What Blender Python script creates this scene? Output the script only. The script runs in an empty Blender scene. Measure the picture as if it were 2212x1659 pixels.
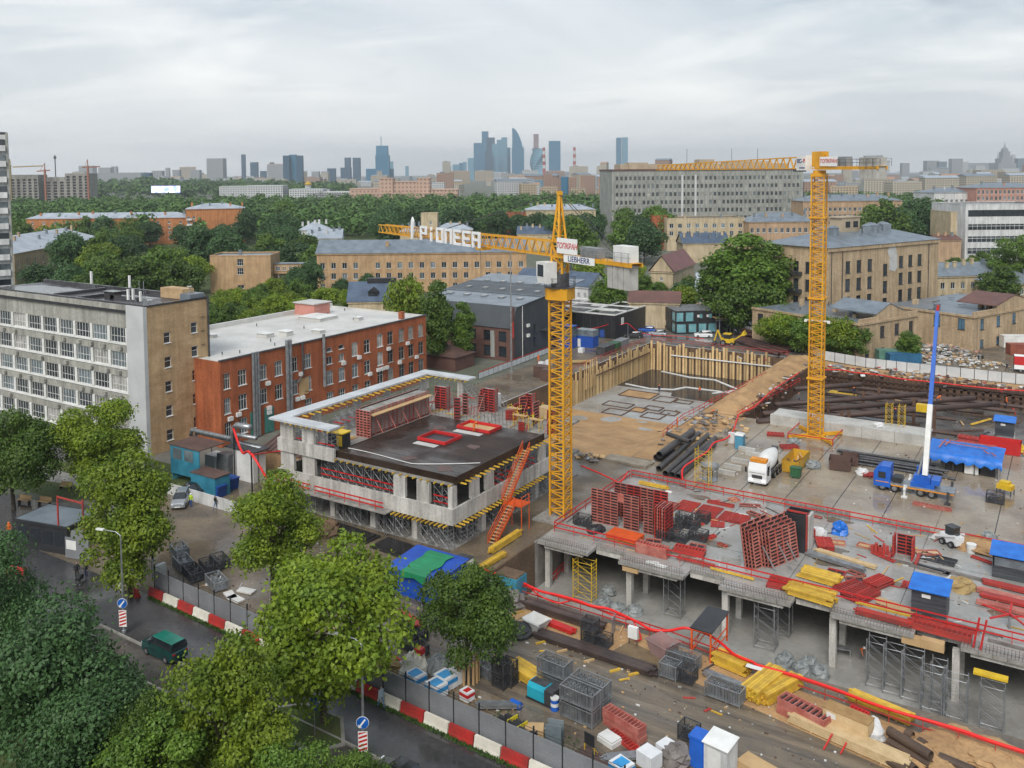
import bpy,math,random
import numpy as np
from mathutils import Matrix,Vector
random.seed(7); rng = np.random.default_rng(7)
SC = bpy.context.scene; COL = SC.collection
# ------------------------------------------------------------------ camera (world X/Y = axes of the building site)
H = 42.0; FPX = 1920.0; TH = math.radians(32.5); PITCH = math.radians(3.7); ROLL = math.radians(0.4)
SH = 457 - FPX*math.tan(PITCH)
cT,sT,cP,sP = math.cos(TH),math.sin(TH),math.cos(PITCH),math.sin(PITCH)
cd = bpy.data.cameras.new('camera'); cam = bpy.data.objects.new('camera',cd); COL.objects.link(cam)
rgt = Vector((cT,sT,0)); fwd = Vector((-cP*sT,cP*cT,-sP)); up = Vector((-sP*sT,sP*cT,cP))
r2 = math.cos(ROLL)*rgt - math.sin(ROLL)*up; u2 = math.sin(ROLL)*rgt+math.cos(ROLL)*up
mw = Matrix((r2,u2,-fwd)).transposed().to_4x4(); mw.translation = (0,0,H); cam.matrix_world = mw
cd.sensor_width = 36; cd.lens = 36*FPX/2212; cd.shift_y = -SH/2212; cd.clip_start = 0.5; cd.clip_end = 40000
SC.camera = cam
# ------------------------------------------------------------------ sky, sun, exposure
SUN_AZ = math.radians(-72); SUN_EL = math.radians(46)     # azimuth measured in the XY plane from +X
sun_dir = Vector((math.cos(SUN_EL)*math.cos(SUN_AZ),math.cos(SUN_EL)*math.sin(SUN_AZ),math.sin(SUN_EL)))
W = bpy.data.worlds.new('World'); SC.world = W; W.use_nodes = True
nt = W.node_tree; N = nt.nodes; N.clear(); LK = nt.links.new
sky = N.new('ShaderNodeTexSky'); sky.sky_type = 'NISHITA'; sky.sun_disc = False; sky.sun_elevation = SUN_EL
sky.sun_rotation = math.atan2(sun_dir.x,sun_dir.y); sky.air_density = 1.5; sky.dust_density = 3
tc = N.new('ShaderNodeTexCoord'); sep = N.new('ShaderNodeSeparateXYZ'); LK(tc.outputs['Generated'],sep.inputs[0])
def M(op,a,b=None,c=None):
    n = N.new('ShaderNodeMath'); n.operation = op
    for i,q in enumerate((a,b,c)):
        if q is None: continue
        if isinstance(q,(int,float)): n.inputs[i].default_value = q
        else: LK(q,n.inputs[i])
    return n.outputs[0]
zc = M('MAXIMUM',M('ADD',sep.outputs[2],0.10),0.03)     # flat cloud deck seen in perspective
cmb = N.new('ShaderNodeCombineXYZ'); LK(M('DIVIDE',sep.outputs[0],zc),cmb.inputs[0]); LK(M('DIVIDE',sep.outputs[1],zc),cmb.inputs[1])
def noise(scale,det,rough,dist=0.0,rot=0.0,sx=1.0):
    mp = N.new('ShaderNodeMapping'); mp.inputs['Scale'].default_value = (sx,1,1); mp.inputs['Rotation'].default_value = (0,0,rot)
    LK(cmb.outputs[0],mp.inputs[0])
    n = N.new('ShaderNodeTexNoise'); n.inputs['Scale'].default_value = scale; n.inputs['Detail'].default_value = det
    n.inputs['Roughness'].default_value = rough; n.inputs['Distortion'].default_value = dist; LK(mp.outputs[0],n.inputs['Vector'])
    return n.outputs['Fac']
def ramp(f,*st):
    r = N.new('ShaderNodeValToRGB'); LK(f,r.inputs[0])
    while len(r.color_ramp.elements) < len(st): r.color_ramp.elements.new(0.5)
    for e,(p_,c_) in zip(r.color_ramp.elements,st): e.position = p_; e.color = (*c_,1)
    return r.outputs[0]
def mix(f,a,b,bt='MIX'):
    n = N.new('ShaderNodeMix'); n.data_type = 'RGBA'; n.blend_type = bt; n.clamp_result = False
    if isinstance(f,(int,float)): n.inputs[0].default_value = f
    else: LK(f,n.inputs[0])
    for s_,q in ((6,a),(7,b)):
        if isinstance(q,tuple): n.inputs[s_].default_value = (*q,1)
        else: LK(q,n.inputs[s_])
    return n.outputs[2]
big = ramp(noise(0.30,5,.55,.6,.5),(.36,(.185,.235,.290)),(.50,(.305,.345,.385)),(.64,(.46,.475,.49)))
wisp = ramp(noise(0.7,6,.58,.6,.2,.75),(.50,(0,0,0)),(.74,(1,1,1)))
dark = ramp(noise(1.1,5,.55,.6,1.1,.8),(.60,(0,0,0)),(.78,(1,1,1)))
cl = mix(M('MULTIPLY',wisp,.8),big,(.68,.665,.64)); cl = mix(M('MULTIPLY',dark,.6),cl,(.165,.205,.255))
hz = M('SUBTRACT',1.0,M('MULTIPLY',M('ABSOLUTE',sep.outputs[2]),5.0)); hz = M('MAXIMUM',hz,0.0)
cl = mix(M('MULTIPLY',hz,.8),cl,(.58,.585,.59))
nsk = mix(1.0,sky.outputs[0],(.10,.10,.10),'MULTIPLY')
fin = mix(.90,nsk,cl)
bg = N.new('ShaderNodeBackground'); LK(fin,bg.inputs[0]); bg.inputs[1].default_value = 1.0
wo = N.new('ShaderNodeOutputWorld'); LK(bg.outputs[0],wo.inputs[0])
ld = bpy.data.lights.new('sun','SUN'); ld.energy = 1.5; ld.angle = math.radians(30); ld.color = (1,.965,.91)
sun = bpy.data.objects.new('sun',ld); COL.objects.link(sun); sun.rotation_euler = sun_dir.to_track_quat('Z','Y').to_euler(); sun.location = (0,0,300)
vs = SC.view_settings; vs.view_transform = 'Standard'; vs.look = 'None'; vs.gamma = 1; vs.exposure = 0.95; vs.use_curve_mapping = False
SC.cycles.use_denoising = True; SC.cycles.max_bounces = 6; SC.cycles.transparent_max_bounces = 8; SC.cycles.volume_bounces = 0
# ------------------------------------------------------------------ photo pixel -> direction -> point on a known plane (site coordinates)
def ray(x,y):
    xc = (x - 1106.0)/FPX; yc = ((829.5 - y) - SH)/FPX; c,s = math.cos(ROLL),math.sin(ROLL)
    xr = xc*c+yc*s; yr = -xc*s+yc*c; dx,dy,dz = xr,cP+yr*sP,-sP+yr*cP
    return dx*cT - dy*sT,dx*sT+dy*cT,dz,dy
def P(x,y,z=0.0):
    d = ray(x,y); t = (z - H)/d[2]; return (d[0]*t,d[1]*t,z)
def PD(x,y,D):                                             # at depth D along the view
    d = ray(x,y); t = D/d[3]; return (d[0]*t,d[1]*t,H+d[2]*t)
RG = {1: (0,350,1024),2: (1024,350,1024),3: (2048,350,1024),4: (0,1000,1024),5: (700,1000,1024),6: (1600,900,800),7: (2272,900,800),
      8: (1600,1350,800),9: (2272,1350,800),10: (2272,1704,800),11: (1500,1704,800),12: (800,1704,800),13: (0,1704,800)}
def ov(r,a,b):
    x0,y0,w = RG[r]; return ((x0+a*w/2212)*.72,(y0+b*w/2212)*.72)
def Q(r,a,b,z=0.0): return P(*ov(r,a,b),z)
def QD(r,a,b,D): return PD(*ov(r,a,b),D)
# ------------------------------------------------------------------ materials
MATS = {}
def mat(name,col,col2=None,rough=.8,scale=1.0,var=.35,metal=0.0,bump=0.0,rr=None,spec=.5,stretch=None,emit=0,fine=0.0,rnd=0.0,trans=0.0,streak=0.0):
    """procedural: two tones mixed by noise (object coordinates), optional fine grain, bump, roughness range, per-object tint"""
    if name in MATS: return MATS[name]
    m = bpy.data.materials.new(name); m.use_nodes = True; t = m.node_tree; n = t.nodes; l = t.links.new
    b = n['Principled BSDF']; b.inputs['Roughness'].default_value = rough; b.inputs['Metallic'].default_value = metal; b.inputs['Specular IOR Level'].default_value = spec
    if col2 is None: col2 = tuple(c*(1 - var) for c in col)
    g = n.new('ShaderNodeNewGeometry'); src = g.outputs['Position']
    if stretch:
        mp = n.new('ShaderNodeMapping'); mp.inputs['Scale'].default_value = stretch; l(src,mp.inputs[0]); src = mp.outputs[0]
    nz = n.new('ShaderNodeTexNoise'); nz.inputs['Scale'].default_value = scale; nz.inputs['Detail'].default_value = 5; nz.inputs['Roughness'].default_value = .6; l(src,nz.inputs['Vector'])
    mr = n.new('ShaderNodeMapRange'); mr.inputs[1].default_value = .36; mr.inputs[2].default_value = .64; l(nz.outputs['Fac'],mr.inputs[0])
    mx = n.new('ShaderNodeMix'); mx.data_type = 'RGBA'; mx.inputs[6].default_value = (*col,1); mx.inputs[7].default_value = (*col2,1); l(mr.outputs[0],mx.inputs[0])
    out = mx.outputs[2]
    if fine:
        n2 = n.new('ShaderNodeTexNoise'); n2.inputs['Scale'].default_value = scale*14; n2.inputs['Detail'].default_value = 3; l(src,n2.inputs['Vector'])
        m2 = n.new('ShaderNodeMapRange'); m2.inputs[1].default_value = .3; m2.inputs[2].default_value = .7; m2.inputs[3].default_value = 1 - fine; m2.inputs[4].default_value = 1+fine*.4; l(n2.outputs['Fac'],m2.inputs[0])
        m3 = n.new('ShaderNodeMix'); m3.data_type = 'RGBA'; m3.blend_type = 'MULTIPLY'; m3.inputs[0].default_value = 1; l(out,m3.inputs[6]); l(m2.outputs[0],m3.inputs[7]); out = m3.outputs[2]
    if streak:                                                # rain streaks and grime running down
        mp2 = n.new('ShaderNodeMapping'); mp2.inputs['Scale'].default_value = (1.1,1.1,.10); l(g.outputs['Position'],mp2.inputs[0]); n5 = n.new('ShaderNodeTexNoise'); n5.inputs['Scale'].default_value = 1.0; n5.inputs['Detail'].default_value = 6; n5.inputs['Roughness'].default_value = .65; l(mp2.outputs[0],n5.inputs['Vector'])
        m7 = n.new('ShaderNodeMapRange'); m7.inputs[1].default_value = .35; m7.inputs[2].default_value = .62; m7.inputs[3].default_value = 1 - streak; m7.inputs[4].default_value = 1.06; l(n5.outputs['Fac'],m7.inputs[0])
        m8 = n.new('ShaderNodeMix'); m8.data_type = 'RGBA'; m8.blend_type = 'MULTIPLY'; m8.inputs[0].default_value = 1; l(out,m8.inputs[6]); l(m7.outputs[0],m8.inputs[7]); out = m8.outputs[2]
    if rnd:
        oi = n.new('ShaderNodeObjectInfo'); m4 = n.new('ShaderNodeMapRange'); m4.inputs[3].default_value = 1 - rnd; m4.inputs[4].default_value = 1+rnd; l(oi.outputs['Random'],m4.inputs[0])
        m5 = n.new('ShaderNodeMix'); m5.data_type = 'RGBA'; m5.blend_type = 'MULTIPLY'; m5.inputs[0].default_value = 1; l(out,m5.inputs[6]); l(m4.outputs[0],m5.inputs[7]); out = m5.outputs[2]
    l(out,b.inputs['Base Color'])
    if rr:
        m6 = n.new('ShaderNodeMapRange'); m6.inputs[1].default_value = .42; m6.inputs[2].default_value = .58; m6.inputs[3].default_value = rr[0]; m6.inputs[4].default_value = rr[1]
        n3 = n.new('ShaderNodeTexNoise'); n3.inputs['Scale'].default_value = scale*.7; n3.inputs['Detail'].default_value = 4; l(src,n3.inputs['Vector']); l(n3.outputs['Fac'],m6.inputs[0]); l(m6.outputs[0],b.inputs['Roughness'])
    if bump:
        bp = n.new('ShaderNodeBump'); bp.inputs['Strength'].default_value = bump; bp.inputs['Distance'].default_value = .1
        n4 = n.new('ShaderNodeTexNoise'); n4.inputs['Scale'].default_value = scale*5; n4.inputs['Detail'].default_value = 4; l(src,n4.inputs['Vector']); l(n4.outputs['Fac'],bp.inputs['Height']); l(bp.outputs[0],b.inputs['Normal'])
    if emit:
        l(out,b.inputs['Emission Color']); b.inputs['Emission Strength'].default_value = emit
    if trans:
        tr = n.new('ShaderNodeBsdfTranslucent'); l(out,tr.inputs[0]); ms = n.new('ShaderNodeMixShader'); ms.inputs[0].default_value = trans
        l(b.outputs[0],ms.inputs[1]); l(tr.outputs[0],ms.inputs[2]); l(ms.outputs[0],n['Material Output'].inputs[0])
    MATS[name] = m; return m
# ------------------------------------------------------------------ mesh builder
class B:
    def __init__(s): s.v = []; s.f = []; s.m = []; s.t = None
    def add(s,pts,faces,m=0):
        k = len(s.v)
        s.v += [tuple(s.t @ Vector(q)) for q in pts] if s.t else [tuple(q) for q in pts]
        s.f += [tuple(i+k for i in f) for f in faces]; s.m += [m]*len(faces); return s
    def quad(s,*p,m=0): return s.add(p,[tuple(range(len(p)))],m)
    def box(s,x0,x1,y0,y1,z0,z1,m=0):
        if x0 > x1: x0,x1 = x1,x0
        if y0 > y1: y0,y1 = y1,y0
        return s.add([(x0,y0,z0),(x1,y0,z0),(x1,y1,z0),(x0,y1,z0),(x0,y0,z1),(x1,y0,z1),(x1,y1,z1),(x0,y1,z1)],
                     [(0,3,2,1),(4,5,6,7),(0,1,5,4),(1,2,6,5),(2,3,7,6),(3,0,4,7)],m)
    def bar(s,a,b,w=.1,h=None,m=0):
        a = Vector(a); b = Vector(b); d = b - a
        if d.length < 1e-6: return s
        d.normalize(); x = d.cross(Vector((0,0,1)))
        if x.length < 1e-3: x = Vector((1,0,0))
        x.normalize(); y = x.cross(d); h = h or w; x *= w/2; y *= h/2
        return s.add([a - x - y,a+x - y,a+x+y,a - x+y,b - x - y,b+x - y,b+x+y,b - x+y],
                     [(3,2,1,0),(4,5,6,7),(0,1,5,4),(1,2,6,5),(2,3,7,6),(3,0,4,7)],m)
    def path(s,pts,r,n=8,m=0,closed=False):
        pts = [Vector(q) for q in pts]; k0 = len(s.v); c = len(pts); rs = r if isinstance(r,(list,tuple)) else [r]*c; px = None; V = []
        for i,q in enumerate(pts):
            d = (pts[min(i+1,c - 1)] - pts[max(i - 1,0)]); d = d.normalized() if d.length else Vector((0,0,1))
            x = d.cross(Vector((0,0,1))) if px is None else px - d*px.dot(d)
            if x.length < 1e-3: x = d.cross(Vector((1,0,0)))
            x.normalize(); px = x; y = d.cross(x)
            V += [q+(x*math.cos(2*math.pi*j/n)+y*math.sin(2*math.pi*j/n))*rs[i] for j in range(n)]
        F = [(i*n+j,i*n+(j+1) % n,(i+1)*n+(j+1) % n,(i+1)*n+j) for i in range(c - 1) for j in range(n)]
        F += [tuple(range(n))[::-1],tuple(range((c - 1)*n,c*n))]
        return s.add(V,F,m)
    def tube(s,a,b,r,n=8,m=0): return s.path([a,b],r,n,m)
    def hollow(s,a,b,r,n=12,m=0,t=.85):                 # open pipe with an inner wall
        a = Vector(a); b = Vector(b); d = (b - a).normalized(); x = d.cross(Vector((0,0,1))); x = x.normalized() if x.length > 1e-3 else Vector((1,0,0)); y = d.cross(x); V = []
        for q,rr in ((a,r),(b,r),(b,r*t),(a,r*t)):
            V += [q+(x*math.cos(2*math.pi*j/n)+y*math.sin(2*math.pi*j/n))*rr for j in range(n)]
        return s.add(V,[(i*n+j,i*n+(j+1) % n,((i+1) % 4)*n+(j+1) % n,((i+1) % 4)*n+j) for i in range(4) for j in range(n)],m)
    def lathe(s,prof,c=(0,0,0),n=12,m=0):
        V = [(c[0]+r*math.cos(2*math.pi*j/n),c[1]+r*math.sin(2*math.pi*j/n),c[2]+z) for r,z in prof for j in range(n)]; k = len(prof)
        F = [(i*n+j,i*n+(j+1) % n,(i+1)*n+(j+1) % n,(i+1)*n+j) for i in range(k - 1) for j in range(n)]+[tuple(range(n))[::-1],tuple(range((k - 1)*n,k*n))]
        return s.add(V,F,m)
    def prism(s,poly,z0,z1,m=0):
        n = len(poly); V = [(x,y,z0) for x,y in poly]+[(x,y,z1) for x,y in poly]
        return s.add(V,[tuple(range(n))[::-1],tuple(range(n,2*n))]+[(i,(i+1) % n,n+(i+1) % n,n+i) for i in range(n)],m)
    def profx(s,poly,x0,x1,m=0):                          # yz profile extruded along x
        n = len(poly); V = [(x0,y,z) for y,z in poly]+[(x1,y,z) for y,z in poly]
        return s.add(V,[tuple(range(n))[::-1],tuple(range(n,2*n))]+[(i,(i+1) % n,n+(i+1) % n,n+i) for i in range(n)],m)
    def profy(s,poly,y0,y1,m=0):                          # xz profile extruded along y
        n = len(poly); V = [(x,y0,z) for x,z in poly]+[(x,y1,z) for x,z in poly]
        return s.add(V,[tuple(range(n)),tuple(range(n,2*n))[::-1]]+[((i+1) % n,i,n+i,n+(i+1) % n) for i in range(n)],m)
    def wall(s,o,u,w,z0,z1,holes,depth=.25,m=0,mr=None):
        """wall face with recessed openings; o = start, u = unit direction along wall (outside lies to the right of u), holes = (u0,u1,za,zb)"""
        o = Vector((o[0],o[1],0)); u = Vector((u[0],u[1],0)); nrm = Vector((u.y,-u.x,0))
        us = sorted({0.0,w,*[max(0,min(w,q)) for h in holes for q in h[:2]]}); zs = sorted({z0,z1,*[max(z0,min(z1,q)) for h in holes for q in h[2:4]]})
        pt = lambda a,z,d=0: o+u*a - nrm*d+Vector((0,0,z))
        for i in range(len(us) - 1):
            run = None
            for j in range(len(zs) - 1):
                ca,cz = (us[i]+us[i+1])/2,(zs[j]+zs[j+1])/2
                if any(h[0] < ca < h[1] and h[2] < cz < h[3] for h in holes):
                    if run is not None: s.quad(pt(us[i],run),pt(us[i+1],run),pt(us[i+1],zs[j]),pt(us[i],zs[j]),m=m); run = None
                elif run is None: run = zs[j]
            if run is not None: s.quad(pt(us[i],run),pt(us[i+1],run),pt(us[i+1],z1),pt(us[i],z1),m=m)
        mr = m if mr is None else mr
        for a0,a1,b0,b1 in [h[:4] for h in holes]:
            for p_,q_ in (((a0,b0),(a1,b0)),((a1,b0),(a1,b1)),((a1,b1),(a0,b1)),((a0,b1),(a0,b0))):
                s.quad(pt(*p_),pt(*p_,depth),pt(*q_,depth),pt(*q_),m=mr)
        return s
    def mesh(s,name,mats,smooth=False):
        me = bpy.data.meshes.new(name); me.from_pydata(s.v,[],s.f)
        for x in (mats if isinstance(mats,(list,tuple)) else [mats]): me.materials.append(x)
        if any(s.m): me.polygons.foreach_set('material_index',s.m)
        if smooth: me.polygons.foreach_set('use_smooth',[True]*len(s.f))
        me.update(); return me
    def obj(s,name,mats,parent=None,loc=None,rz=0,smooth=False):
        return put(name,s.mesh(name,mats,smooth),parent,loc,rz)
def put(name,me,parent=None,loc=None,rz=0,scale=None):
    o = bpy.data.objects.new(name,me); COL.objects.link(o)
    if parent: o.parent = parent
    if loc is not None: o.location = loc
    if rz: o.rotation_euler = (0,0,rz)
    if scale: o.scale = scale
    return o
def tag(o,label,cat,group=None,kind=None):
    if label: o['label'] = label
    if cat: o['category'] = cat
    if group: o['group'] = group
    if kind: o['kind'] = kind
    return o
def struct(o,label=None): o['kind'] = 'structure'; return tag(o,label,None)
def th(name,label,cat,loc=(0,0,0),rz=0,group=None):
    o = put(name,None,None,loc,rz); o.empty_display_size = .2; return tag(o,label,cat,group)
def dup(root,loc=None,rz=None,label=None,group=None,scale=None):
    r = root.copy(); COL.objects.link(r)
    if loc is not None: r.location = loc
    if rz is not None: r.rotation_euler = (0,0,rz)
    if scale: r.scale = scale
    if label: r['label'] = label
    if group: r['group'] = group
    for ch in root.children:
        c = ch.copy(); COL.objects.link(c); c.parent = r
        for g in ch.children:
            d = g.copy(); COL.objects.link(d); d.parent = c
    return r
def lines(*seg,r=.03,n=4,b=None,m=0):
    b = b or B()
    for a,c in seg: b.path([a,c],r,n,m)
    return b
def fsize(r,px): return px*RG[r][2]/2212*.72           # zoom pixels -> overview pixels
def text_mesh(body,size,mats,depth=.03,bold=0.0,shear=0.0,align='CENTER',sx=1.0):
    cu = bpy.data.curves.new('txt','FONT'); cu.body = body; cu.size = size; cu.extrude = depth; cu.offset = bold; cu.shear = shear; cu.align_x = align; cu.align_y = 'CENTER'
    o = bpy.data.objects.new('txt',cu); COL.objects.link(o); bpy.context.view_layer.update()
    me = bpy.data.meshes.new_from_object(o.evaluated_get(bpy.context.evaluated_depsgraph_get()))
    bpy.data.objects.remove(o); me.materials.clear(); me.materials.append(mats); me.transform(Matrix.Diagonal((sx,1,1,1))); return me
# text lying in the XZ plane, reading along +X, facing -Y
UPR = Matrix.Rotation(math.pi/2,4,'X')
# ================================================================== materials used widely
conc = mat('concrete',(.36,.345,.32),(.24,.225,.20),.7,.5,fine=.25,bump=.15,streak=.3)
conc_l = mat('concrete_light',(.52,.51,.48),(.38,.37,.34),.75,.4,fine=.2)
glass = mat('window_glass',(.035,.045,.055),(.02,.025,.03),.08,.4,rnd=.4,spec=.8)
glass_l = mat('window_glass_pale',(.16,.19,.21),(.07,.09,.10),.12,.5,rnd=.4,spec=.8)
glass_c = mat('window_curtain',(.42,.41,.38),(.22,.22,.21),.2,.9,rnd=.3)
wht = mat('white_paint',(.74,.74,.72),(.60,.60,.58),.5,.6,rnd=.06)
blk = mat('black_metal',(.018,.019,.022),(.03,.03,.034),.45,.8)
steel = mat('galvanised_steel',(.42,.44,.46),(.27,.28,.29),.42,1.5,metal=.65)
steel_d = mat('dark_steel',(.11,.112,.12),(.06,.06,.065),.5,1.5,metal=.5)
zinc = mat('zinc_roof',(.25,.29,.33),(.17,.20,.23),.38,.35,metal=.35,fine=.12)
zincb = mat('blue_zinc_roof',(.11,.15,.215),(.075,.10,.15),.4,.35,metal=.3,fine=.12)
tin_l = mat('pale_tin_roof',(.42,.46,.51),(.30,.34,.39),.42,.2,metal=.2)
# ================================================================== ground sheet with pits cut out
PITS = [(-51.2,40,73.2,110.4),(-88,-54.5,116,200.6),(-47.5,40,147.2,191)]
def holed(xa,xb,ya,yb,holes,z,b=None,m=0):
    b = b or B(); xs = sorted({xa,xb,*[q for h in holes for q in h[:2] if xa < q < xb]}); ys = sorted({ya,yb,*[q for h in holes for q in h[2:] if ya < q < yb]})
    for i in range(len(xs) - 1):
        for j in range(len(ys) - 1):
            c = ((xs[i]+xs[i+1])/2,(ys[j]+ys[j+1])/2)
            if any(h[0] < c[0] < h[1] and h[2] < c[1] < h[3] for h in holes): continue
            b.quad((xs[i],ys[j],z),(xs[i+1],ys[j],z),(xs[i+1],ys[j+1],z),(xs[i],ys[j+1],z),m=m)
    return b
g_far = mat('city_ground',(.10,.115,.07),(.15,.145,.125),.9,.02,fine=.3)
struct(holed(-9000,9000,-900,14000,PITS,-.03).obj('ground',g_far))
mud = mat('wet_mud',(.20,.155,.105),(.105,.085,.065),.55,.22,fine=.25,rr=(.16,.62),bump=.25)
sand = mat('wet_sand',(.46,.285,.135),(.33,.195,.09),.85,.25,fine=.2,bump=.3)
slabm = mat('wet_slab',(.34,.285,.215),(.20,.155,.11),.4,.13,fine=.12,rr=(.06,.5))
slabg = mat('grey_slab',(.37,.365,.345),(.25,.24,.22),.4,.16,fine=.12,rr=(.10,.5))
asph = mat('wet_asphalt',(.040,.040,.043),(.062,.06,.06),.3,.16,fine=.25,rr=(.10,.42))
grassm = mat('grass_soil',(.050,.085,.018),(.085,.10,.03),.95,.5,fine=.4,bump=.4)
# ================================================================== far city
HZ = mat('haze_air',(1,1,1))
gl_a = mat('tower_glass_blue',(.08,.16,.21),(.05,.11,.15),.25,.004,spec=.6,stretch=(1,1,6)); gl_b = mat('tower_glass_pale',(.16,.23,.27),(.10,.17,.21),.25,.004,stretch=(1,1,6))
gl_d = mat('tower_glass_dark',(.035,.06,.08),(.05,.085,.11),.25,.01,stretch=(1,1,6)); gl_p = mat('tower_copper',(.26,.17,.16),(.20,.14,.14),.4,.01)
def facade_mat(name,wall,win,su,sv,gap=.45):
    """far facade: rows and columns of windows too small to tell apart"""
    m = bpy.data.materials.new(name); m.use_nodes = True; t = m.node_tree; n = t.nodes; l = t.links.new; b = n['Principled BSDF']; b.inputs['Roughness'].default_value = .7
    tcx = n.new('ShaderNodeTexCoord'); sp = n.new('ShaderNodeSeparateXYZ'); l(tcx.outputs['Object'],sp.inputs[0])
    def mm(op,a,c):
        q = n.new('ShaderNodeMath'); q.operation = op
        for i,e in enumerate((a,c)):
            if isinstance(e,(int,float)): q.inputs[i].default_value = e
            else: l(e,q.inputs[i])
        return q.outputs[0]
    h = mm('ADD',sp.outputs[0],sp.outputs[1])
    a = mm('GREATER_THAN',mm('FRACT',mm('DIVIDE',h,su),0),gap); c = mm('GREATER_THAN',mm('FRACT',mm('DIVIDE',sp.outputs[2],sv),0),.5)
    ge = n.new('ShaderNodeNewGeometry'); sn = n.new('ShaderNodeSeparateXYZ'); l(ge.outputs['Normal'],sn.inputs[0])
    k = mm('MULTIPLY',mm('MULTIPLY',a,c),mm('LESS_THAN',mm('ABSOLUTE',sn.outputs[2],0),.5))
    mx = n.new('ShaderNodeMix'); mx.data_type = 'RGBA'; mx.inputs[6].default_value = (*wall,1); mx.inputs[7].default_value = (*win,1); l(k,mx.inputs[0]); l(mx.outputs[2],b.inputs['Base Color'])
    MATS[name] = m; return m
fc = [facade_mat('far_facade_%s' % nm,w,(.07,.08,.095),su,sv) for nm,w,su,sv in (('cream',(.42,.37,.29),4,3.3),('grey',(.30,.31,.32),5,3.2),('brick',(.32,.20,.14),4,3.2),('white',(.48,.49,.49),3.5,3.1),('ochre',(.40,.31,.20),4,3.4),('slate',(.17,.21,.25),3,3.4))]
fg = [facade_mat('glass_facade_%s' % nm,w,wi,6,4,.2) for nm,w,wi in (('blue',(.04,.17,.28),(.012,.08,.16)),('pale',(.14,.29,.38),(.045,.15,.23)),('dark',(.03,.085,.145),(.01,.035,.07)))]
def far_box(x0,x1,yt,D,name='far_block',label=None,m=None,dep=None,group=None,cat='building',yb=None,taper=1.0,top=None):
    a = PD(x0,375,D); c = PD(x1,375,D); w = math.dist(a[:2],c[:2]); h = PD((x0+x1)/2,yt,D)[2]; dep = dep or w*.7
    b = B(); t = (1 - taper)/2
    if taper == 1.0: b.box(0,w,0,dep,0,h)
    else: b.add([(0,0,0),(w,0,0),(w,dep,0),(0,dep,0),(w*t,dep*t,h),(w - w*t,dep*t,h),(w - w*t,dep - dep*t,h),(w*t,dep - dep*t,h)],[(0,1,5,4),(1,2,6,5),(2,3,7,6),(3,0,4,7),(4,5,6,7)])
    if top: top(b,w,dep,h)
    o = b.obj(name,m or fc[1],None,(a[0],a[1],0),TH); return tag(o,label,cat,group)
MC = 5300; X2 = lambda z: 737.28+z/3; Y2 = lambda z: 252+z/3; X1 = lambda z: z/3; X3 = lambda z: 1474.56+z/3
mcg = 'glass towers of the business district'
for (a,c,t,D,m,lab) in (
    (912,955,95,5500,0,'tall slim blue tower, highest of the left cluster, behind the broad one'),(945,996,135,5450,2,'dark blue tower stepping down beside the highest of the left cluster'),
    (859,932,170,MC,0,'broad blue glass tower at the left edge of the skyscraper cluster'),(934,978,222,5200,2,'short dark glass tower in front of the stepped pair'),
    (979,1014,176,5250,1,'slim pale glass tower between the dark tower and the stepped one'),(1009,1042,150,5400,1,'lower shoulder tower of the pale stepped skyscraper'),
    (1038,1077,134,5350,1,'pale stepped glass skyscraper with a flat narrow top'),(1075,1097,200,5450,0,'narrow blue tower just left of the curved skyscraper'),
    (1347,1421,157,4900,0,'plain flat-topped blue slab tower between the two striped chimneys'),(1783,1815,136,5600,0,'left one of twin pale blue slab towers behind the grey office block'),
    (1820,1857,134,5600,1,'right one of twin pale blue slab towers behind the grey office block'),(820,860,268,5000,1,'low pale glass block at the foot of the broad blue tower'),
    (682,711,320,5000,0,'leftmost of the low blocks leading up to the skyscrapers'),(721,762,310,5100,1,'second low block leading up to the skyscrapers'),(764,790,300,5050,0,'third low block leading up to the skyscrapers'),(788,812,293,5300,1,'fourth and narrow block leading up to the skyscrapers'),
    (22,60,265,4300,2,'left one of two dark towers topped by cranes'),(75,122,266,4300,2,'right one of two dark towers topped by cranes'),(310,336,290,5200,1,'faint pale tower behind the round-topped office tower'),(415,436,320,5400,1,'lone thin faint tower on the hazy skyline'),(160,326,337,3600,0,'wide dark glass podium under the round-topped office tower'),(-5,60,330,4000,2,'dark glass podium below the two crane-topped towers')):
    far_box(X2(a),X2(c),Y2(t),D,'glass_tower',lab,fg[m],group=mcg,cat='tower')
def sail(b,w,d,h):                                                # curved crown of the tallest tower
    n = 10; pts = [(w*.05,h)]+[(w*.05+w*.85*i/n,h+114*math.cos(i/n*math.pi/2) ** .75) for i in range(n+1)]
    b.profy(pts[::-1],d*.2,d*.8)
far_box(X2(1105),X2(1185),Y2(200),5200,'sail_tower','tallest skyscraper with a curved sail-shaped crown on a dark blue base',fg[0],top=sail,cat='tower')
b = B(); w = 108; hh = PD(X2(1250),Y2(205),5100)[2]; k = 16
for i in range(k+1):                                               # twisting tower
    a = math.radians(150*i/k); s_ = w*.36*(1.12 - .3*i/k)
    b.v += [(w*.5+s_*1.25*math.cos(a+j*math.pi/2),w*.5+s_*1.25*math.sin(a+j*math.pi/2),hh*i/k) for j in range(4)]
b.f = [(i*4+j,i*4+(j+1) % 4,i*4+4+(j+1) % 4,i*4+4+j) for i in range(k) for j in range(4)]+[(k*4,k*4+1,k*4+2,k*4+3)]; b.m = [0]*len(b.f)
pp = PD(X2(1215),375,5100); tag(b.obj('twisted_tower',fg[1],None,(pp[0],pp[1],0),TH),'pale glass tower twisting like a spiral beside the striped chimney','tower')
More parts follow.
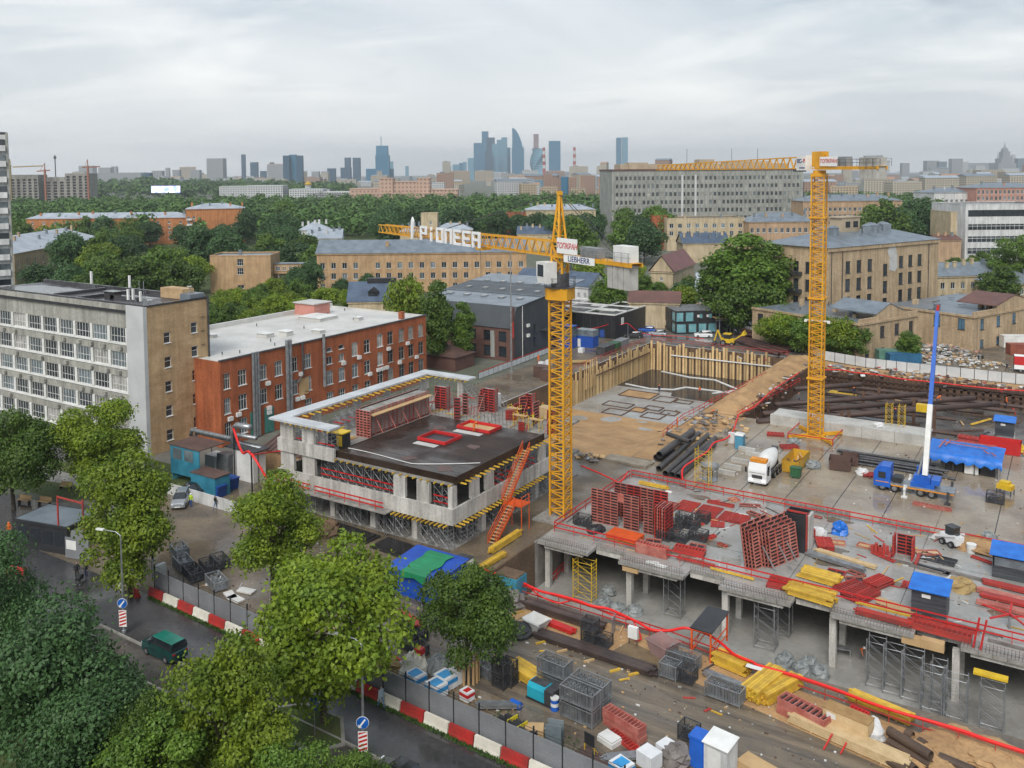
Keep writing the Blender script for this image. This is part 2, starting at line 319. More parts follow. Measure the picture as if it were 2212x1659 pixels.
o = far_box(X2(1247),X2(1280),Y2(112),5400,'copper_tower','slim reddish tower rising behind the twisted glass tower',gl_p,cat='tower')
red_l = mat('chimney_red',(.40,.06,.045),rough=.7); whl = mat('chimney_white',(.62,.61,.6),rough=.7)
for a,t,lab in ((1314,200,'red and white banded chimney beside the twisted tower'),(1511,198,'red and white banded chimney standing alone on the right')):
    q = PD(X2(a),375,3300); h = PD(X2(a),Y2(t),3300)[2]; r = th('chimney',lab,'chimney',(q[0],q[1],0),0,'striped power station chimneys'); nb = 7
    for i in range(nb):
        z0,z1 = (h*.42+h*.58*(i - 1)/(nb - 1) if i else 0),h*.42+h*.58*i/(nb - 1)
        B().lathe([(6.4 - 2*z0/h,z0),(6.4 - 2*z1/h,z1)],n=14).obj('band',red_l if i % 2 == 0 else whl,r)
# left skyline (zoom 1)
for (a,c,t,D,m,lab) in (
    (1340,1446,270,3600,1,'broad stone-grey office tower with chamfered top on the left skyline'),(1565,1590,245,4200,2,'slender dark needle tower, thinnest on the left skyline'),(1622,1668,295,4200,2,'square dark tower right of the slender needle tower'),
    (1748,1775,296,4200,2,'narrow tower left of the trio of dark slabs'),(1783,1812,328,4200,2,'short tower touching the trio of dark slabs'),(1685,1722,352,4000,2,'squat block between needle tower and dark trio'),
    (1835,1876,252,2900,2,'left slab of the dark trio of towers'),(1876,1920,246,2920,0,'middle slab of the dark trio, lighter blue than its neighbours'),(1920,1962,252,2900,2,'right slab of the dark trio of towers'),
    (2018,2067,355,3600,1,'low grey tower right of the dark trio'),(2120,2172,335,3600,2,'stout blue tower at the right end of the left skyline'),(985,1050,350,3000,1,'grey slab block above the bright billboard'),(1072,1098,332,3600,1,'thin pale tower above the bright billboard'),
    (1117,1163,345,3300,1,'grey tower right of the thin pale one'),(1232,1293,345,3200,1,'grey housing tower left of the broad office tower'),(637,715,330,4200,1,'wide hazy block far left'),(720,756,323,4600,1,'faint hazy tower far left'),(915,973,366,2600,2,'dark squat block left of the billboard'),(600,905,363,3000,1,'long low hazy hall far left'),(510,600,318,5000,1,'faintest hazy block far left')):
    far_box(X1(a),X1(c),Y2(t),D,'skyline_tower',lab,fg[m] if m != 1 else fc[1],group='towers of the left skyline',cat='tower')
b = B(); D = 3550; a = PD(X2(222),375,D); c = PD(X2(310),375,D); w = math.dist(a[:2],c[:2]); h = PD(X2(260),Y2(250),D)[2]
b.box(0,w,0,w*.6,0,h); b.profx([(0,h),(w*.6,h),(w*.5,h+38),(w*.1,h+38)],w*.05,w*.9); b.tube((w*.4,w*.3,h),(w*.4,w*.3,h+75),1.5,6)
tag(b.obj('office_tower',fg[0],None,(a[0],a[1],0),TH),'dark blue office tower with rounded crown and mast','tower')
# right skyline (zoom 3)
for (a,c,t,D,m) in ((1187,1250,252,4300,1),(1263,1297,250,4300,1),(1300,1342,280,4600,3),(1422,1470,300,4300,1),(1583,1662,285,3900,1),(1662,1712,291,3800,5),(1745,1815,272,4600,1),(1815,1850,292,4700,3),(1850,2050,300,4800,1),(1900,1960,318,4200,3),(2170,2230,270,4400,5),(2135,2155,245,5200,3),(1560,1640,355,2500,3),(1000,1045,375,1900,2),(960,1000,385,1900,2)):
    far_box(X3(a),X3(c),Y2(t),D,'hazy_tower','hazy grey tower on the right-hand skyline beyond the second crane',fc[m],group='hazy towers on the right skyline',cat='tower')
D = 4200; a = PD(X3(2062),375,D); b = B(); zt = lambda t: PD(X3(2100),Y2(t),D)[2]; wz = lambda q: q/3*D/FPX
for x0,x1,t in ((-20,95,300),(8,84,270),(25,72,225),(33,64,205)):
    b.box(wz(x0),wz(x1),wz(50) - wz(x1 - x0)/2,wz(50)+wz(x1 - x0)/2,0,zt(t))
b.lathe([(wz(13),zt(206)),(wz(4),zt(185)),(wz(.6),zt(163))],(wz(48.5),wz(50),0),8)
for x in (2,86): b.lathe([(wz(5),zt(272)),(wz(.5),zt(225) if x < 5 else zt(245))],(wz(x+4),wz(50),0),6)
tag(b.obj('spired_tower',fc[1],None,(a[0],a[1],0),TH),'stepped tower with a tall central spire on the right skyline','tower')
# mid-distance buildings of the far city, placed one by one over ground bands
def far_city():
    k = 0; lab = 'small pale block of the distant low-rise city'
    taken = []
    for i in range(292):
        u = random.random(); x = random.uniform(-30,2240); D = random.choice((1350,1600,1900,2300,2800,3400,4000,4800))*random.uniform(.92,1.08)
        if x < 690 and D < 2400: D += 1500
        w = random.uniform(14,60)*(1+(D > 3000)*.6); hgt = random.choice((12,15,18,22,26,30))*random.uniform(.85,1.15)*(1.0+(random.random() < .12)*1.1)
        if D > 3500: hgt *= 1.5
        q = PD(x,375,D); b = B(); dep = random.uniform(12,28); b.box(0,w,0,dep,0,hgt)
        if random.random() < .5: b.profx([(-.5,hgt),(dep+.5,hgt),(dep*.5,hgt+3.5)],-.5,w+.5,m=1)
        else: b.box(w*.2,w*.5,dep*.2,dep*.7,hgt,hgt+2.5,m=1)
        tag(b.obj('city_block',[random.choice((fc[0],fc[1],fc[3],fc[3],fc[0],fc[4],fc[2])),random.choice((zinc,tin_l,fc[2]))],None,(q[0],q[1],0),TH+random.uniform(-.5,.5)),lab,'building','low blocks of the distant city')
far_city()
# pinkish institute with corner towers beyond the woods, its low wings
r = th('institute','pinkish stone institute with square corner towers beyond the woods','building',(*PD(X2(52),375,1150)[:2],0),TH); S2 = lambda q: q/3*1150/FPX; pk = facade_mat('pink_stone',(.47,.32,.24),(.24,.17,.14),5,5,.55)
zt = lambda t: PD(X2(300),Y2(t),1150)[2]
for nm,x0,x1,t,y0,y1 in (('wing',0,198,470,0,30),('tower',196,282,404,-4,22),('main_block',282,440,425,0,30),('tower',440,520,404,-4,22),('wing',520,700,478,0,30),('wing',60,640,500,-9,-5)):
    b = B().box(S2(x0),S2(x1),y0,y1,0,zt(t)); n_ = max(2,int((x1 - x0)/16))
    for i in range(n_):
        xx = S2(x0)+(S2(x1) - S2(x0))*(i+.5)/n_; b.box(xx - .5,xx+.5,y0 - .25,y0+.1,0,zt(t) - 2)
    o = b.obj(nm,pk,r); B().box(S2(x0) - .5,S2(x1)+.5,y0 - .6,y1+.5,zt(t),zt(t)+1.2).obj('cornice',pk,o)
# modern office row behind the woods (right of centre)
for i,(x0,x1,t,bt,m,lab) in enumerate(((1086,1290,395,455,facade_mat('ribbed_office',(.5,.52,.53),(.06,.08,.10),5,30,.5),'white-ribbed long office block beyond the woods'),(1190,1300,415,470,fg[2],'dark glass office beside the ribbed block'),(1220,1366,412,475,fg[1],'pale blue glass office with layered floors'),
     (1310,1368,372,470,fc[2],'small dark red office block behind the pale blue one'),(1366,1425,400,470,fc[2],'brown-red office block left of the blue strip'),(1425,1474,390,470,fg[0],'narrow blue glass office between two brown-red blocks'),(1474,1548,392,470,fc[2],'brown-red office block right of the blue strip'),(1550,1646,382,470,fc[2],'largest brown-red office block next to the grey tower'),(1292,1400,455,490,fc[4],'low ochre house below the pale blue office'),(1488,1590,462,495,fc[4],'low ochre house below the brown-red blocks'))):
    far_box(X2(x0),X2(x1),Y2(t),1500 - 12*i,'office_block',lab,m,dep=25)
# long silver hall with golden domed church in front (left), bright billboard
r = th('church','white church with a golden dome beyond the woods','church',(*PD(X1(1940),375,1500)[:2],0),TH); q = lambda t: PD(X1(1980),Y2(t),1500)[2]
B().box(0,50,0,25,0,q(470)).obj('wall',fc[3],r); B().lathe([(5,q(470)),(5,q(446))],(12,10,0)).obj('drum',fc[3],r); gold = mat('gold',(.8,.5,.06),rough=.3,metal=.6)
B().lathe([(4,q(446)),(6.5,q(438)),(4,q(428)),(.6,q(418)),(.2,q(410))],(12,10,0)).obj('dome',gold,r)
led = mat('led_screen',(.9,.9,.95),(.25,.35,.9),.4,.12,emit=.75)
r = th('billboard','bright lit video billboard at the edge of the far woods','billboard',(*PD(X1(977),375,1400)[:2],0),TH); w = 186/3*1400/FPX; z0,z1 = PD(X1(1070),Y2(493),1400)[2],PD(X1(1070),Y2(449),1400)[2]
B().box(0,w,0,.6,z0,z1).obj('screen',led,r); B().box(-.6,w+.6,.7,1.4,z0 - .5,z1+2).obj('frame',steel_d,r)
for x in (4,w/2,w - 4): B().box(x - .4,x+.4,.8,1.3,-.1,z0 - .5).obj('post',steel_d,r)
for (a,c,t,bt) in ((1418,1600,450,497),(1600,1830,445,497),(1870,2090,468,515),(2060,2300,485,520),(1985,2230,497,530)):
    far_box(X1(a),X1(c),Y2(t),1250,'silver_hall','long low pale hall beyond the woods',fc[3],dep=30,group='pale halls beyond the woods')
# ================================================================== trees
lf_lime = mat('leaf_lime',(.25,.335,.016),(.125,.21,.012),.6,.45,rnd=.18,trans=.3,fine=.4)
lf_mid = mat('leaf_green',(.135,.23,.024),(.07,.14,.018),.6,.45,rnd=.25,trans=.28,fine=.4)
lf_dark = mat('leaf_dark',(.070,.15,.040),(.04,.095,.028),.6,.45,rnd=.25,trans=.25,fine=.4)
lf_far = mat('leaf_far',(.085,.165,.030),(.04,.09,.02),.8,.03,rnd=.3,fine=.3)
bark = mat('bark',(.085,.065,.05),(.05,.04,.032),.9,2)
def quads_mesh(name,C,Nrm,size,mats,asp=.75):
    """many small leaf faces: centres C, normals Nrm, sizes"""
    n = len(C); t = rng.normal(size=(n,3)); t -= Nrm*(t*Nrm).sum(1)[:,None]; t /= np.linalg.norm(t,axis=1)[:,None]; u = np.cross(Nrm,t); s = np.asarray(size)[:,None]*np.ones((n,1))
    V = np.stack([C - t*s,C+u*s*asp*.8 - t*s*.1+Nrm*s*.15,C+t*s,C - u*s*asp*.8+t*s*.1 - Nrm*s*.1],1).reshape(-1,3)
    me = bpy.data.meshes.new(name); me.vertices.add(4*n); me.vertices.foreach_set('co',V.ravel()); me.loops.add(4*n); me.loops.foreach_set('vertex_index',np.arange(4*n)); me.polygons.add(n)
    me.polygons.foreach_set('loop_start',np.arange(n)*4); me.polygons.foreach_set('loop_total',np.full(n,4)); me.materials.append(mats); me.update(); me.validate(); return me
def crown_points(n,lobes,rx,rz,zc,lobe=.36,seed=0,cone=0.0):
    g = np.random.default_rng(seed); d = g.normal(size=(lobes,3)); d /= np.linalg.norm(d,axis=1)[:,None]; rad = g.uniform(.25,.95,lobes) ** .6
    L = d*rad[:,None]*np.array([rx,rx,rz]); L[:,:2] *= (1 - cone*np.clip(L[:,2:3]/rz,-.6,1)); ls = lobe*rx*g.uniform(.45,1.35,lobes)
    k = g.choice(lobes,n,p=ls ** 2/(ls ** 2).sum()); e = g.normal(size=(n,3)); e[:,2] += .35; e /= np.linalg.norm(e,axis=1)[:,None]
    C = L[k]+e*(ls[k]*np.where(g.random(n) < .16,g.uniform(1.0,1.45,n),g.uniform(.5,1.08,n) ** .6))[:,None]*np.array([1.1,1.1,.75]); C[:,2] += zc
    Nn = e*.75+g.normal(size=(n,3))*.5+np.array([0,0,.35]); Nn /= np.linalg.norm(Nn,axis=1)[:,None]
    return C,Nn,L+np.array([0,0,zc])
def trunk(h,r,zc,L,seed=0):
    g = random.Random(seed); b = B(); b.path([(0,0,-.15),(.1,0,h*.25),(.05,.1,h*.55),(0,0,h*.85)],[r,r*.75,r*.5,r*.12],8)
    for q in L[:: max(1,len(L) // 14)]:
        z0 = g.uniform(.25,.6)*h; b.path([(.08,.05,z0),(q[0]*.45,q[1]*.45,(z0+q[2])/2+.3),tuple(q)],[r*.35,r*.22,r*.06],5)
    return b.mesh('trunk',bark)
TREES = {}
def tree_kind(key,n,lobes,rx,rz,zc,size,m,seed,h=None,r=.22,cone=0.0,lobe=.36):
    C,Nn,L = crown_points(n,lobes,rx,rz,zc,lobe,seed,cone); s = np.random.default_rng(seed).uniform(.6,1.3,n)*size
    TREES[key] = (quads_mesh('crown',C,Nn,s,m),trunk(h or zc+rz*.5,r,zc,L,seed))
NT = 25000
tree_kind('limeA',NT,34,4.6,4.8,6.8,.17,lf_lime,1,r=.26,lobe=.34); tree_kind('limeB',NT,30,4.3,5.6,7.4,.17,lf_lime,2,r=.26,lobe=.36)
tree_kind('midA',NT,32,4.6,5.0,7.2,.17,lf_mid,3,r=.28,lobe=.35); tree_kind('darkA',NT,34,5.0,5.2,7.0,.17,lf_dark,4,r=.3,lobe=.35)
tree_kind('darkB',NT,50,4.4,5.6,7.6,.16,lf_mid,5,r=.3,cone=.35)
for i,(k,m) in enumerate((('fL',lf_lime),('fM',lf_mid),('fD',lf_dark),('fM2',lf_mid),('fD2',lf_dark))):
    tree_kind(k,6000,34,4.6,4.7+.5*(i % 2),7.0,.36,m,20+i,r=.25,lobe=.40)
tree_kind('poplar',12000,60,3.6,8.6,10.8,.32,lf_mid,40,r=.3,lobe=.42)
def tree(key,x,y,s=1.0,label='',group=None,z=0.0,sz=None,name='tree'):
    rz = random.uniform(0,6.28); r = th(name,label,'tree',(x,y,z),rz,group); r.scale = (s,s,sz or s); c,t = TREES[key]; put('crown',c,r); put('trunk',t,r); return r
# the big wood behind the first houses: a mass of crowns nobody could count
def wood(name,label,spots,key_n=130,rad=5.2,size=1.15):
    bases = []
    for sd in range(4):
        C,Nn,_ = crown_points(key_n,9,rad,rad*.72,0,.55,90+sd); bases.append((C,Nn))
    CC,NN,SS = [],[],[]
    for (x,y,z,s) in spots:
        C,Nn = bases[rng.integers(4)]; a = rng.uniform(0,6.28); R_ = np.array([[math.cos(a),-math.sin(a),0],[math.sin(a),math.cos(a),0],[0,0,1]])
        CC.append(C @ R_.T*s+np.array([x,y,z])); NN.append(Nn @ R_.T); SS.append(np.full(len(C),size*s)*rng.uniform(.7,1.3,len(C)))
    me = quads_mesh(name,np.concatenate(CC),np.concatenate(NN),np.concatenate(SS),lf_far); o = put(name,me); return tag(o,label,None,None,'stuff')
sp = []
for i in range(1500):                                                  # band of woodland, 520 to 1000 m out
    x = random.uniform(20,1300); D = 520+520*random.random() ** .75
    lim = 1010 if x < 1000 else 1000
    if x > 1230 and D < 700: continue
    q = PD(x,375,D); s = random.uniform(.8,1.35); sp.append((q[0],q[1],random.uniform(8,13.5)*(1.0+.0*s),s))
for i in range(260):
    x = random.uniform(1880,2230); D = random.uniform(560,1150); q = PD(x,375,D); sp.append((q[0],q[1],random.uniform(7,11),random.uniform(.7,1.2)))
for i in range(140):
    x = random.uniform(1480,1900); D = random.uniform(950,1150); q = PD(x,375,D); sp.append((q[0],q[1],random.uniform(7,11),random.uniform(.7,1.2)))
wood('woods','broad dark green wood stretching behind the first rows of houses',sp)
sp = []
for i in range(420):                                                   # bluish wooded rise farther left
    x = random.uniform(60,760); D = random.uniform(1500,2500); q = PD(x,375,D); sp.append((q[0],q[1],10+16*(1 - abs(x - 330)/330)*(D - 1500)/1000+random.uniform(0,4),random.uniform(1.3,2.2)))
wood('far_woods','bluish wooded rise under the left skyline',sp,90,6,1.8)
# ================================================================== the air between
a0,a1 = -8500,8500
hb = B().box(a0,a1,-850,13000,-12,345).obj('haze',None); hb.data.materials.clear()
hm = bpy.data.materials.new('haze_air_volume'); hm.use_nodes = True; n = hm.node_tree.nodes; n.clear(); pv = n.new('ShaderNodeVolumePrincipled'); ho = n.new('ShaderNodeOutputMaterial')
pv.inputs['Color'].default_value = (.88,.95,1.0,1); pv.inputs['Density'].default_value = 1.0e-4; pv.inputs['Anisotropy'].default_value = .2; hm.node_tree.links.new(pv.outputs[0],ho.inputs['Volume'])
hb.data.materials.append(hm); hb['kind'] = 'stuff'; hb['label'] = 'thin bluish haze in the air over the city'
# ================================================================== houses around the site
ylw = mat('yellow_brick',(.53,.35,.195),(.42,.27,.145),.85,.35,fine=.22,streak=.22,bump=.1); orn = mat('orange_brick',(.54,.225,.085),(.44,.175,.065),.85,.3,streak=.3,fine=.18)
redb = mat('red_brick',(.43,.125,.048),(.33,.09,.032),.8,.3,streak=.3,fine=.25,bump=.1); beige = mat('beige_brick',(.52,.39,.25),(.42,.305,.185),.85,.22,streak=.3,fine=.25,bump=.15)
cream = mat('cream_plaster',(.55,.45,.30),(.46,.37,.235),.85,.3,streak=.3,fine=.12); peach = mat('peach_plaster',(.50,.34,.215),(.42,.28,.17),.85,.3,streak=.3,fine=.15); pinkp = mat('pink_plaster',(.50,.26,.20),(.42,.22,.17),.85,.3,fine=.15)
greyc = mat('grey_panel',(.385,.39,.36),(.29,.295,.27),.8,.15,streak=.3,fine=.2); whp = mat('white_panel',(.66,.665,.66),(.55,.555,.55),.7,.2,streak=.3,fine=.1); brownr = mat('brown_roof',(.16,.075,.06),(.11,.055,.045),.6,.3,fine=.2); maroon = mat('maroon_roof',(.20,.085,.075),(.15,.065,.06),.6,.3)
darkp = mat('anthracite_panel',(.045,.052,.06),(.06,.068,.076),.5,.3); roofd = mat('wet_bitumen',(.035,.034,.038),(.075,.073,.078),.25,.22,fine=.2,rr=(.06,.45)); brnb = mat('dark_brown_brick',(.15,.075,.06),(.11,.055,.045),.85,.5,fine=.25)
WC = {}
def win_mesh(w,h,nx,nz,fm,gm,far,fr=.07,sill=True):
    k = (round(w,2),round(h,2),nx,nz,fm.name,gm.name,far)
    if k in WC: return WC[k]
    f = B(); fr = fr if not far else .12
    f.box(-w/2,-w/2+fr,-.02,.09,0,h); f.box(w/2 - fr,w/2,-.02,.09,0,h); f.box(-w/2+fr,w/2 - fr,-.02,.09,0,fr); f.box(-w/2+fr,w/2 - fr,-.02,.09,h - fr,h)
    for i in range(1,nx): x = -w/2+w*i/nx; f.box(x - fr*.45,x+fr*.45,-.01,.08,fr,h - fr)
    for zz in (nz if isinstance(nz,tuple) else [i/nz for i in range(1,nz)]): f.box(-w/2+fr,w/2 - fr,-.005,.07,h*zz - fr*.4,h*zz+fr*.4)
    if sill: f.box(-w/2 - .08,w/2+.08,-.28,-.02,-.06,.04)
    g = B().box(-w/2+.02,w/2 - .02,.03,.05,.02,h - .02)
    if far:
        f.box(-w/2+.02,w/2 - .02,.03,.05,.02,h - .02,m=1); WC[k] = (f.mesh('window',[fm,gm]),None)
    else: WC[k] = (f.mesh('window',fm),g.mesh('pane',gm))
    return WC[k]
def window(par,x,y,z,rz,w,h,nx=2,nz=1,fm=None,gm=None,far=False):
    a,g = win_mesh(w,h,nx,nz,fm or wht,gm or random.choice((glass,glass,glass_l)),far); o = put('window',a,par,(x,y,z),rz)
    if g: put('pane',g,o)
    return o
SIDES = {'S': lambda w,d: ((0,0),(1,0),w),'E': lambda w,d: ((w,0),(0,1),d),'N': lambda w,d: ((w,d),(-1,0),w),'W': lambda w,d: ((0,d),(0,-1),d)}
def facade(par,side,w,d,z0,z1,holes,m,far=False,rec=.2,fm=None,gms=None,nx=2,nz=1,name='wall',nowin=False):
    """holes: (centre along wall, z bottom, width, height[, nx, nz])"""
    o,u,L = SIDES[side](w,d); n = (u[1],-u[0]); hs = [(c - ww/2,c+ww/2,zb,zb+hh) for c,zb,ww,hh,*_ in holes]
    B().wall(o,u,L,z0,z1,hs,rec+.03).obj(name,m,par); rz = math.atan2(u[1],u[0])
    if nowin: return
    for c,zb,ww,hh,*e in holes:
        window(par,o[0]+u[0]*c - n[0]*rec*.75,o[1]+u[1]*c - n[1]*rec*.75,zb,rz,ww - .04,hh - .03,e[0] if e else nx,e[1] if len(e) > 1 else nz,fm,random.choice(gms) if gms else None,far)
def grid(L,n,rows,ww,hh,m0=None,skip=(),jit=0):
    m0 = L/n/2 if m0 is None else m0; out = []
    for j,z in enumerate(rows):
        for i in range(n):
            if (i,j) in skip: continue
            out.append((m0+(L - 2*m0)*(i/(n - 1) if n > 1 else .5),z,ww,hh))
    return out
def roof(par,w,d,h,kind,m,rise=3.0,ov_=.5,wall=None,name='roof'):
    b = B()
    if kind == 'flat': b.box(.3,w - .3,.3,d - .3,h - .35,h - .2); o = b.obj(name,m,par); q = B(); q.box(-.1,w+.1,-.1,.3,h,h+.35); q.box(-.1,w+.1,d - .3,d+.1,h,h+.35); q.box(-.1,.3,.3,d - .3,h,h+.35); q.box(w - .3,w+.1,.3,d - .3,h,h+.35); q.obj('parapet',wall or m,par); return o
    if kind == 'gable': b.add([(-ov_,-ov_,h),(w+ov_,-ov_,h),(w+ov_,d/2,h+rise),(-ov_,d/2,h+rise),(-ov_,d+ov_,h),(w+ov_,d+ov_,h)],[(0,1,2,3),(3,2,5,4),(0,4,5,1)]); b.quad((0,0,h),(0,d/2,h+rise*.95),(0,d,h),m=1); b.quad((w,0,h),(w,d,h),(w,d/2,h+rise*.95),m=1)
    elif kind == 'gabley': b.add([(-ov_,-ov_,h),(-ov_,d+ov_,h),(w/2,d+ov_,h+rise),(w/2,-ov_,h+rise),(w+ov_,-ov_,h),(w+ov_,d+ov_,h)],[(0,3,2,1),(3,4,5,2),(0,1,5,4)]); b.quad((0,0,h),(w,0,h),(w/2,0,h+rise*.95),m=1)
    else:
        k = min(d/2,w/2)*.98; b.add([(-ov_,-ov_,h),(w+ov_,-ov_,h),(w+ov_,d+ov_,h),(-ov_,d+ov_,h),(k,d/2,h+rise),(w - k,d/2,h+rise)],[(0,1,5,4),(1,2,5),(2,3,4,5),(3,0,4),(0,3,2,1)])
    return b.obj(name,[m,wall or m],par)
def at_line(x0,y0,x1,rz,h):
    A = P(x0,y0,h); u = (math.cos(rz),math.sin(rz)); d = ray(x1,y0); det = u[0]*-d[1]+u[1]*d[0]
    w = (-A[0]*-d[1] - A[1]*d[0])/det; return A,abs(w)
def bld(name,label,x0,y0,x1,rz,h,d,wm,rk='hip',rm=None,S=None,E=None,W=None,rise=3.0,far=True,cat='building',ch=4,cornice=True,base=0):
    A,w = at_line(x0,y0,x1,rz,h); r = th(name,label,cat,(A[0],A[1],base),rz); h -= base
    for sd,spec in (('S',S),('E',E),('W',W),('N',None)):
        L = w if sd in 'SN' else d
        facade(r,sd,w,d,0,h,spec(L) if callable(spec) else (spec or []),wm,far,name='wall')
    ro = roof(r,w,d,h,rk,rm or zinc,rise,.5,wm)
    if cornice and rk != 'flat': q = B(); q.box(-.3,w+.3,-.3,-.01,h - .5,h - .02); q.box(w+.01,w+.3,-.01,d,h - .5,h - .02); q.box(-.3,-.01,-.01,d,h - .5,h - .02); q.obj('cornice',wm,r)
    for i in range(ch):
        x = w*(i+.6+random.uniform(-.2,.2))/max(1,ch); y = d*random.uniform(.25,.45); zz = h+(rise*y/(d/2) if rk != 'flat' else 0); q = B().box(x - .5,x+.5,y - .4,y+.4,zz - .6,zz+1.6); q.box(x - .65,x+.65,y - .55,y+.55,zz+1.6,zz+1.75); q.obj('chimney',random.choice((wm,zinc)),ro)
    r['w'] = w; del r['w']; return r,w,ro
gr = lambda n,rows,ww,hh,**k: (lambda L: grid(L,n,rows,ww,hh,**k))
# --- small yellow brick block with stair windows, and its bridge on pillars
r,w,ro = bld('brick_block','plain yellow brick block with two cross-barred stair windows',453,554,584,TH+.02,13,14,ylw,'flat',zinc,S=lambda L: [(L*.5,6.4,2.2,2.4,3,2),(L*.5,9.6,2.2,2.4,3,2),(L*.5,1.5,2.4,1.2,2,1)],ch=1,far=False)
q = B().box(w+.1,w+12,4,8,6.2,9.6); o = q.obj('bridge',ylw,r); B().box(w,w+12.2,3.8,8.2,9.6,9.9).obj('bridge_roof',zinc,o)
for i in range(5): window(r,w+1.6+2.3*i,3.97,7.4,0,1.7,1.4,2,2)
for i in range(4): B().box(w+1.5+3*i,w+1.9+3*i,4.5,5,0,6.2).obj('pillar',conc,r)
# --- long yellow office behind the first crane
bld('long_brick_office','long yellow brick office with grey metal roof behind the first crane',684,548,1137,TH+.02,14,15,ylw,'gable',zinc,S=lambda L: grid(L,19,(1.2,4.9,8.6),1.7,2.1,skip=((9,0),(4,2),(14,1))),E=gr(3,(4.9,8.6),1.6,2.1),rise=4.2,ch=2,far=False)
# --- orange brick apartments
bld('apartment_house','long low orange brick apartment house with balconies and pale tin roof',57,473,402,TH+.04,16,15,orn,'hip',tin_l,S=gr(14,(3,6.2,9.4,12.4),1.5,1.7),E=gr(2,(9.4,),1.4,1.6),ch=9,rise=3.2)
r,w,ro = bld('apartment_house','taller orange brick apartment block with blank end wall',401,452,528,TH+.3,21.5,22,orn,'hip',tin_l,S=lambda L: grid(6,2,(6,9.2,12.4,15.6),1.5,1.7),E=gr(5,(3,6.2,9.4,12.4,15.6),1.3,1.7),W=gr(4,(9.4,12.4,15.6),1.5,1.7),ch=6)
for i in range(4): B().box(.4,3.4,-1.3,-.02,5.2+3.2*i,6.3+3.2*i).obj('balcony',whp,r)
# --- old house with silver roof at the left
A = P(30,548,12); C_ = P(216,513,12); bld('old_house','old tan house with arched windows and broad silver roof',30,548,216,math.atan2(C_[1] - A[1],C_[0] - A[0]),12,24,beige,'hip',tin_l,S=gr(12,(1.2,6.2),1.3,3.0),W=gr(3,(6.2,),1.3,2.6),rise=5.5,ch=8)
# --- tall panel tower block at the left edge
A = PD(24,500,172); r = th('tower_block','tall pale panel apartment tower cut off by the left edge of the photo','building',(A[0],A[1],0),TH+.5)
w,d,h = 20,14,PD(15,291,172)[2]
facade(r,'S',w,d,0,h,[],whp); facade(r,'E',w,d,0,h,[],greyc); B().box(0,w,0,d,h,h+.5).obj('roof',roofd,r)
for ch in list(r.children): ch.location.x = -w
for i in range(int(h/3.0)):
    z = h - 3*i - 2.4
    if z < 12: break
    o = B().box(-8,-.35,-.7,-.02,z - .75,z+.35).obj('balcony',whp,r); B().box(-8,-.4,-.3,-.08,z+.35,z+1.5).obj('glazing',glass_l if i % 3 else glass,o); B().box(-2.6,-2.3,-.75,-.1,z+.35,z+1.55).obj('post',whp,o)
B().box(-.3,.12,-.3,1.5,0,h+.4).obj('corner_pillar',greyc,r)
# --- house with dark blue roof and dormer behind the red building
r,w,ro = bld('blue_roof_house','low house with dark blue metal roof and one dormer',752,652,858,TH+.05,6,12,cream,'gable',zincb,rise=5,ch=0)
q = B().box(w*.5 - 1.3,w*.5+1.3,1.2,4.5,6.4,8.6); q.profy([(w*.5 - 1.6,8.6),(w*.5+1.6,8.6),(w*.5,9.7)],.9,5); dm = q.obj('dormer',blk,ro); window(r,w*.5,1.15,7,0,1.5,1.4,2,1,blk); B().box(w*.35,w*.95,5.2,7.4,10.6,11.9).obj('roof_box',blk,ro)
# --- dark modern office with mansard roof and skylights
A = P(1107,782,0); dX,dY,hh = 28,24,12
r = th('dark_office','anthracite office with brown brick ground floors, slanted windows and skylit metal roof','building',(A[0],A[1],0),0)
cols = [-2.6 - 4.1*i for i in range(7)]
hs = [(dX+c,z,2.0,2.2,1,1) for c in cols for z in (1.0,4.4)]
b = B().wall((-dX,0),(1,0),dX,0,7.4,[(c - 1,c+1,z,z+2.2) for c,z,*_ in hs],.25); b.obj('brick_wall',brnb,r)
for c,z,*_ in hs: window(r,-dX+c,.2,z,0,1.95,2.15,1,1,blk,glass)
for c in cols[::2]: B().box(c - 3.2,c - 2.1,-.12,-.005,.6,6.6).obj('grey_panel',greyc,r)
B().profx([(-.25,7.4),(1.9,hh),(2.1,hh),(dY,hh+2.2),(dY,7.4)],-dX,0).obj('mansard',darkp,r)
for i in range(14):
    x = -1.6 - 1.9*i; q = B().add([(x - .5,.28,8.2),(x+.5,.28,8.2),(x+.5,1.18,10.2),(x - .5,1.18,10.2)],[(0,1,2,3)]); q.add([(x - .55,.33,8.15),(x+.55,.33,8.15),(x+.55,1.26,10.25),(x - .55,1.26,10.25)],[(0,1,2,3)],1); q.obj('mansard_window',[glass_c,blk],r)
B().wall((0,0),(0,1),dY,0,7.4,[(4,5.2,2,4),(9,10.2,2,4),(9,10.2,5,7)],.2).obj('side_wall',darkp,r)
for y,z in ((4.6,2),(9.6,2),(9.6,5)): window(r,-.15,y,z,math.pi/2,1.15,1.95,1,1,blk,glass)
B().box(.02,.3,-.3,.5,0,hh+.2).obj('brown_pier',brnb,r); B().box(.3,.5,-.35,-.1,5.5,9).obj('red_sign',mat('sign_red',(.55,.04,.03)),r); B().tube((.2,4,0.2),(.2,4,hh),.09).obj('downpipe',wht,r)
ro = B().profx([(1.9,hh+.02),(1.9,hh+.12),(dY+10,hh+2.9),(dY+10,hh+2.7)],-dX - .3,.3).obj('roof',zinc,r)
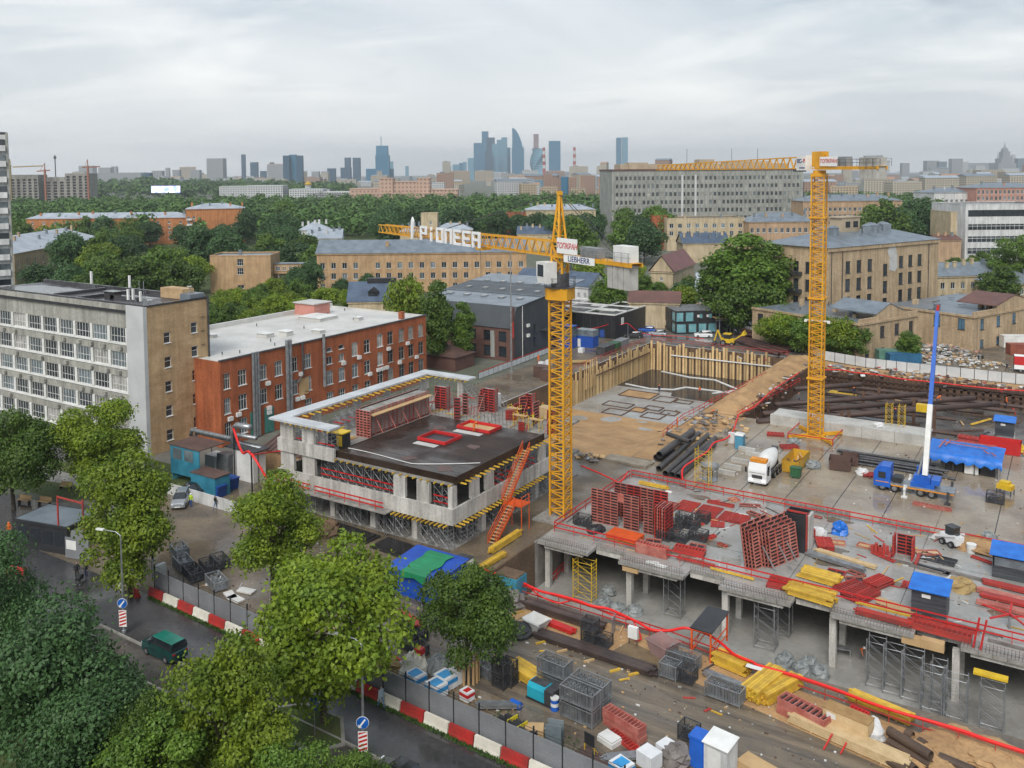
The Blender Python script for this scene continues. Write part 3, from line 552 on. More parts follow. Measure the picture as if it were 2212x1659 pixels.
for j in range(3):
    for i in range(5):
        x,y = -3.5 - 5*i,9+8*j; z = hh+.1+(y - 1.9)*.0872; q = B().box(x - .7,x+.7,y - .8,y+.8,z,z+.25); q.box(x - .55,x+.55,y - .65,y+.65,z+.25,z+.28,m=1); q.obj('skylight',[steel,glass_c],ro)
for y in (13,21): B().box(-dX,0,y - .12,y+.12,hh+.05+(y - 1.9)*.087,hh+.25+(y - 1.9)*.087).obj('roof_seam',zinc,ro)
for z in (4.6,6.9): B().box(.02,.45,6.0,6.9,z,z+.7).obj('air_conditioner',wht,r)
B().box(.02,2,12,20,5.2,5.4).obj('stair_landing',steel_d,r); lines(((1.9,12,0),(1.9,12,6.3)),((1.9,20,0),(1.9,20,6.3)),((1.9,12,6.3),(1.9,20,6.3)),r=.06).obj('stair_rail',steel_d,r)
# --- white annex with dark gable roof behind it
A = QD(2,1300,1180,245)
bld('white_annex','white annex with a dark gabled roof and a strip of small windows',*ov(2,1118,1065),ov(2,1600,1150)[0],TH - .62,9,12,whp,'gable',zincb,S=gr(12,(5.6,),.9,1.5),E=None,rise=3.5,ch=1)
# --- black site office with roof terrace
A = P(*ov(6,680,325)); r = th('black_cabin_office','long black box-shaped office with white roof frames','building',(A[0],A[1],0),0); w,d,h = 27,22,5.9
B().wall((-w,0),(1,0),w,0,h,[(w - 4.6,w - 2.9,.1,2.2)],.2).obj('wall',blk,r); B().wall((0,0),(0,1),d,0,h,[],.2).obj('wall',blk,r); B().box(-4.5,-3,.15,.2,.1,2.2).obj('door',mat('blue_door',(.03,.09,.35)),r)
B().box(-w,-.1,.1,d,h - .6,h - .4).obj('roof',roofd,r); q = B()
for y in (0,7.3,14.6,d - .3): q.box(-w,0,y,y+.3,h,h+.3)
for x in (-w,-18,-9,-.3): q.box(x,x+.3,.3,d,h+.002,h+.28)
q.obj('roof_frame',wht,r)
for i,(x,y) in enumerate(((-16,2.5),(-20,9),(-7,10),(-12,16))): B().box(x - 2.5,x+2.5,y - 1.5,y+1.5,h - .4,h - .25).obj('roof_panel',wht if i != 1 else mat('blue_sheet',(.03,.13,.45),(.02,.09,.33),.5,1),r)
for x in range(1,27,2): B().box(-x - .03,-x+.03,-.05,-.005,0,h).obj('panel_joint',darkp,r)
B().box(.02,.12,3.4,4.8,3.2,4.9).obj('notice_board',wht,r)
# --- glazed two-storey black office
A = P(*ov(6,1180,285)); C_ = P(*ov(6,1480,298)); rz = TH+math.radians(8); r = th('glazed_office','two-storey black modular office with turquoise glass corner','building',(A[0],A[1],0),rz); w,d,h = 15.5,11,6.0
tq = mat('turquoise_glass',(.20,.42,.46),(.12,.28,.32),.12,.5)
hsS = [(1.6,.3,2.6,2.4),(4.6,.3,2.2,2.4),(7.3,.3,2.2,2.4),(9.9,.3,2.2,2.4),(1.2,3.2,2.0,2.5),(3.8,3.2,2.2,2.5),(6.9,3.9,.9,1.3),(9.4,3.9,.9,1.3),(13,3.9,.9,1.3)]
facade(r,'S',w,d,0,h,hsS,blk,fm=blk,gms=[tq],nx=1); facade(r,'W',w,d,0,h,[(d - 2,.3,3,2.4),(d - 2,3.2,3,2.5),(d - 5.5,3.6,.9,1.5),(d - 6,.8,.9,1.6),(d - 8.5,.8,1.1,1.6)],blk,fm=blk,gms=[tq],nx=1); facade(r,'E',w,d,0,h,[],blk)
ro = B().box(.1,w - .1,.1,d,h - .4,h - .25).obj('roof',roofd,r)
for i in range(9): B().box(.2,w - .2,.5+1.2*i,.8+1.2*i,h - .24,h+.1).obj('roof_slat',steel,ro)
for x in (6.2,8.7,12.2): B().box(x - .45,x+.1,-.35,-.02,4.3,4.9).obj('air_conditioner',wht,r)
r2_ = th('viewing_stair','steel lookout platform with timber deck and stair beside the glazed office','platform',(A[0]+math.cos(rz)*10.8+math.sin(rz)*2.6,A[1]+math.sin(rz)*10.8 - math.cos(rz)*2.6,0),rz)
for x in (0,3,5.8):
    for y in (0,2.4): B().box(x - .12,x+.12,y - .12,y+.12,0,7).obj('post',steel,r2_)
B().box(-1,6.2,-.4,2.8,4.2,4.35).obj('deck',mat('plywood',(.50,.34,.17),(.42,.27,.13),.8,.6),r2_); B().box(-.8,6.2,-.3,2.8,7,7.15).obj('top_frame',steel,r2_)
q = lines(*[((x,y,3.8),(x+.8,y,4.2)) for x in np.arange(-.8,6,.8) for y in (-.3,2.7)],*[((x+.8,y,4.2),(x+1.6,y,3.8)) for x in np.arange(-.8,5,1.6) for y in (-.3,2.7)],r=.05); q.box(-1,6.2,-.35,-.25,3.7,3.8); q.box(-1,6.2,2.65,2.75,3.7,3.8); q.obj('truss',steel,r2_)
q = B()
for i in range(16): q.box(6.3+.3*i,6.6+.3*i,.4,1.8,4.0 - .26*i,4.06 - .26*i)
q.bar((6.3,.4,4.1),(11.1,.4,.1),.1,.25); q.bar((6.3,1.8,4.1),(11.1,1.8,.1),.1,.25); q.bar((6.3,.4,5.1),(11.1,.4,1.1),.06); q.bar((6.3,1.8,5.1),(11.1,1.8,1.1),.06)
for i in range(6): q.bar((6.3+.96*i,.4,4.1 - .8*i),(6.3+.96*i,.4,5.1 - .8*i),.05)
q.obj('stair',steel,r2_)
# --- grey slab office tower on the right
rz = TH+.10; D = 600; a = PD(1322,375,D); c = ray(1735,375); u = (math.cos(rz),math.sin(rz)); det = u[0]*-c[1]+u[1]*c[0]; w = abs((-a[0]*-c[1] - a[1]*c[0])/det); h = PD(1322,369,D)[2]; d = 42
r = th('slab_office','tall wide weathered grey concrete office slab with rows of narrow windows','building',(a[0],a[1],0),rz)
facade(r,'W',w,d,0,h,[],greyc); nr,ncol = 7,42; fh = 5.45
b = B().wall((0,0),(1,0),w,0,h,[(2+(w - 4)*i/ncol+.6,2+(w - 4)*i/ncol+(w - 4)/ncol*.78,h - 6.6 - fh*j,h - 3.8 - fh*j) for i in range(ncol) for j in range(nr)],.35); b.obj('wall',greyc,r)
for i in range(ncol):
    for j in range(nr):
        x0 = 2+(w - 4)*i/ncol+.6; x1 = 2+(w - 4)*i/ncol+(w - 4)/ncol*.78; window(r,(x0+x1)/2,.28,h - 6.6 - fh*j,0,round(x1 - x0 - .05,2),2.75,2,1,greyc,random.choice((glass,glass,glass_l,glass_c)) if random.random() < .5 else glass,True)
for i in range(ncol+1): B().box(2+(w - 4)*i/ncol - .18,2+(w - 4)*i/ncol+.18,-.55,-.01,4,h - .3).obj('fin',greyc,r)
for i in (15,18): B().box(2+(w - 4)*i/ncol - .7,2+(w - 4)*i/ncol+.7,-.9,-.56,6,h - 3).obj('white_strip',whp,r)
B().box(-.4,w+.4,-.6,d,h,h+1.0).obj('parapet',brownr,r); tanm = mat('tan_wall',(.42,.34,.24),(.33,.27,.19),.85,.2)
for x0,x1,y0,y1,z in ((8,w - 6,10,30,4.5),(w*.48,w*.56,12,24,7.5),(w*.64,w*.86,12,28,6),(w*.1,w*.2,8,20,5.5)): B().box(x0,x1,y0,y1,h+1.01,h+z).obj('roof_house',tanm,r)
for x in (w*.42,w*.66,w*.8): B().tube((x,15,h+4),(x,15,h+15),.15,5).obj('mast',steel_d,r)
# --- main beige ruin with patched plaster
rz = TH+math.radians(34); A,w = at_line(1791,536,2027,rz,22.4); d = 21
r = th('beige_ruin','four-storey beige brick ruin with dark empty windows and grey metal roof','building',(A[0],A[1],0),rz); h = 22.4
hs = []
for i,f in enumerate((.16,.255,.35,.49,.635,.725,.815)):
    for j in range(3):
        if f == .49: hs.append((w*f,4.5+4.6*j,2.0,3.2)); continue
        hs.append((w*f,6.2+4.6*j,2.0,3.2))
for f in (.16,.255,.35,.635,.725,.815): hs.append((w*f,1.6,1.7,3))
facade(r,'S',w,d,0,h,hs,beige,fm=steel_d,gms=[glass],nx=2,nz=(.7,)); facade(r,'W',w,d,0,h,[(d*f,z,1.7,3) for f in (.12,.28,.52,.7,.86) for z in (1.6,6.2,10.8,15.4)],beige,fm=steel_d,gms=[glass],nx=2); facade(r,'E',w,d,0,h,[],beige)
ro = roof(r,w,d,h,'hip',zinc,3.2,.6,beige); B().box(-.4,w+.4,-.4,-.02,h - 1.0,h - .05).obj('cornice',beige,r)
for i,(x,y) in enumerate(((4,6),(8,7.5),(12.5,8),(w*.52,7),(w*.62,8),(w*.74,8),(w*.8,11),(w*.68,11))): B().lathe([(1.5,h - .5),(1.5,h+4.2),(1.65,h+4.25),(.2,h+4.9)],(x,y,0),4 if i % 2 else 10).obj('vent_box',zinc,ro)
tw = B().box(w*.36,w*.52,9,13,h+1,h+6.6).obj('stair_house',tanm,ro); B().box(w*.35,w*.53,8.8,13.2,h+6.6,h+6.9).obj('stair_house_roof',tanm,ro)
for i in (.39,.46): B().box(w*i,w*i+2,8.9,8.99,h+4,h+5.6).obj('opening',glass,ro)
ptc = mat('plaster_patch',(.50,.50,.48),(.40,.40,.39),.9,.6)
q = B().prism([(0,0),(2.6,-.6),(3.9,.4),(3.7,3.8),(2.9,6.3),(.8,6.6),(-.8,5),(.3,3.2)],0,.03); q.v = [(x+w*.52,-.035 - z,y+15.2) for x,y,z in q.v]; q.obj('plaster_patch',ptc,r)
for x in (1.0,w*.11,w*.9): B().tube((x,-.15,0),(x,-.15,h - 1),.1,6).obj('downpipe',steel_d,r)
for z in (5.6,10.2,14.8): B().box(-1.2,-.02,d - d*.62,d - d*.42,z,z+.9).obj('balcony',steel_d,r)
# --- low ruins in front of it
def low_ruin(label,x0,y0,x1,d,h,ncol,blue=False):
    A,w = at_line(x0,y0,x1,rz,h); r = th('low_ruin',label,'building',(A[0],A[1],0),rz); gm = [mat('blue_film',(.10,.22,.32),(.05,.10,.15),.3,.5)] if blue else [glass]
    facade(r,'S',w,d,0,h,grid(w,ncol,(4.6,),1.7,2.6)+grid(w,ncol,(.3,),1.6,2.0)[: ncol // 2],beige,fm=steel_d,gms=gm,nx=2,nz=(.65,)); facade(r,'W',w,d,0,h,grid(d,max(3,int(d/5)),(4.6,),1.7,2.6),beige,fm=steel_d,gms=gm,nx=2); facade(r,'E',w,d,0,h,[],beige)
    q = B().box(.2,w - .2,.2,d,h - .5,h - .3); q.obj('roof',zinc,r); q = B().box(-.3,w+.3,-.3,-.01,h - .5,h); q.box(-.3,-.01,0,d,h - .5,h); q.obj('cornice',beige,r)
    B().box(0,w,.02,.5,h,h+.8).obj('parapet',beige,r); q = B()
    q.profy([(w*.28,h+.8),(w*.72,h+.8),(w*.72,h+1.6),(w*.5,h+3.4),(w*.28,h+1.6)],.03,.7); g = q.obj('pediment',beige,r); B().profy([(w*.26,h+1.55),(w*.5,h+3.55),(w*.74,h+1.55),(w*.74,h+1.35),(w*.5,h+3.38),(w*.26,h+1.35)],-.1,d*.4).obj('gable_roof',[zinc,brownr][ncol > 4],r)
    for i in range(6): x = random.uniform(1,w - 2); y = random.uniform(3,d - 2); B().box(x,x+random.uniform(.6,1.6),y,y+.9,h - .3,h+random.uniform(.4,1.3)).obj('chimney',random.choice((beige,zinc)),r)
    for i in range(5): x = w*random.random(); y = random.uniform(5,d); q = B(); q.bar((x,y,h - .1),(x+random.uniform(-3,3),y+random.uniform(-2,2),h+.15),.25,.1); q.obj('loose_plank',bark,r)
    for x in (w*.04,w*.55): B().tube((x,-.15,0),(x,-.15,h - .5),.08,6).obj('downpipe',beige,r)
    return r,w
low_ruin('low beige ruin with a pedimented gable behind the green bushes',*ov(3,1150,1340),ov(3,1525,1310)[0],30,8.6,4)
low_ruin('low beige ruin with blue-filmed windows beside the rubbish heap',*ov(3,1890,1292),2270,24,8.2,5,True)
# --- houses farther right
bld('yellow_house','small yellow house with white-framed windows and patched grey roof',*ov(3,1655,1035),ov(3,2110,1035)[0],rz - .45,9,14,cream,'gable',zinc,S=gr(7,(1.2,5),1.4,2),E=gr(3,(5,),1.3,2),rise=3.5,ch=7,far=False)
bld('yellow_house','yellow corner house cut off by the right edge of the photo',*ov(3,2105,1085),2260,TH+.3,8,12,cream,'hip',zinc,S=gr(4,(1.2,4.6),1.4,2),ch=2,far=False)
r,w,ro = bld('ribbon_office','white modern office with dark ribbon windows at the right edge',*ov(3,1836,572),2280,TH+.05,25.7,30,whp,'flat',roofd,ch=0)
nw = int(w/2.2)
for k,(z,hh) in enumerate(((20.3,3.0),(14.2,2.6),(8.6,2.6),(3.2,2.6))):
    o = B().box(1.2,w - .5,-.06,-.005,z,z+hh).obj('ribbon',glass,r)
    for i in range(nw): B().box(1.2+2.2*i - .06,1.2+2.2*i+.06,-.14,-.07,z,z+hh).obj('mullion',blk if k == 0 else whp,o)
    if k: B().box(1.2,w - .5,-.14,-.07,z+hh*.62,z+hh*.7).obj('transom',whp,o)
bld('white_corner_house','white corner house with grey roof above the ribbon-window office',*ov(3,1632,492),ov(3,1922,492)[0],TH+.1,27,25,whp,'hip',zinc,S=gr(9,(4,8,12,16,20),1.8,2.4),rise=3,ch=4)
bld('pink_house','long pink stone house with blue-grey roof near the right edge',*ov(3,1906,462),2260,TH+.03,30,25,pinkp,'hip',zinc,S=gr(16,(4,8.5,13,17.5,22,26),1.8,2.6),rise=3,ch=3)
far_box(X3(1935),X3(2085),Y2(345),1500,'cream_office','left one of two cream office slabs behind the pink house',fc[0]); far_box(X3(2095),X3(2230),Y2(358),1450,'cream_office','right one of two cream office slabs behind the pink house',fc[0])
bld('brown_institute','long brown institute with grey-blue roof between crane and white house',*ov(3,782,548),ov(3,1422,548)[0],TH+.04,24,20,peach,'hip',zinc,S=gr(20,(6,10,14,18),1.9,2.2),rise=3.5,ch=8)
bld('peach_house','peach house with ridged grey metal roof left of the second crane',*ov(3,432,683),ov(3,858,683)[0],TH+.03,15.5,18,peach,'hip',zinc,S=gr(11,(3.5,9.8),1.9,2.6),rise=4.5,ch=5)
bld('cream_house','low cream house below the grey slab office',*ov(2,2112,662),ov(3,402,655)[0],TH+.02,17,22,cream,'flat',roofd,S=gr(9,(8,12),2.2,2.4),ch=2)
bld('red_end_house','house end of dark red brick beside the cream house',*ov(2,2016,645),ov(2,2110,650)[0],TH+.02,18,25,redb,'flat',roofd,S=[(4,9,1,1.8)],ch=0)
bld('blue_roof_row','low cream row with blue metal roof behind the poplar',*ov(3,2,822),ov(3,300,822)[0],TH+.05,9,12,cream,'gable',zincb,rise=4.5,ch=6)
bld('gabled_hall','cream hall with maroon roof and round gable window',*ov(2,2000,1000),ov(2,2150,990)[0],TH - .45,11,26,cream,'gabley',maroon,S=lambda L: [(L*.3,2,1,3),(L*.7,2,1,3),(L*.5,8,1,1.2)],E=gr(6,(3,),1.2,3),rise=5,ch=0)
bld('beige_apartments','beige apartment house with pale roof left of the grey slab office',*ov(2,1200,605),ov(2,1648,600)[0],TH+.02,19.5,18,cream,'hip',tin_l,S=gr(12,(4,7.2,10.4,13.6),1.6,1.8),rise=3,ch=10)
bld('red_brick_block','plain red brick block in front of the beige apartments',*ov(2,1072,628),ov(2,1298,625)[0],TH+.02,17,16,redb,'flat',roofd,ch=1)
bld('pink_wing','low pinkish wing at the end of the red brick block',*ov(2,960,640),ov(2,1072,640)[0],TH+.02,15,16,pinkp,'flat',roofd,S=gr(5,(11,),1.2,1.5),ch=0)
bld('dark_roof_row','low row with dark lumpy roof under the red brick block',*ov(2,1140,760),ov(2,1380,765)[0],TH - .1,9,12,cream,'gable',zincb,rise=4,ch=6)
r,w,ro = bld('cream_turret','cream square turret rising above pale roofs',*ov(2,515,628),ov(2,622,620)[0],TH,20,8,cream,'flat',roofd,S=lambda L: [(L*.6,14,1.2,2)],ch=0)
for lab,a,b_,c,h in (('pale roofed house under the crane jib, left of the turret',380,745,520,11),('pale roofed house under the crane jib, right of the turret',600,735,850,11)): bld('pale_roof_house',lab,*ov(2,a,b_),ov(2,c,b_)[0],TH+.05,h,14,cream,'hip',tin_l,rise=3.5,ch=4)
for lab,a,b_,c,h,k in (('pale tin-roofed house at the edge of the wood, farther one',1935,735,2120,13,'hip'),('pale tin-roofed house at the edge of the wood, nearer one',1990,790,2212,12,'gable')): bld('tin_roof_house',lab,*ov(1,a,b_),ov(1,c,b_)[0],TH+.1,h,14,whp,k,tin_l,rise=4,ch=5)
bld('yellow_shed','small yellow house behind the black office',*ov(2,1866,1200),ov(2,2190,1190)[0],TH - .2,7,10,cream,'gable',brownr,rise=2.5,ch=0)
bld('mansard_house','yellow house with pale mansard roof beside the poplar',*ov(3,85,1130),ov(3,290,1140)[0],TH - .3,6,10,cream,'gable',tin_l,S=gr(4,(2.5,),1.3,1.8),rise=5,ch=0,far=False)
bld('blank_wall_house','tall blank cream wall left of the ribbon-window office',*ov(3,1738,620),ov(3,1834,620)[0],TH,22,20,cream,'flat',roofd,ch=0)
bld('grey_house','small grey house with tin roof left of the blank cream wall',*ov(3,1432,640),ov(3,1520,640)[0],TH,18,14,greyc,'hip',tin_l,S=gr(3,(10,),1.5,2),ch=0)
bld('dark_shed','low dim shed behind the beige ruin',*ov(3,1660,800),ov(3,1805,805)[0],TH,10,12,peach,'gable',brownr,rise=2,ch=3)
# --- concrete shells of unfinished blocks on the left horizon
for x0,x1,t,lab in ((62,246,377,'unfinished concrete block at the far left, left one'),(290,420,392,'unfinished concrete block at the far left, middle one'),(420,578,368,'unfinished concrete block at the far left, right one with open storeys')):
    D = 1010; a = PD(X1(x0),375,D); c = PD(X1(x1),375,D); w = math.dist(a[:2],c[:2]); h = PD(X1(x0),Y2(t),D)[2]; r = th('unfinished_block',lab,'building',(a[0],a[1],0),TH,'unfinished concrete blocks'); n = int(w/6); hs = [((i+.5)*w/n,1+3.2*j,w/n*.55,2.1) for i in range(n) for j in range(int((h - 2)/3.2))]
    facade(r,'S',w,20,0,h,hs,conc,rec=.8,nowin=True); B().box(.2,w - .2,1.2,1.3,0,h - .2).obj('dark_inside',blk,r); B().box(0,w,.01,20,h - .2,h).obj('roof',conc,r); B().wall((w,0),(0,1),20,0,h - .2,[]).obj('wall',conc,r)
def mini_crane(lab,x,yb,yt,xj0,xj1,D,m):
    q = PD(x,375,D); r = th('distant_crane',lab,'crane',(q[0],q[1],0),TH,'far away tower cranes'); h = PD(x,yt,D)[2]; s = D/FPX
    B().box(-.9,.9,-.9,.9,0,h).obj('mast',m,r); q = B(); q.bar(((xj0 - x)*s,0,h - 2),((xj1 - x)*s,0,h - 1),1.3,1.3); q.bar((0,0,h),(0,0,h+7),.8); q.bar(((xj0 - x)*s*.6,0,h - 1.4),(0,0,h+7),.3); q.obj('jib',m,r)
ycr = mat('crane_far_yellow',(.36,.27,.13),rough=.6); rcr = mat('crane_far_red',(.35,.14,.09),rough=.6)
mini_crane('pale yellow crane above the left unfinished block',22,400,357,28,92,1000,ycr); mini_crane('red crane above the right unfinished block',190,400,358,178,216,1000,rcr); mini_crane('small red crane above the middle unfinished block',97,395,366,80,108,1000,rcr)
q = PD(120,375,1100); tag(B().tube((0,0,0),(0,0,PD(120,335,1100)[2]),.7,6).box(-1.3,1.3,-1,1,PD(120,343,1100)[2],PD(120,338,1100)[2]).obj('radio_mast',steel_d,None,(q[0],q[1],0)),'thin radio mast above the unfinished blocks','mast')
# ================================================================== white ribbon-window office at the left (facade along Y = 80.7)
r = th('white_office','five-storey white and grey office with wide windows and tan brick end wall','building',(-116,80.7,0),0)
Wd,Dp,Hh = 46,11.4,22.4
tanb = mat('tan_brick',(.55,.385,.215),(.43,.285,.15),.85,.35,fine=.25,streak=.2,bump=.1,stretch=(1,1,2.2)); spand = mat('grey_spandrel',(.42,.41,.37),(.33,.32,.285),.8,.25,fine=.2,streak=.35); pierm = mat('grey_pier',(.50,.51,.51),(.43,.44,.44),.7,.3)
hs = []
bay = 4.55; n = 9
for j in range(5):
    for i in range(n): hs.append((Wd - 6.6 - bay*i,1.6+3.75*j,3.9,2.35))
b = B().wall((-Wd,0),(1,0),Wd - 4.2,0,Hh - .2,[(c - 1.95,c+1.95,z,z+2.35) for c,z,*_ in hs],.25); b.obj('wall',spand,r)
for k,(c,z,*_) in enumerate(hs):
    window(r,-Wd+c,.16,z,0,3.86,2.3,5,(.42,),wht,random.choice((glass,glass,glass_l,glass_c)))
for j in range(5):
    B().box(-Wd,-4.21,-.13,-.01,1.35+3.75*j,1.57+3.75*j).obj('sill_band',wht,r)
    for i in range(n+1): B().box(-6.6 - bay*(i - .5) - .31,-6.6 - bay*(i - .5)+.31,-.11,-.01,1.6+3.75*j,3.96+3.75*j).obj('white_pier',wht,r)
    for i in range(11):
        if random.random() < .75: x = -6 - 3.6*i+random.uniform(-.8,.8); B().box(x - .4,x+.4,-.48,-.14,.55+3.75*j,1.1+3.75*j).obj('air_conditioner',spand,r)
B().box(-4.2,0,-.22,.4,0,Hh+.1).obj('corner_pier',pierm,r)
B().box(-Wd,-4.25,-.35,-.02,Hh - 1.1,Hh - .75).obj('dark_groove',blk,r); B().box(-Wd,-4.25,-.25,-.02,Hh - .7,Hh+.1).obj('roof_band',spand,r)
ew = [(3.4+.0*j,2.2+3.75*j - .7,1.15,1.7) for j in range(5)]+[(8.3,2.2+3.75*j+.1,1.15,1.7) for j in range(5)]
B().wall((0,.4),(0,1),Dp - .4,0,Hh,[(c - .6,c+.6,z,z+1.7) for c,z,*_ in ew],.25).obj('brick_end_wall',tanb,r)
for c,z,*_ in ew: window(r,-.17,.4+c,z,math.pi/2,1.16,1.66,1,(.6,),wht,glass)
ro = B().box(-Wd,-.05,.45,Dp,Hh - .35,Hh - .15).obj('roof',roofd,r)
q = B().box(-Wd,0,.05,.44,Hh+.1,Hh+.35); q.box(-.35,.08,.44,Dp,Hh,Hh+.3); q.box(-Wd,-.36,Dp - .3,Dp,Hh - .15,Hh+.4); q.obj('parapet',roofd,r)
for x,y0,y1,z in ((-11,4,4.8,.5),(-18,1,10,.35),(-25,1,10,.35)): B().box(x - 3.5 if y1 - y0 < 2 else x - .3,x+3.5 if y1 - y0 < 2 else x+.3,y0,y1,Hh - .14,Hh+z).obj('roof_curb',roofd,ro)
B().box(-16,-13.5,4,5.4,Hh - .14,Hh+.9).box(-16.2,-13.3,3.8,5.6,Hh+.9,Hh+1.0).obj('roof_hatch',roofd,ro)
B().box(-8.5,-3,9,11.2,Hh - .1,Hh+1.5).obj('brick_lift_house',tanb,ro); B().box(-3,-.5,8.5,11.2,Hh - .1,Hh+.9).obj('tin_house',zinc,ro)
def antenna(x,y,hgt,kind):
    q = B().tube((x,y,Hh - .15),(x,y,Hh+hgt),.05,6); q.bar((x - .6,y,Hh),(x,y,Hh+hgt*.5),.04); q.bar((x+.6,y,Hh),(x,y,Hh+hgt*.5),.04); o = q.obj('antenna_mast',steel,ro)
    if kind == 'panel': B().box(x - .18,x+.18,y - .35,y - .1,Hh+hgt*.35,Hh+hgt+.3).obj('panel_antenna',wht,o)
    elif kind == 'dish': B().lathe([(.05,0),(.4,.12),(.42,.14)],(x,y,Hh+hgt - .2)).obj('dish',wht,o)
for a in ((-5.2,1.2,2.0,'panel'),(-4.4,1.5,2.1,'panel'),(-2.6,1.5,1.8,'panel'),(-2.0,2.4,.8,'dish'),(-1.2,9,2.2,'dish'),(-17,9.5,2.6,'panel'),(-27,9,2.8,'panel'),(-15.5,10,2.0,''),(-14.6,10.2,2.0,'')): antenna(*a)
q = B()
for i in range(9): q.box(.03,.12,9.9,10.6,2+2.2*i,2.05+2.2*i)
q.tube((.25,11.2,.3),(.25,11.2,Hh+.6),.16,8); q.obj('downpipe',steel_d,r)
# ================================================================== red brick workshop with white flat roof (facade along X = -110)
r = th('red_workshop','long red brick workshop with flat white roof and silver ducts','building',(-110,89.2,0),0); L,Dw,Hr = 51,26,13.4
whr = mat('white_roof',(.60,.59,.56),(.46,.455,.43),.45,.16,fine=.08)
hs = []
ys = [1.3,4.3,8.5,11.8,15.2,18.4,23.6,26.6,30.1,33.4,37.0,40.0,43.3,46.2,49.3]
for i,y in enumerate(ys):
    for j,z in enumerate((2.4,5.9,9.4) if i > 9 else (1.2,5.0,8.9)):
        if i in (6,7) and j == 2: hs += [(y,8.6,1.5,1.4,2,1),(y,10.8,1.4,.8,1,1)]; continue
        if j == 0 and i in (2,3,4): continue
        hs.append((y,z,1.7 if i else 1.3,2.5,3 if i < 8 else 2,(.66,)))
b = B().wall((0,0),(0,1),L,0,Hr,[(c - w/2,c+w/2,z,z+h) for c,z,w,h,*_ in hs],.25); b.obj('wall',redb,r)
for c,z,w,h,nx,nz in hs: window(r,-.2,c,z,math.pi/2,w - .05,h - .05,nx,nz,wht if c < 40 else spand,random.choice((glass,glass,glass_l,glass_c)))
B().wall((0,L),(-1,0),Dw,0,Hr,[]).obj('wall',redb,r); B().wall((-Dw,0),(1,0),Dw,0,Hr,[]).obj('wall',redb,r)
ro = B().box(-Dw,-.02,.05,L - .05,Hr - .5,Hr - .25).obj('roof',whr,r)
q = B().box(-.25,.18,-.1,L+.1,Hr,Hr+.22); q.obj('coping',steel_d,r); B().box(-Dw - .1,-Dw+.5,0,L,Hr - .25,Hr+.6).box(-Dw+.5,-.26,L - .3,L,Hr - .25,Hr+.1).obj('parapet',whr,r)
for x,y,sx,sy,sz in ((-11,19,2.5,1.8,.7),(-9,22,2.0,1.6,.8),(-6,27,2.2,1.4,.5),(-17,38,6,5,.6),(-9,41,1.3,1.3,.6),(-19,14,1.4,1,.5)):
    o = B().box(x - sx/2,x+sx/2,y - sy/2,y+sy/2,Hr - .24,Hr - .24+sz).obj('roof_box',whr,ro); B().box(x - sx/2 - .15,x+sx/2+.15,y - sy/2 - .15,y+sy/2+.15,Hr - .24+sz,Hr - .16+sz).obj('lid',wht,o)
for i in range(14): x = random.uniform(-24,-2); y = random.uniform(3,49); B().tube((x,y,Hr - .3),(x,y,Hr+.25),.09,6).obj('vent_pipe',steel_d,ro)
pinkm = mat('pink_plaster_box',(.55,.25,.20),(.48,.2,.16),.8,.5); o = B().box(-25.5,-20,40,44.5,Hr - .24,Hr+2.1).obj('pink_roof_house',pinkm,ro); B().box(-25.8,-19.7,39.7,44.8,Hr+2.1,Hr+2.3).obj('roof_slab',whr,o)
B().box(-3,-2.2,46,47,Hr - .2,Hr+1.2).obj('chimney',redb,ro)
def duct(y,z0,z1,rad,n_):
    q = B()
    for i in range(n_): q.tube((.35,y+i*rad*2.3,z0),(.35,y+i*rad*2.3,z1),rad,8)
    for z in np.arange(z0+1,z1 - .2,1.4):
        for i in range(n_): q.tube((.35,y+i*rad*2.3,z),(.35,y+i*rad*2.3,z+.08),rad*1.15,8)
    q.obj('duct',steel,r)
duct(6.2,.2,Hr+.4,.22,3); duct(13.4,.2,Hr+1.2,.3,2); duct(21.9,5,Hr+.9,.27,1)
B().path([(.35,16.9,Hr+.3),(.35,16.9,8.2),(.35,15.6,7.0)],.16,6).obj('dark_flue',steel_d,r); B().box(.02,.08,16.2,18.4,4.6,7.4).obj('boarded_panel',mat('plywood',(.5,.34,.17)),r)
for y,z in ((9.3,7.9),(16.6,8.0),(9.4,3.8),(9.4,3.1),(15.6,3.9),(16.8,3.9),(26.9,7.9),(31,8.2),(39.2,8.4),(44.9,8.5),(33.8,4.6),(36.2,4.9),(37.4,4.9),(38.6,4.9),(47.6,5.3),(42.4,5.2),(1.6,3.9),(3.2,4.2)): B().box(.02,.42,y - .42,y+.42,z,z+.62).obj('air_conditioner',wht,r)
teal = mat('teal_sheet',(.06,.22,.19),(.04,.15,.13),.5,.8)
for y in (6.6,9.5): B().box(.02,.1,y - 1,y+1,.1,4.2).obj('teal_door',teal,r)
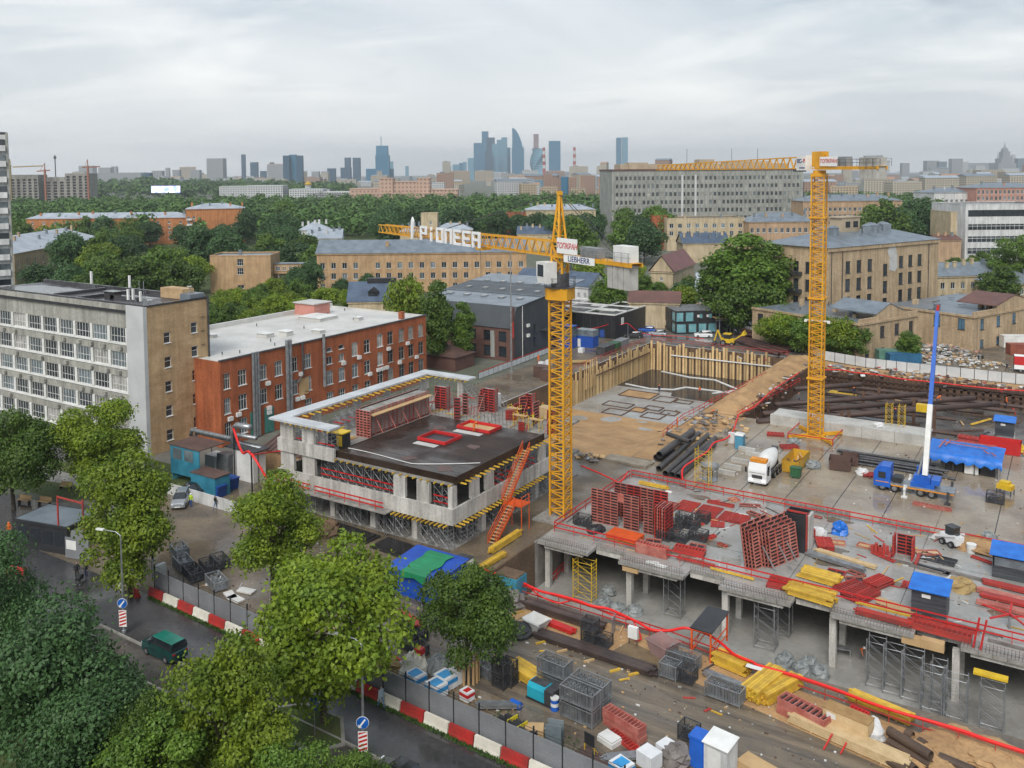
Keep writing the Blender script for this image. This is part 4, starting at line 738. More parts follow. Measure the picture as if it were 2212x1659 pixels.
# brown sheds in front of the workshop
brick_s = brnb; rustr = mat('rusty_roof',(.13,.075,.06),(.085,.05,.042),.55,.5,fine=.25)
A = Q(4,1560,950); r = th('garage_row','low ochre garage with dark ribbed roof beside the construction shell','shed',(-97,86.0,0),0)
B().box(0,12,0,7,0,3.0).obj('wall',ylw,r); q = B().add([(-.4,-.4,3),(12.4,-.4,3),(12.4,4,4.6),(-.4,4,4.6),(12.4,7.4,3.4),(-.4,7.4,3.4)],[(0,1,2,3),(3,2,4,5)]); rr_ = q.obj('roof',rustr,r)
for i in range(14): q = B(); q.bar((i*.93,-.38,3.06),(i*.93,3.95,4.64),.08,.08); q.obj('roof_seam',rustr,rr_)
r = th('brown_shed','small shed with brown hipped roof between the workshop and the dark office','shed',(*Q(2,640,1640)[:2],0),0); B().box(-5,4,0,7,0,3).obj('wall',brnb,r); roof_ = B().add([(-5.4,-.4,3),(4.4,-.4,3),(4.4,7.4,3),(-5.4,7.4,3),(-2,3.5,4.8),(1,3.5,4.8)],[(0,1,5,4),(1,2,5),(2,3,4,5),(3,0,4)]).obj('roof',rustr,r)
# --- blue sheds, ventilation plant and containers at the foot of the white office
bluem = mat('blue_corrugated',(.05,.27,.38),(.03,.18,.27),.5,.6,fine=.2); blued = mat('container_blue',(.015,.07,.30),(.012,.05,.22),.5,.6)
r = th('plant_shed','turquoise sheet-metal lean-to below the tan brick wall','shed',(*Q(4,1110,950)[:2],0),0)
B().box(0,6,0,.15,1.1,5).obj('sheet_wall',bluem,r); B().box(0,.15,.15,4,0,5).obj('sheet_wall',bluem,r); B().box(-.2,6.2,-.1,4.2,5.0,5.12).obj('roof',rustr,r)
for i in range(2): B().box(.6+2.4*i,2.4+2.4*i,-.05,-.005,3.2,4.7).obj('pane',glass_l,r)
for i in range(30): B().box(.1+.2*i,.17+.2*i,-.04,-.004,1.1,3.1).obj('rib',bluem,r)
r = th('container','light blue container with rusty roof beside the refuse skips','container',(*Q(4,1240,1030)[:2],0),0); B().box(0,4.8,0,2.4,0,2.7).obj('body',bluem,r); B().box(-.1,4.9,-.1,2.5,2.7,2.8).obj('roof',rustr,r)
for i in range(19): B().box(.1+.25*i,.2+.25*i,-.05,-.003,.15,2.6).obj('rib',bluem,r)
r = th('ventilation_plant','silver ventilation ducts and white cabinets on the shed roof','ventilation',(*Q(4,1330,900)[:2],0),0)
for i,(x,y,w,d,h) in enumerate(((0,0,2.2,2,2.6),(2.6,0,2.2,2,3.2),(5.5,.4,4,2.2,4.2))): B().box(x,x+w,y,y+d,0,h).obj('cabinet',wht if i != 1 else steel,r)
for k,(z,y) in enumerate(((5.2,1.2),(4.6,2.0))): B().path([(-4.5,y,z - .9),(-4.2,y,z),(4,y,z),(5,y+.3,z+.6 - k),(9,y+.3,z+.7 - k)],.28,10).obj('duct',steel,r,smooth=True)
B().path([(4.5,1.4,4.2),(4.5,1.4,6.6),(5.2,1.4,7.2),(8,1.4,7.3)],.4,10).obj('duct',steel,r,smooth=True); B().box(4,10,.2,3,4.25,4.4).obj('platform',steel_d,r)
for x in (-4,0,5,9.6): B().tube((x,1.2,0),(x,1.2,4.4),.07,5).obj('post',steel_d,r)
for i,(a,c,lab) in enumerate(((1320,1050,'dark blue refuse skip in front of the light blue container'),(1402,1000,'dark blue refuse skip behind the other, near the lamp cable'))):
    r = th('refuse_skip',lab,'skip',(*Q(4,a,c)[:2],0),0,'blue refuse skips'); q = B(); q.profy([(0,0),(2.6,0),(2.9,1.5),(-.2,1.5)],0,1.5); q.obj('bin',blued,r); B().box(-.25,2.95,-.06,1.56,1.5,1.6).obj('rim',blued,r)
    for x in (.5,2.1): B().box(x,x+.1,-.06,-.01,.1,1.45).obj('rib',blued,r)
# white low wall strip behind the cars
tag(B().box(0,17,0,.12,0,1.5).obj('panel_fence',whp,None,(*Q(4,1085,1040)[:2],0)),'low white panel fence behind the parked cars','fence')
# blue cabins near the dark office
r = th('site_cabin','bright blue two-storey site cabin stack beside the crane mast','cabin',(*Q(2,1350,1490)[:2],0),0); bl2 = mat('cabin_blue',(.02,.09,.42),(.015,.065,.32),.5,.5)
o = B().box(0,6,0,2.6,0,2.6).obj('lower_cabin',bl2,r); o2 = B().box(0,6,.1,2.6,2.65,5.2).obj('upper_cabin',glass_l,r); B().box(-.2,6.2,-.1,2.8,5.2,5.35).obj('roof',bl2,r)
for x in (1,3.4): window(r,x,-.03,.9,0,.9,.9,1,1,wht,glass_l)
r = th('site_cabin','single bright blue site cabin with white door near the black office','cabin',(*Q(2,1520,1490)[:2],0),0); B().box(0,4.6,0,3,0,2.6).obj('body',bl2,r); B().box(-.1,4.7,-.1,3.1,2.6,2.72).obj('roof',bl2,r); B().box(.5,1.3,-.05,-.005,.1,2).obj('door',wht,r); B().box(0,4.6,.2,3,2.75,4.2).obj('glass_box',glass_l,r)
# ================================================================== concrete shell under construction (X -84..-57, Y 77..107)
conw = mat('fresh_concrete',(.60,.585,.55),(.46,.44,.40),.75,.35,fine=.2,bump=.08,streak=.4)
formd = mat('wet_formwork_ply',(.026,.017,.013),(.05,.032,.024),.5,.25,fine=.2,rr=(.2,.65),spec=.3); yel = mat('yellow_timber',(.62,.40,.04),(.47,.28,.035),.6,1.5,rnd=.28); redf = mat('red_formwork',(.48,.04,.03),(.32,.045,.038),.55,.8,fine=.2,rnd=.15)
redp = mat('red_rail',(.55,.02,.02),(.45,.02,.02),.5,.8); pinkf = mat('worn_red_formwork',(.50,.19,.15),(.37,.09,.07),.6,.9,fine=.3,rnd=.15); orangem = mat('orange_paint',(.70,.10,.015),(.55,.075,.012),.5,.8); plyw = mat('plywood',(.5,.34,.17)); rebar = mat('rebar',(.10,.075,.06),(.06,.045,.04),.6,3)
ysteel = mat('yellow_steel',(.68,.46,.02),(.55,.35,.02),.5,1)
X0,X1,Y0,Y1 = -84,-57.2,77.2,107
sh = th('concrete_shell','three-level concrete building shell with white parapets and dark formwork deck','building',(0,0,0))
for z0,z1,nm in ((3.3,3.6,'floor_slab'),(7.5,7.75,'floor_slab')):
    o = B().box(X0+.1,X1 - .1,Y0+.1,Y1,z0,z1).obj(nm,conc,sh)
B().box(X0+.5,X1 - .4,Y0+.4,Y1,-.02,.12).obj('ground_slab',conc,sh)
# parapet bands of level 1 (all round) and level 2 (west wing)
for x0,x1,y0,y1 in ((X0 - .3,X1+.2,Y0 - .3,Y0),(X1 - .1,X1+.2,Y0,Y1 - 5),(X0 - .3,X0,Y0,Y1)): B().box(x0,x1,y0,y1,3.2,5.0).obj('parapet_band',conw,sh)
for x0,x1,y0,y1 in ((X0 - .3,-74.6,Y0 - .3,Y0),(X0 - .3,X0,Y0,Y1)): B().box(x0,x1,y0,y1,7.3,8.9).obj('parapet_band',conw,sh)
def piers(z0,z1,lst,side):
    for a,c in lst:
        if side == 'S': B().box(a,c,Y0 - .05,Y0+.35,z0,z1).obj('wall_pier',conw,sh)
        elif side == 'E': B().box(X1 - .35,X1+.05,a,c,z0,z1).obj('wall_pier',conw,sh)
        else: B().box(X0 - .05,X0+.35,a,c,z0,z1).obj('wall_pier',conw,sh)
piers(5.01,7.45,((-84,-81.7),(-80.2,-78.1),(-65.6,-63.9),(-62.2,-60.4),(-57.8,-57.2)),'S'); piers(5.01,7.45,((77.6,78.0),(80.8,82.4),(83.8,85.4),(90,91),(96,97.5)),'E'); piers(5.01,7.4,((77.2,79),(83,84),(90,91),(97,98),(105,106.5)),'W')
piers(8.91,11.2,((-83.9,-81.7),(-80.2,-78.2)),'S'); piers(8.91,11.2,((77.2,79),(82.6,84.2),(90.5,91.8),(97,98.2),(105.2,106.8)),'W')
B().box(-84,-83.65,106.8,107.15,8.9,11.2).box(-78,-77,106.8,107.1,7.75,11.2).obj('wall_pier',conw,sh)
for x,y in ((-82,78.3),(-76,78.3),(-69.5,78.3),(-63.2,78.3),(-58,83.9),(-58,90),(-58,96),(-70,86),(-64,86),(-76,86),(-70,95),(-64,95),(-76,95),(-82,86),(-82,95)): B().box(x - .4,x+.4,y - .4,y+.4,.1,3.3).obj('column',conw,sh)
B().box(-63,-62.7,82,96,.1,3.3).box(-72,-66,90,90.3,.1,3.3).obj('inner_wall',conc,sh); B().box(-66,-65.7,84,100,3.6,7.5).box(-78,-66.1,92,92.3,3.6,7.5).obj('inner_wall',conc,sh); B().box(-76,-68,100,100.4,.1,7.4).obj('inner_wall',conc,sh)
# crown slab ring with pale timber formwork edge
ringm = mat('ring_board',(.52,.54,.56),(.40,.415,.43),.5,.5)
for x0,x1,y0,y1 in ((X0 - 1.0,X0+1.1,Y0 - 1.0,Y1+.9),(X0+1.1,-74.6,Y0 - 1.0,Y0+.9),(X0+1.1,-75.3,Y1 - 1,Y1+.9)): B().box(x0,x1,y0,y1,11.25,11.5).obj('ring_slab',ringm,sh)
def joists(par,pts,d,ln,z,m=None,h=.16,w=.1):
    for x,y in pts: B().box(x - (ln/2 if d == 'x' else w/2),x+(ln/2 if d == 'x' else w/2),y - (ln/2 if d == 'y' else w/2),y+(ln/2 if d == 'y' else w/2),z - h,z).obj('formwork_beam',m or yel,par)
joists(sh,[(X0+.4,Y0+1.6+1.15*i) for i in range(25)],'x',3.4,11.23); joists(sh,[(X0+2+.9*i,Y0+.3) for i in range(9)],'y',2.9,11.23); joists(sh,[(X0+2+.9*i,Y1 - .2) for i in range(8)],'y',2.9,11.23)
# dark wet deck formwork, level 3 floor
dk = B().box(-75,-57.1,77.7,96.8,7.95,8.35).obj('deck_formwork',formd,sh)
for a in ((-75,-57.1,77.55,77.69,7.7,8.55),(-57.09,-56.95,77.55,96.8,7.7,8.55),(-75.14,-75.01,77.7,96.8,7.76,8.4)): B().box(*a).obj('edge_board',formd,dk)
for i in range(11): B().box(-75,-57.2,79.3+1.6*i - .02,79.3+1.6*i+.02,8.352,8.362).obj('board_seam',blk,dk)
for x,y in ((-60,79.5),(-66,80.5),(-62,88),(-70.5,92)): q = B(); q.prism([(x+random.uniform(.5,1.6)*math.cos(a),y+random.uniform(.4,1.3)*math.sin(a)) for a in np.arange(0,6.28,.6)],8.364,8.37); q.obj('rust_stain',rustr,dk)
joists(sh,[(-74.5+1.0*i,77.6) for i in range(18)],'y',1.6,7.68); joists(sh,[(-57.0,78.5+.95*i) for i in range(20)],'x',1.6,7.68)
joists(sh,[(-83.2+.62*i,76.9) for i in range(42)],'y',1.5,3.18); joists(sh,[(-56.9,77.4+.75*i) for i in range(26)],'x',1.4,3.18)
B().path([(-74.6+17*t,79.4+1.6*math.sin(t*3.0)*(1 - t) - 1.2*math.sin(t*3.14)+10*max(0,t - .62),8.42) for t in np.linspace(0,1,24)],.045,6).obj('white_hose',wht,dk)
for x,y,w,d in ((-69.6,86.6,4.4,3.6),(-68.4,93.4,5.2,3.0)):
    q = B(); q.box(x,x+w,y,y+.12,8.36,8.75); q.box(x,x+w,y+d - .12,y+d,8.36,8.75); q.box(x,x+.12,y+.12,y+d - .12,8.36,8.75); q.box(x+w - .12,x+w,y+.12,y+d - .12,8.36,8.75); q.obj('opening_rim',redp,dk); B().box(x+.2,x+w - .2,y+.2,y+d - .2,8.355,8.38).obj('opening_cover',blk if x < -69 else plyw,dk); B().box(x+.4,x+w - .6,y - 1.5,y - .4,8.355,8.37).obj('pale_ply',ptc,dk)
# scaffold towers and props between the floors: each frame tower is a thing
def ladder_tower(name,lab,x,y,z0,z1,w=1.1,d=1.1,m=None,rung=.5,group=None,brace=True,r=.035,rail=None,cat='scaffold'):
    o = th(name,lab,cat,(x,y,z0),0,group); h = z1 - z0
    for px in (0,w):
        q = B()
        for py in (0,d): q.path([(px,py,0),(px,py,h)],r,5)
        for z in np.arange(.3,h,rung): q.path([(px,0,z),(px,d,z)],r*.8,4)
        q.obj('side_frame',m or steel,o)
    for py in (0,d):
        zg = []
        for i,z in enumerate(np.arange(.3,h - .1,1.0)): zg += [(0,py,z),(w,py,z+.01)]
        B().path(zg,r*.75,4).obj('brace',m or steel,o)
    if rail: 
        for z in rail: B().box(-.05,w+.5,-.1,-.04,z,z+.14).obj('toe_rail',redp,o)
    return o
first = {}
def towers(lab,group,xs,ys,z0,z1,rail=None,w=1.1,d=1.1,m=None,rung=.5):
    k = (round(z1 - z0,2),w,d,rail,m and m.name,rung)
    for x in xs:
        for y in ys:
            if k not in first: first[k] = ladder_tower('scaffold_tower',lab,x,y,z0,z1,w,d,m,rung,group,rail=rail)
            else: dup(first[k],(x,y,z0),0,lab,group)
towers('galvanised shoring frame under the first floor, front side of the shell','shoring frames at ground level of the shell',[-80.5,-79,-74.4,-73,-71.6,-68,-66.6,-65.2,-61.6,-60.2,-58.8],[76.95,79.4],.12,3.15)
towers('galvanised shoring frame under the first floor, crane side of the shell','shoring frames on the crane side',[-58.6],[80.4,82,85.6,87.2,88.8,92,93.6,95.2,98,99.6],.12,3.15)
towers('shoring frame with red toe board behind the middle storey opening','shoring frames in the middle storey',[-77.6,-76.2,-74.8,-73.4,-72,-70.6,-69.2,-67.8,-66.9,-60.2,-59],[77.8],3.62,7.4,(1.5,2.2))
towers('shoring frame with red toe board in the crane-side opening','shoring frames in the middle storey, crane side',[-58.7],[86,87.4,88.7,91.8,93.2,94.6],3.62,7.4,(1.5,2.2))
towers('slim frame under the pale crown slab','frames under the crown slab',[-82.6],[80.2,81.4,85.4,86.8,88.2,92.8,94.2,95.6,99.4,101,102.6],7.78,11.05,(1.2,)); towers('slim frame under the back of the crown slab','frames under the back of the crown slab',[-81,-79.6,-76.4,-75.2],[105.2],7.78,11.05,(1.2,))
towers('slim frame in the front opening below the crown slab','frames in the front opening of the crown',[-77.9,-76.8,-81.6],[77.7],7.78,11.0,(1.2,))
# red edge railings on the shell
def railing(name,lab,pts,zs=(.5,1.0),post=2.4,m=None,th_=.12,z0=0.0,group=None,pm=None):
    o = th(name,lab,'railing',(pts[0][0],pts[0][1],z0),0,group); ox,oy = pts[0][:2]
    for a,c in zip(pts[:-1],pts[1:]):
        A_,C2 = Vector((a[0] - ox,a[1] - oy,0)),Vector((c[0] - ox,c[1] - oy,0)); L_ = (C2 - A_).length
        for z in zs: q = B(); q.bar(A_+Vector((0,0,z)),C2+Vector((0,0,z)),.05,th_); q.obj('rail',m or redp,o)
        for i in range(int(L_/post)+1): p_ = A_+(C2 - A_)*min(1,i*post/L_); B().box(p_.x - .03,p_.x+.03,p_.y - .03,p_.y+.03,0,zs[-1]+.1).obj('post',pm or m or redp,o)
    return o
railing('edge_railing','red edge railing on the front of the shell, left stretch',[(-85.5,78.2),(-83.6,75.9),(-77.6,75.8)],z0=3.35,th_=.16); railing('edge_railing','red edge railing on the front of the shell, middle stretch',[(-76.8,75.8),(-66,75.8)],z0=3.35,th_=.16); B().box(-86,-65.5,75.5,76.9,3.2,3.34).obj('ledge',conc,sh)
# formwork walls on top
def panel_mesh(w,h,nr,nc=2,t=.14,m1=None,face=None):
    """ribbed wall-formwork panel standing in XZ, ribs towards -Y"""
    q = B().box(0,w,t,t+.03,0,h,m=1)
    for i in range(nc+1): x = w*i/nc; q.box(x - .05 if i else 0,x+.05 if i < nc else w,0,t,0,h)
    for j in range(nr+1): z = h*j/nr; q.box(0,w,.012,t - .002,max(0,z - .045),min(h,z+.045))
    return q
def fpanel(par,x,y,z,w,h,nr=10,nc=2,rz=0,m=None,face=None,tilt=0):
    k = ('fp',round(w,2),round(h,2),nr,nc,(m or pinkf).name)
    if k not in WC: WC[k] = panel_mesh(w,h,nr,nc).mesh('formwork_panel',[m or pinkf,face or blk])
    o = put('formwork_panel',WC[k],par,(x,y,z),rz); o.rotation_euler.x = tilt; return o
r = th('wall_formwork','long double wall of upright red formwork panels on the shell','formwork',(-77.2,85.2,7.76),0)
for i in range(7): fpanel(r,.3,1.1+1.75*i,0,1.7,3.4,10,2,math.pi/2,redf if i in (2,4) else pinkf)
for i in range(2): fpanel(r,-1.6+1.25*i,.2,0,1.2,3.5,10,2,0,pinkf)
for i in range(7): fpanel(r,-1.8,2.8+1.75*i,0,1.7,3.5,10,2,-math.pi/2,pinkf)
B().box(-1.7,.25,.9,13.2,.2,3.3).obj('filled_core',conc,r)
for i in range(5): q = B(); q.bar((.35,1.5+2.6*i,2.9),(2.2,1.5+2.6*i,.1),.08); q.obj('prop',pinkf,r)
B().box(.4,1.3,.5,13,2.9,3.0).obj('walkway',plyw,r)
for lab,x,y,n,rz in (('short red panel pair standing at the back of the shell',-71.5,104,2,0),('narrow red column form at the far right of the shell',-64.5,104.5,1,0),('red column form beside the crane on the shell',-57.6,98.6,1,0),('tall red column form at the back corner of the shell',-78.2,101.5,2,0)):
    r = th('column_form',lab,'formwork',(x,y,7.76),rz,'red column forms on the shell'); 
    for i in range(n): fpanel(r,1.0*i,0,0,.98,3.3,9,1,0,redf)
    fpanel(r,n*1.0+.02,.1,0,.95,3.3,9,1,math.pi/2,redf); q = B(); q.bar((.4,-.05,2.6),(.4,-1.8,.05),.07); q.obj('prop',pinkf,r)
    B().box(.02,n - .02,.18,.9,.05,3.2).obj('core',conc,r)
# clutter on the top level
def trestle(lab,x,y,z,m,w=1.6,d=1.0,h=1.9,plank=True,rz=0):
    o = th('trestle_scaffold',lab,'scaffold',(x,y,z),rz,'yellow trestles on the shell')
    for px in (0,w):
        q = B()
        for py in (0,d): q.path([(px,py,0),(px,py,h)],.04,5)
        for k in range(5): q.path([(px,0,.2+k*.4),(px,d,.2+k*.4)],.03,4)
        q.obj('ladder_frame',m,o)
    q = B(); q.path([(0,0,.3),(w,0,h - .2)],.025,4); q.path([(0,d,h - .2),(w,d,.3)],.025,4); q.obj('brace',m,o)
    if plank: B().box(-.3,w+.3,.1,d - .1,h*.75,h*.75+.05).obj('plank',plyw,o)
for lab,x,y in (('yellow trestle nearest the crane on the shell',-60.8,99.2),('yellow trestle second from the crane on the shell',-63.6,99.8),('yellow trestle beside the red column form',-66.2,102.5)): trestle(lab,x,y,7.78,ysteel)
for lab,x,y,sx,sy,sz,m in (('wrapped timber crate on the back of the shell',-62.6,104.6,2.4,1.6,1.5,mat('crate_ply',(.55,.40,.22),(.45,.31,.16),.8,1)),('white electrical cabinet on the back edge of the shell',-72,106,1.6,1.2,1.9,wht)):
    o = B().box(x,x+sx,y,y+sy,7.9,7.9+sz); o.box(x,x+sx,y+.1,y+.3,7.76,7.89); o.box(x,x+sx,y+sy - .3,y+sy - .1,7.76,7.89); o = o.obj('crate' if m is not wht else 'cabinet',m); tag(o,lab,'crate' if m is not wht else 'cabinet')
r = th('generator','black and yellow generator under a tarpaulin on the shell terrace','generator',(-78.6,80.0,7.76),0); B().box(0,2.4,0,1.5,.15,1.9).obj('housing',blk,r); B().box(-.1,2.5,-.1,1.6,1.9,2.05).obj('cover',ysteel,r); B().box(1.5,2.42,-.03,-.005,.4,1.7).obj('yellow_panel',ysteel,r)
for x in (.3,1.9): B().box(x,x+.3,.1,1.4,0,.15).obj('skid',steel_d,r)
tag(B().box(0,2.6,0,2.2,0,.14).box(.2,2.4,.3,1.9,.14,.26).obj('plywood_stack',plyw,None,(-80.6,82.6,7.76)),'small plywood stack left of the formwork wall','plywood')
for i in range(26):
    x,y = random.uniform(-82,-60),random.uniform(98,105); L_ = random.uniform(1,3.2); a = random.uniform(0,3.1); q = B(); q.bar((0,0,.06),(L_*math.cos(a),L_*math.sin(a),.06+random.uniform(0,.1)),.14,.1)
    tag(q.obj('loose_beam',random.choice((yel,plyw,redf,steel,conc)),None,(x,y,7.76)),'loose beam lying on the cluttered back of the shell','beam','loose beams on the shell')
for i in range(16):
    x,y = random.uniform(-73,-59),random.uniform(97.6,105.5); h_ = random.uniform(1.2,3.0); k = random.randrange(3)
    if k == 0: ladder_tower('small_scaffold','small scaffold frame on the cluttered back of the shell',x,y,7.76,7.76+h_,1.0,.8,random.choice((ysteel,steel,pinkf)),.4,'small scaffolds on the shell')
    else: r = th('loose_form','red form panel standing on the cluttered back of the shell','formwork',(x,y,7.76),random.choice((0,1.57,.4)),'loose red forms on the shell'); fpanel(r,0,0,0,random.choice((.9,1.6)),random.choice((1.4,2.4,3.0)),7,1,0,random.choice((redf,pinkf)))
q = B(); [q.path([(x,y,0),(x,y,1.0+random.random()*.5)],.02,4) for x in np.arange(-83,-60,.6) for y in (98.5,100.2,103)]; tag(q.obj('rebar',rebar,None,(0,0,7.76)),'thin starter bars bristling from the top slab of the shell',None,None,'stuff')
# orange-red stair tower on the crane side
r = th('stair_tower','bright red steel site stair zigzagging up to the shell','stairs',(-55.4,83.0,0),0)
def flight(y0,z0,y1,z1,x,w=1.0):
    q = B(); n_ = max(4,int(abs(z1 - z0)/.25)); 
    for i in range(n_): t = (i+.5)/n_; y = y0+(y1 - y0)*t; z = z0+(z1 - z0)*t; q.box(x+.06,x+w - .06,y - .14,y+.14,z - .02,z+.02,m=1)
    for xx in (x,x+w): q.bar((xx,y0,z0),(xx,y1,z1),.07,.28); q.bar((xx,y0,z0+1),(xx,y1,z1+1),.06); q.bar((xx,y0,z0+.55),(xx,y1,z1+.55),.05); [q.bar((xx,y0+(y1 - y0)*t,z0+(z1 - z0)*t),(xx,y0+(y1 - y0)*t,z0+(z1 - z0)*t+1),.05) for t in (0,.33,.66,1)]
    return q.obj('flight',[orangem,plyw],r)
flight(-1.6,0,2.6,3.2,0)
flight(3.0,3.3,7.8,8.2,-1.1); B().box(-.6,2.0,2.5,4.4,3.15,3.28).obj('landing',orangem,r)
q = B(); [q.bar((x,y,0),(x,y,4.3),.08) for x in (-.5,1.9) for y in (2.6,4.3)]; q.bar((1.9,2.6,4.3),(1.9,4.3,4.3),.06); q.bar((1.9,2.6,3.8),(1.9,4.3,3.8),.06); q.obj('landing_frame',orangem,r)
# blue site store under tarpaulins
tb = mat('blue_tarp',(.010,.075,.42),(.008,.055,.33),.42,.5,bump=.3); tg = mat('green_tarp',(.012,.24,.10),(.01,.18,.075),.45,.5,bump=.3)
A = Q(5,1060,1640); r = th('tarpaulin_store','blue site store covered with blue and green tarpaulins','shed',(-57.4,66.6,0),0)
B().box(0,6.3,0,4.6,0,2.7).obj('body',tb,r); B().add([(-.2,-.3,2.7),(6.5,-.3,2.7),(6.5,4.9,3.0),(-.2,4.9,3.0),(-.2,-.3,2.62),(6.5,-.3,2.62)],[(0,1,2,3),(0,4,5,1)]).obj('roof_sheet',tb,r)
q = B(); n_ = 12
for i in range(n_+1): t = i/n_; y = -.45+4.8*t; q.v += [(1.9+.1*math.sin(i),y,2.8+.3*t+.03*math.sin(i*2)),(4.9+.15*math.cos(i),y,2.8+.3*t)]
q.v += [(1.9,-.5,2.1),(5.0,-.52,1.9),(3.6,-.5,2.4)]; q.f = [(2*i,2*i+1,2*i+3,2*i+2) for i in range(n_)]+[(0,26,28,1),(1,28,27)]; q.m = [0]*len(q.f); q.obj('green_sheet',tg,r)
r = th('portable_cabinet','grey electrical cabinet beside the yellow timber beams','cabinet',(-53.4,72.3,0),0); B().box(0,1.6,0,1.2,.1,2.2).obj('body',wht,r); B().box(-.05,1.65,-.05,1.25,2.2,2.28).obj('lid',steel_d,r); B().box(.1,.75,-.03,-.004,.3,2.0).obj('door',whp,r)
def bundle(name,lab,x,y,z,L_,n,rows,m,w=.1,h=.2,d='x',rz=0,cat='timber',gap=.025,group=None,jit=.25):
    o = th(name,lab,cat,(x,y,z),rz,group)
    for j in range(rows):
        for i in range(n):
            s_ = random.uniform(-jit,jit); B_ = WC.setdefault(('beam',L_,w,h,m.name),None)
            if B_ is None: B_ = WC[('beam',L_,w,h,m.name)] = B().box(0,L_,0,w,0,h).mesh('beam',m)
            put('beam',B_,o,(s_,i*(w+gap),.1+j*(h+gap)))
    if z is not None: B().box(L_*.2,L_*.2+.1,0,n*(w+gap),0,.1).box(L_*.8,L_*.8+.1,0,n*(w+gap),0,.1).obj('bearer',plyw,o)
    return o
bundle('timber_bundle','yellow timber beams lying beside the grey cabinet',-51.9,73.6,0,6.0,6,2,yel,rz=math.pi/2.05); bundle('timber_bundle','yellow timber beams stacked against the shell foundation',-53.2,79.2,0,6.0,5,3,yel,rz=math.pi/2)
# ================================================================== site ground, pits, decks
struct(holed(-100,40,53.4,245,PITS,0.0).obj('site_ground',mud))
slab = struct(B().quad((-51.2,110.4,.012),(40,110.4,.012),(40,147.2,.012),(-51.2,147.2,.012)).obj('concrete_yard',slabm))
for x in (-42,-36.4,-30.6,-24.7,-18.9,-13,-7,-1): B().box(x - .05,x+.05,110.5,147,.013,.022).obj('slab_joint',blk if x != -13 else mud,slab)
for y in (119.5,129,138): B().box(-51,39,y - .03,y+.03,.0135,.02).obj('slab_joint',conc,slab)
struct(holed(-118,-20,201.2,262,[],.012).obj('office_yard',mat('wet_yard',(.17,.155,.135),(.11,.10,.09),.4,.18,fine=.2,rr=(.1,.5))))
# excavation pit with timber lagging
pf = -6.5
struct(B().quad((-87.4,151,pf),(-54,151,pf),(-54,200.4,pf),(-87.4,200.4,pf)).obj('pit_floor',slabg))
q = B(); nx_,ny_ = 24,30
for j in range(ny_+1):
    for i in range(nx_+1):
        y = 115.9+42*j/ny_; x = -88+33.6*i/nx_; t = min(1,max(0,(y - 116)/36)); z = -6.47*(t*t*(3 - 2*t)*.5+t*.5); e = math.sin(x*.9+y*.31)*.18+math.sin(x*.37 - y*.8)*.2
        w_ = max(0,1 - (x+88)/9)*max(0,min(1,(146 - y)/16)); z = z*(1 - w_)+(-.05)*w_; v_ = max(0,1 - (-54.6 - x)/5); z = z*(1 - v_)+-.05*v_
        q.v.append((x,y,z+e*(0 < i < nx_)*(0 < j < ny_)*(.25+.75*(1 - t))))
q.f = [(j*(nx_+1)+i,j*(nx_+1)+i+1,(j+1)*(nx_+1)+i+1,(j+1)*(nx_+1)+i) for j in range(ny_) for i in range(nx_)]; q.m = [0]*len(q.f); struct(q.obj('pit_sand',sand))
blks = mat('wet_membrane',(.022,.021,.022),(.04,.038,.038),.16,.3,fine=.2); pitb = struct(B().prism([(-87.3,181),(-74,181),(-73,178),(-57,177),(-57,200.3),(-87.3,200.3)],pf+.01,pf+.05).obj('pit_membrane',blks))
for pts in ([(-86,183),(-79.5,181.5),(-74.5,183.5),(-73,187),(-63,187)],[(-84,199),(-76,196.5),(-70,197),(-62,190.5),(-66,184.5)]):
    for a,c in zip(pts[:-1],pts[1:]): q = B(); q.bar((*a,pf+.12),(*c,pf+.12),.55,.14); q.obj('white_strip',wht,pitb)
dirtw = mat('cut_earth',(.17,.105,.06),(.10,.065,.04),.9,.3,fine=.3,bump=.5)
def slopes(name,pts_top,pts_bot,m,z0,z1,nseg=26,noise_=.35):
    q = B(); n_ = nseg; k = 7; P0 = []
    def along(pts,t):
        Ls = [math.dist(a,b_) for a,b_ in zip(pts[:-1],pts[1:])]; s_ = t*sum(Ls)
        for a,b_,l_ in zip(pts[:-1],pts[1:],Ls):
            if s_ <= l_+1e-9: return (a[0]+(b_[0] - a[0])*s_/l_,a[1]+(b_[1] - a[1])*s_/l_)
            s_ -= l_
        return pts[-1]
    for i in range(n_+1):
        a,c = along(pts_top,i/n_),along(pts_bot,i/n_)
        for j in range(k+1):
            t = j/k; e = noise_*(0 < j < k); q.v.append((a[0]+(c[0] - a[0])*t+random.uniform(-e,e),a[1]+(c[1] - a[1])*t+random.uniform(-e,e),z0+(z1 - z0)*t+random.uniform(-e,e)*.6))
    q.f = [(i*(k+1)+j,(i+1)*(k+1)+j,(i+1)*(k+1)+j+1,i*(k+1)+j+1) for i in range(n_) for j in range(k)]; q.m = [0]*len(q.f); return struct(q.obj(name,m))
slopes('pit_bank',[(-54.6,200.6),(-54.5,175),(-54.4,150)],[(-57.5,200.6),(-58.5,175),(-60,150)],dirtw,.02,pf+.02,noise_=.4)
q = B(); nx_,ny_ = 8,60                                              # sandy berm between the two pits
for j in range(ny_+1):
    for i in range(nx_+1): t = i/nx_; y = 147.4+56*j/ny_; q.v.append((-54.5+6.9*t,y,.02+(.9*math.sin(t*math.pi)+.16*math.sin(y*1.3+i)+.12*math.sin(y*.5 - i*2))*(0 < i < nx_)*min(1,j/4,(ny_ - j)/4)))
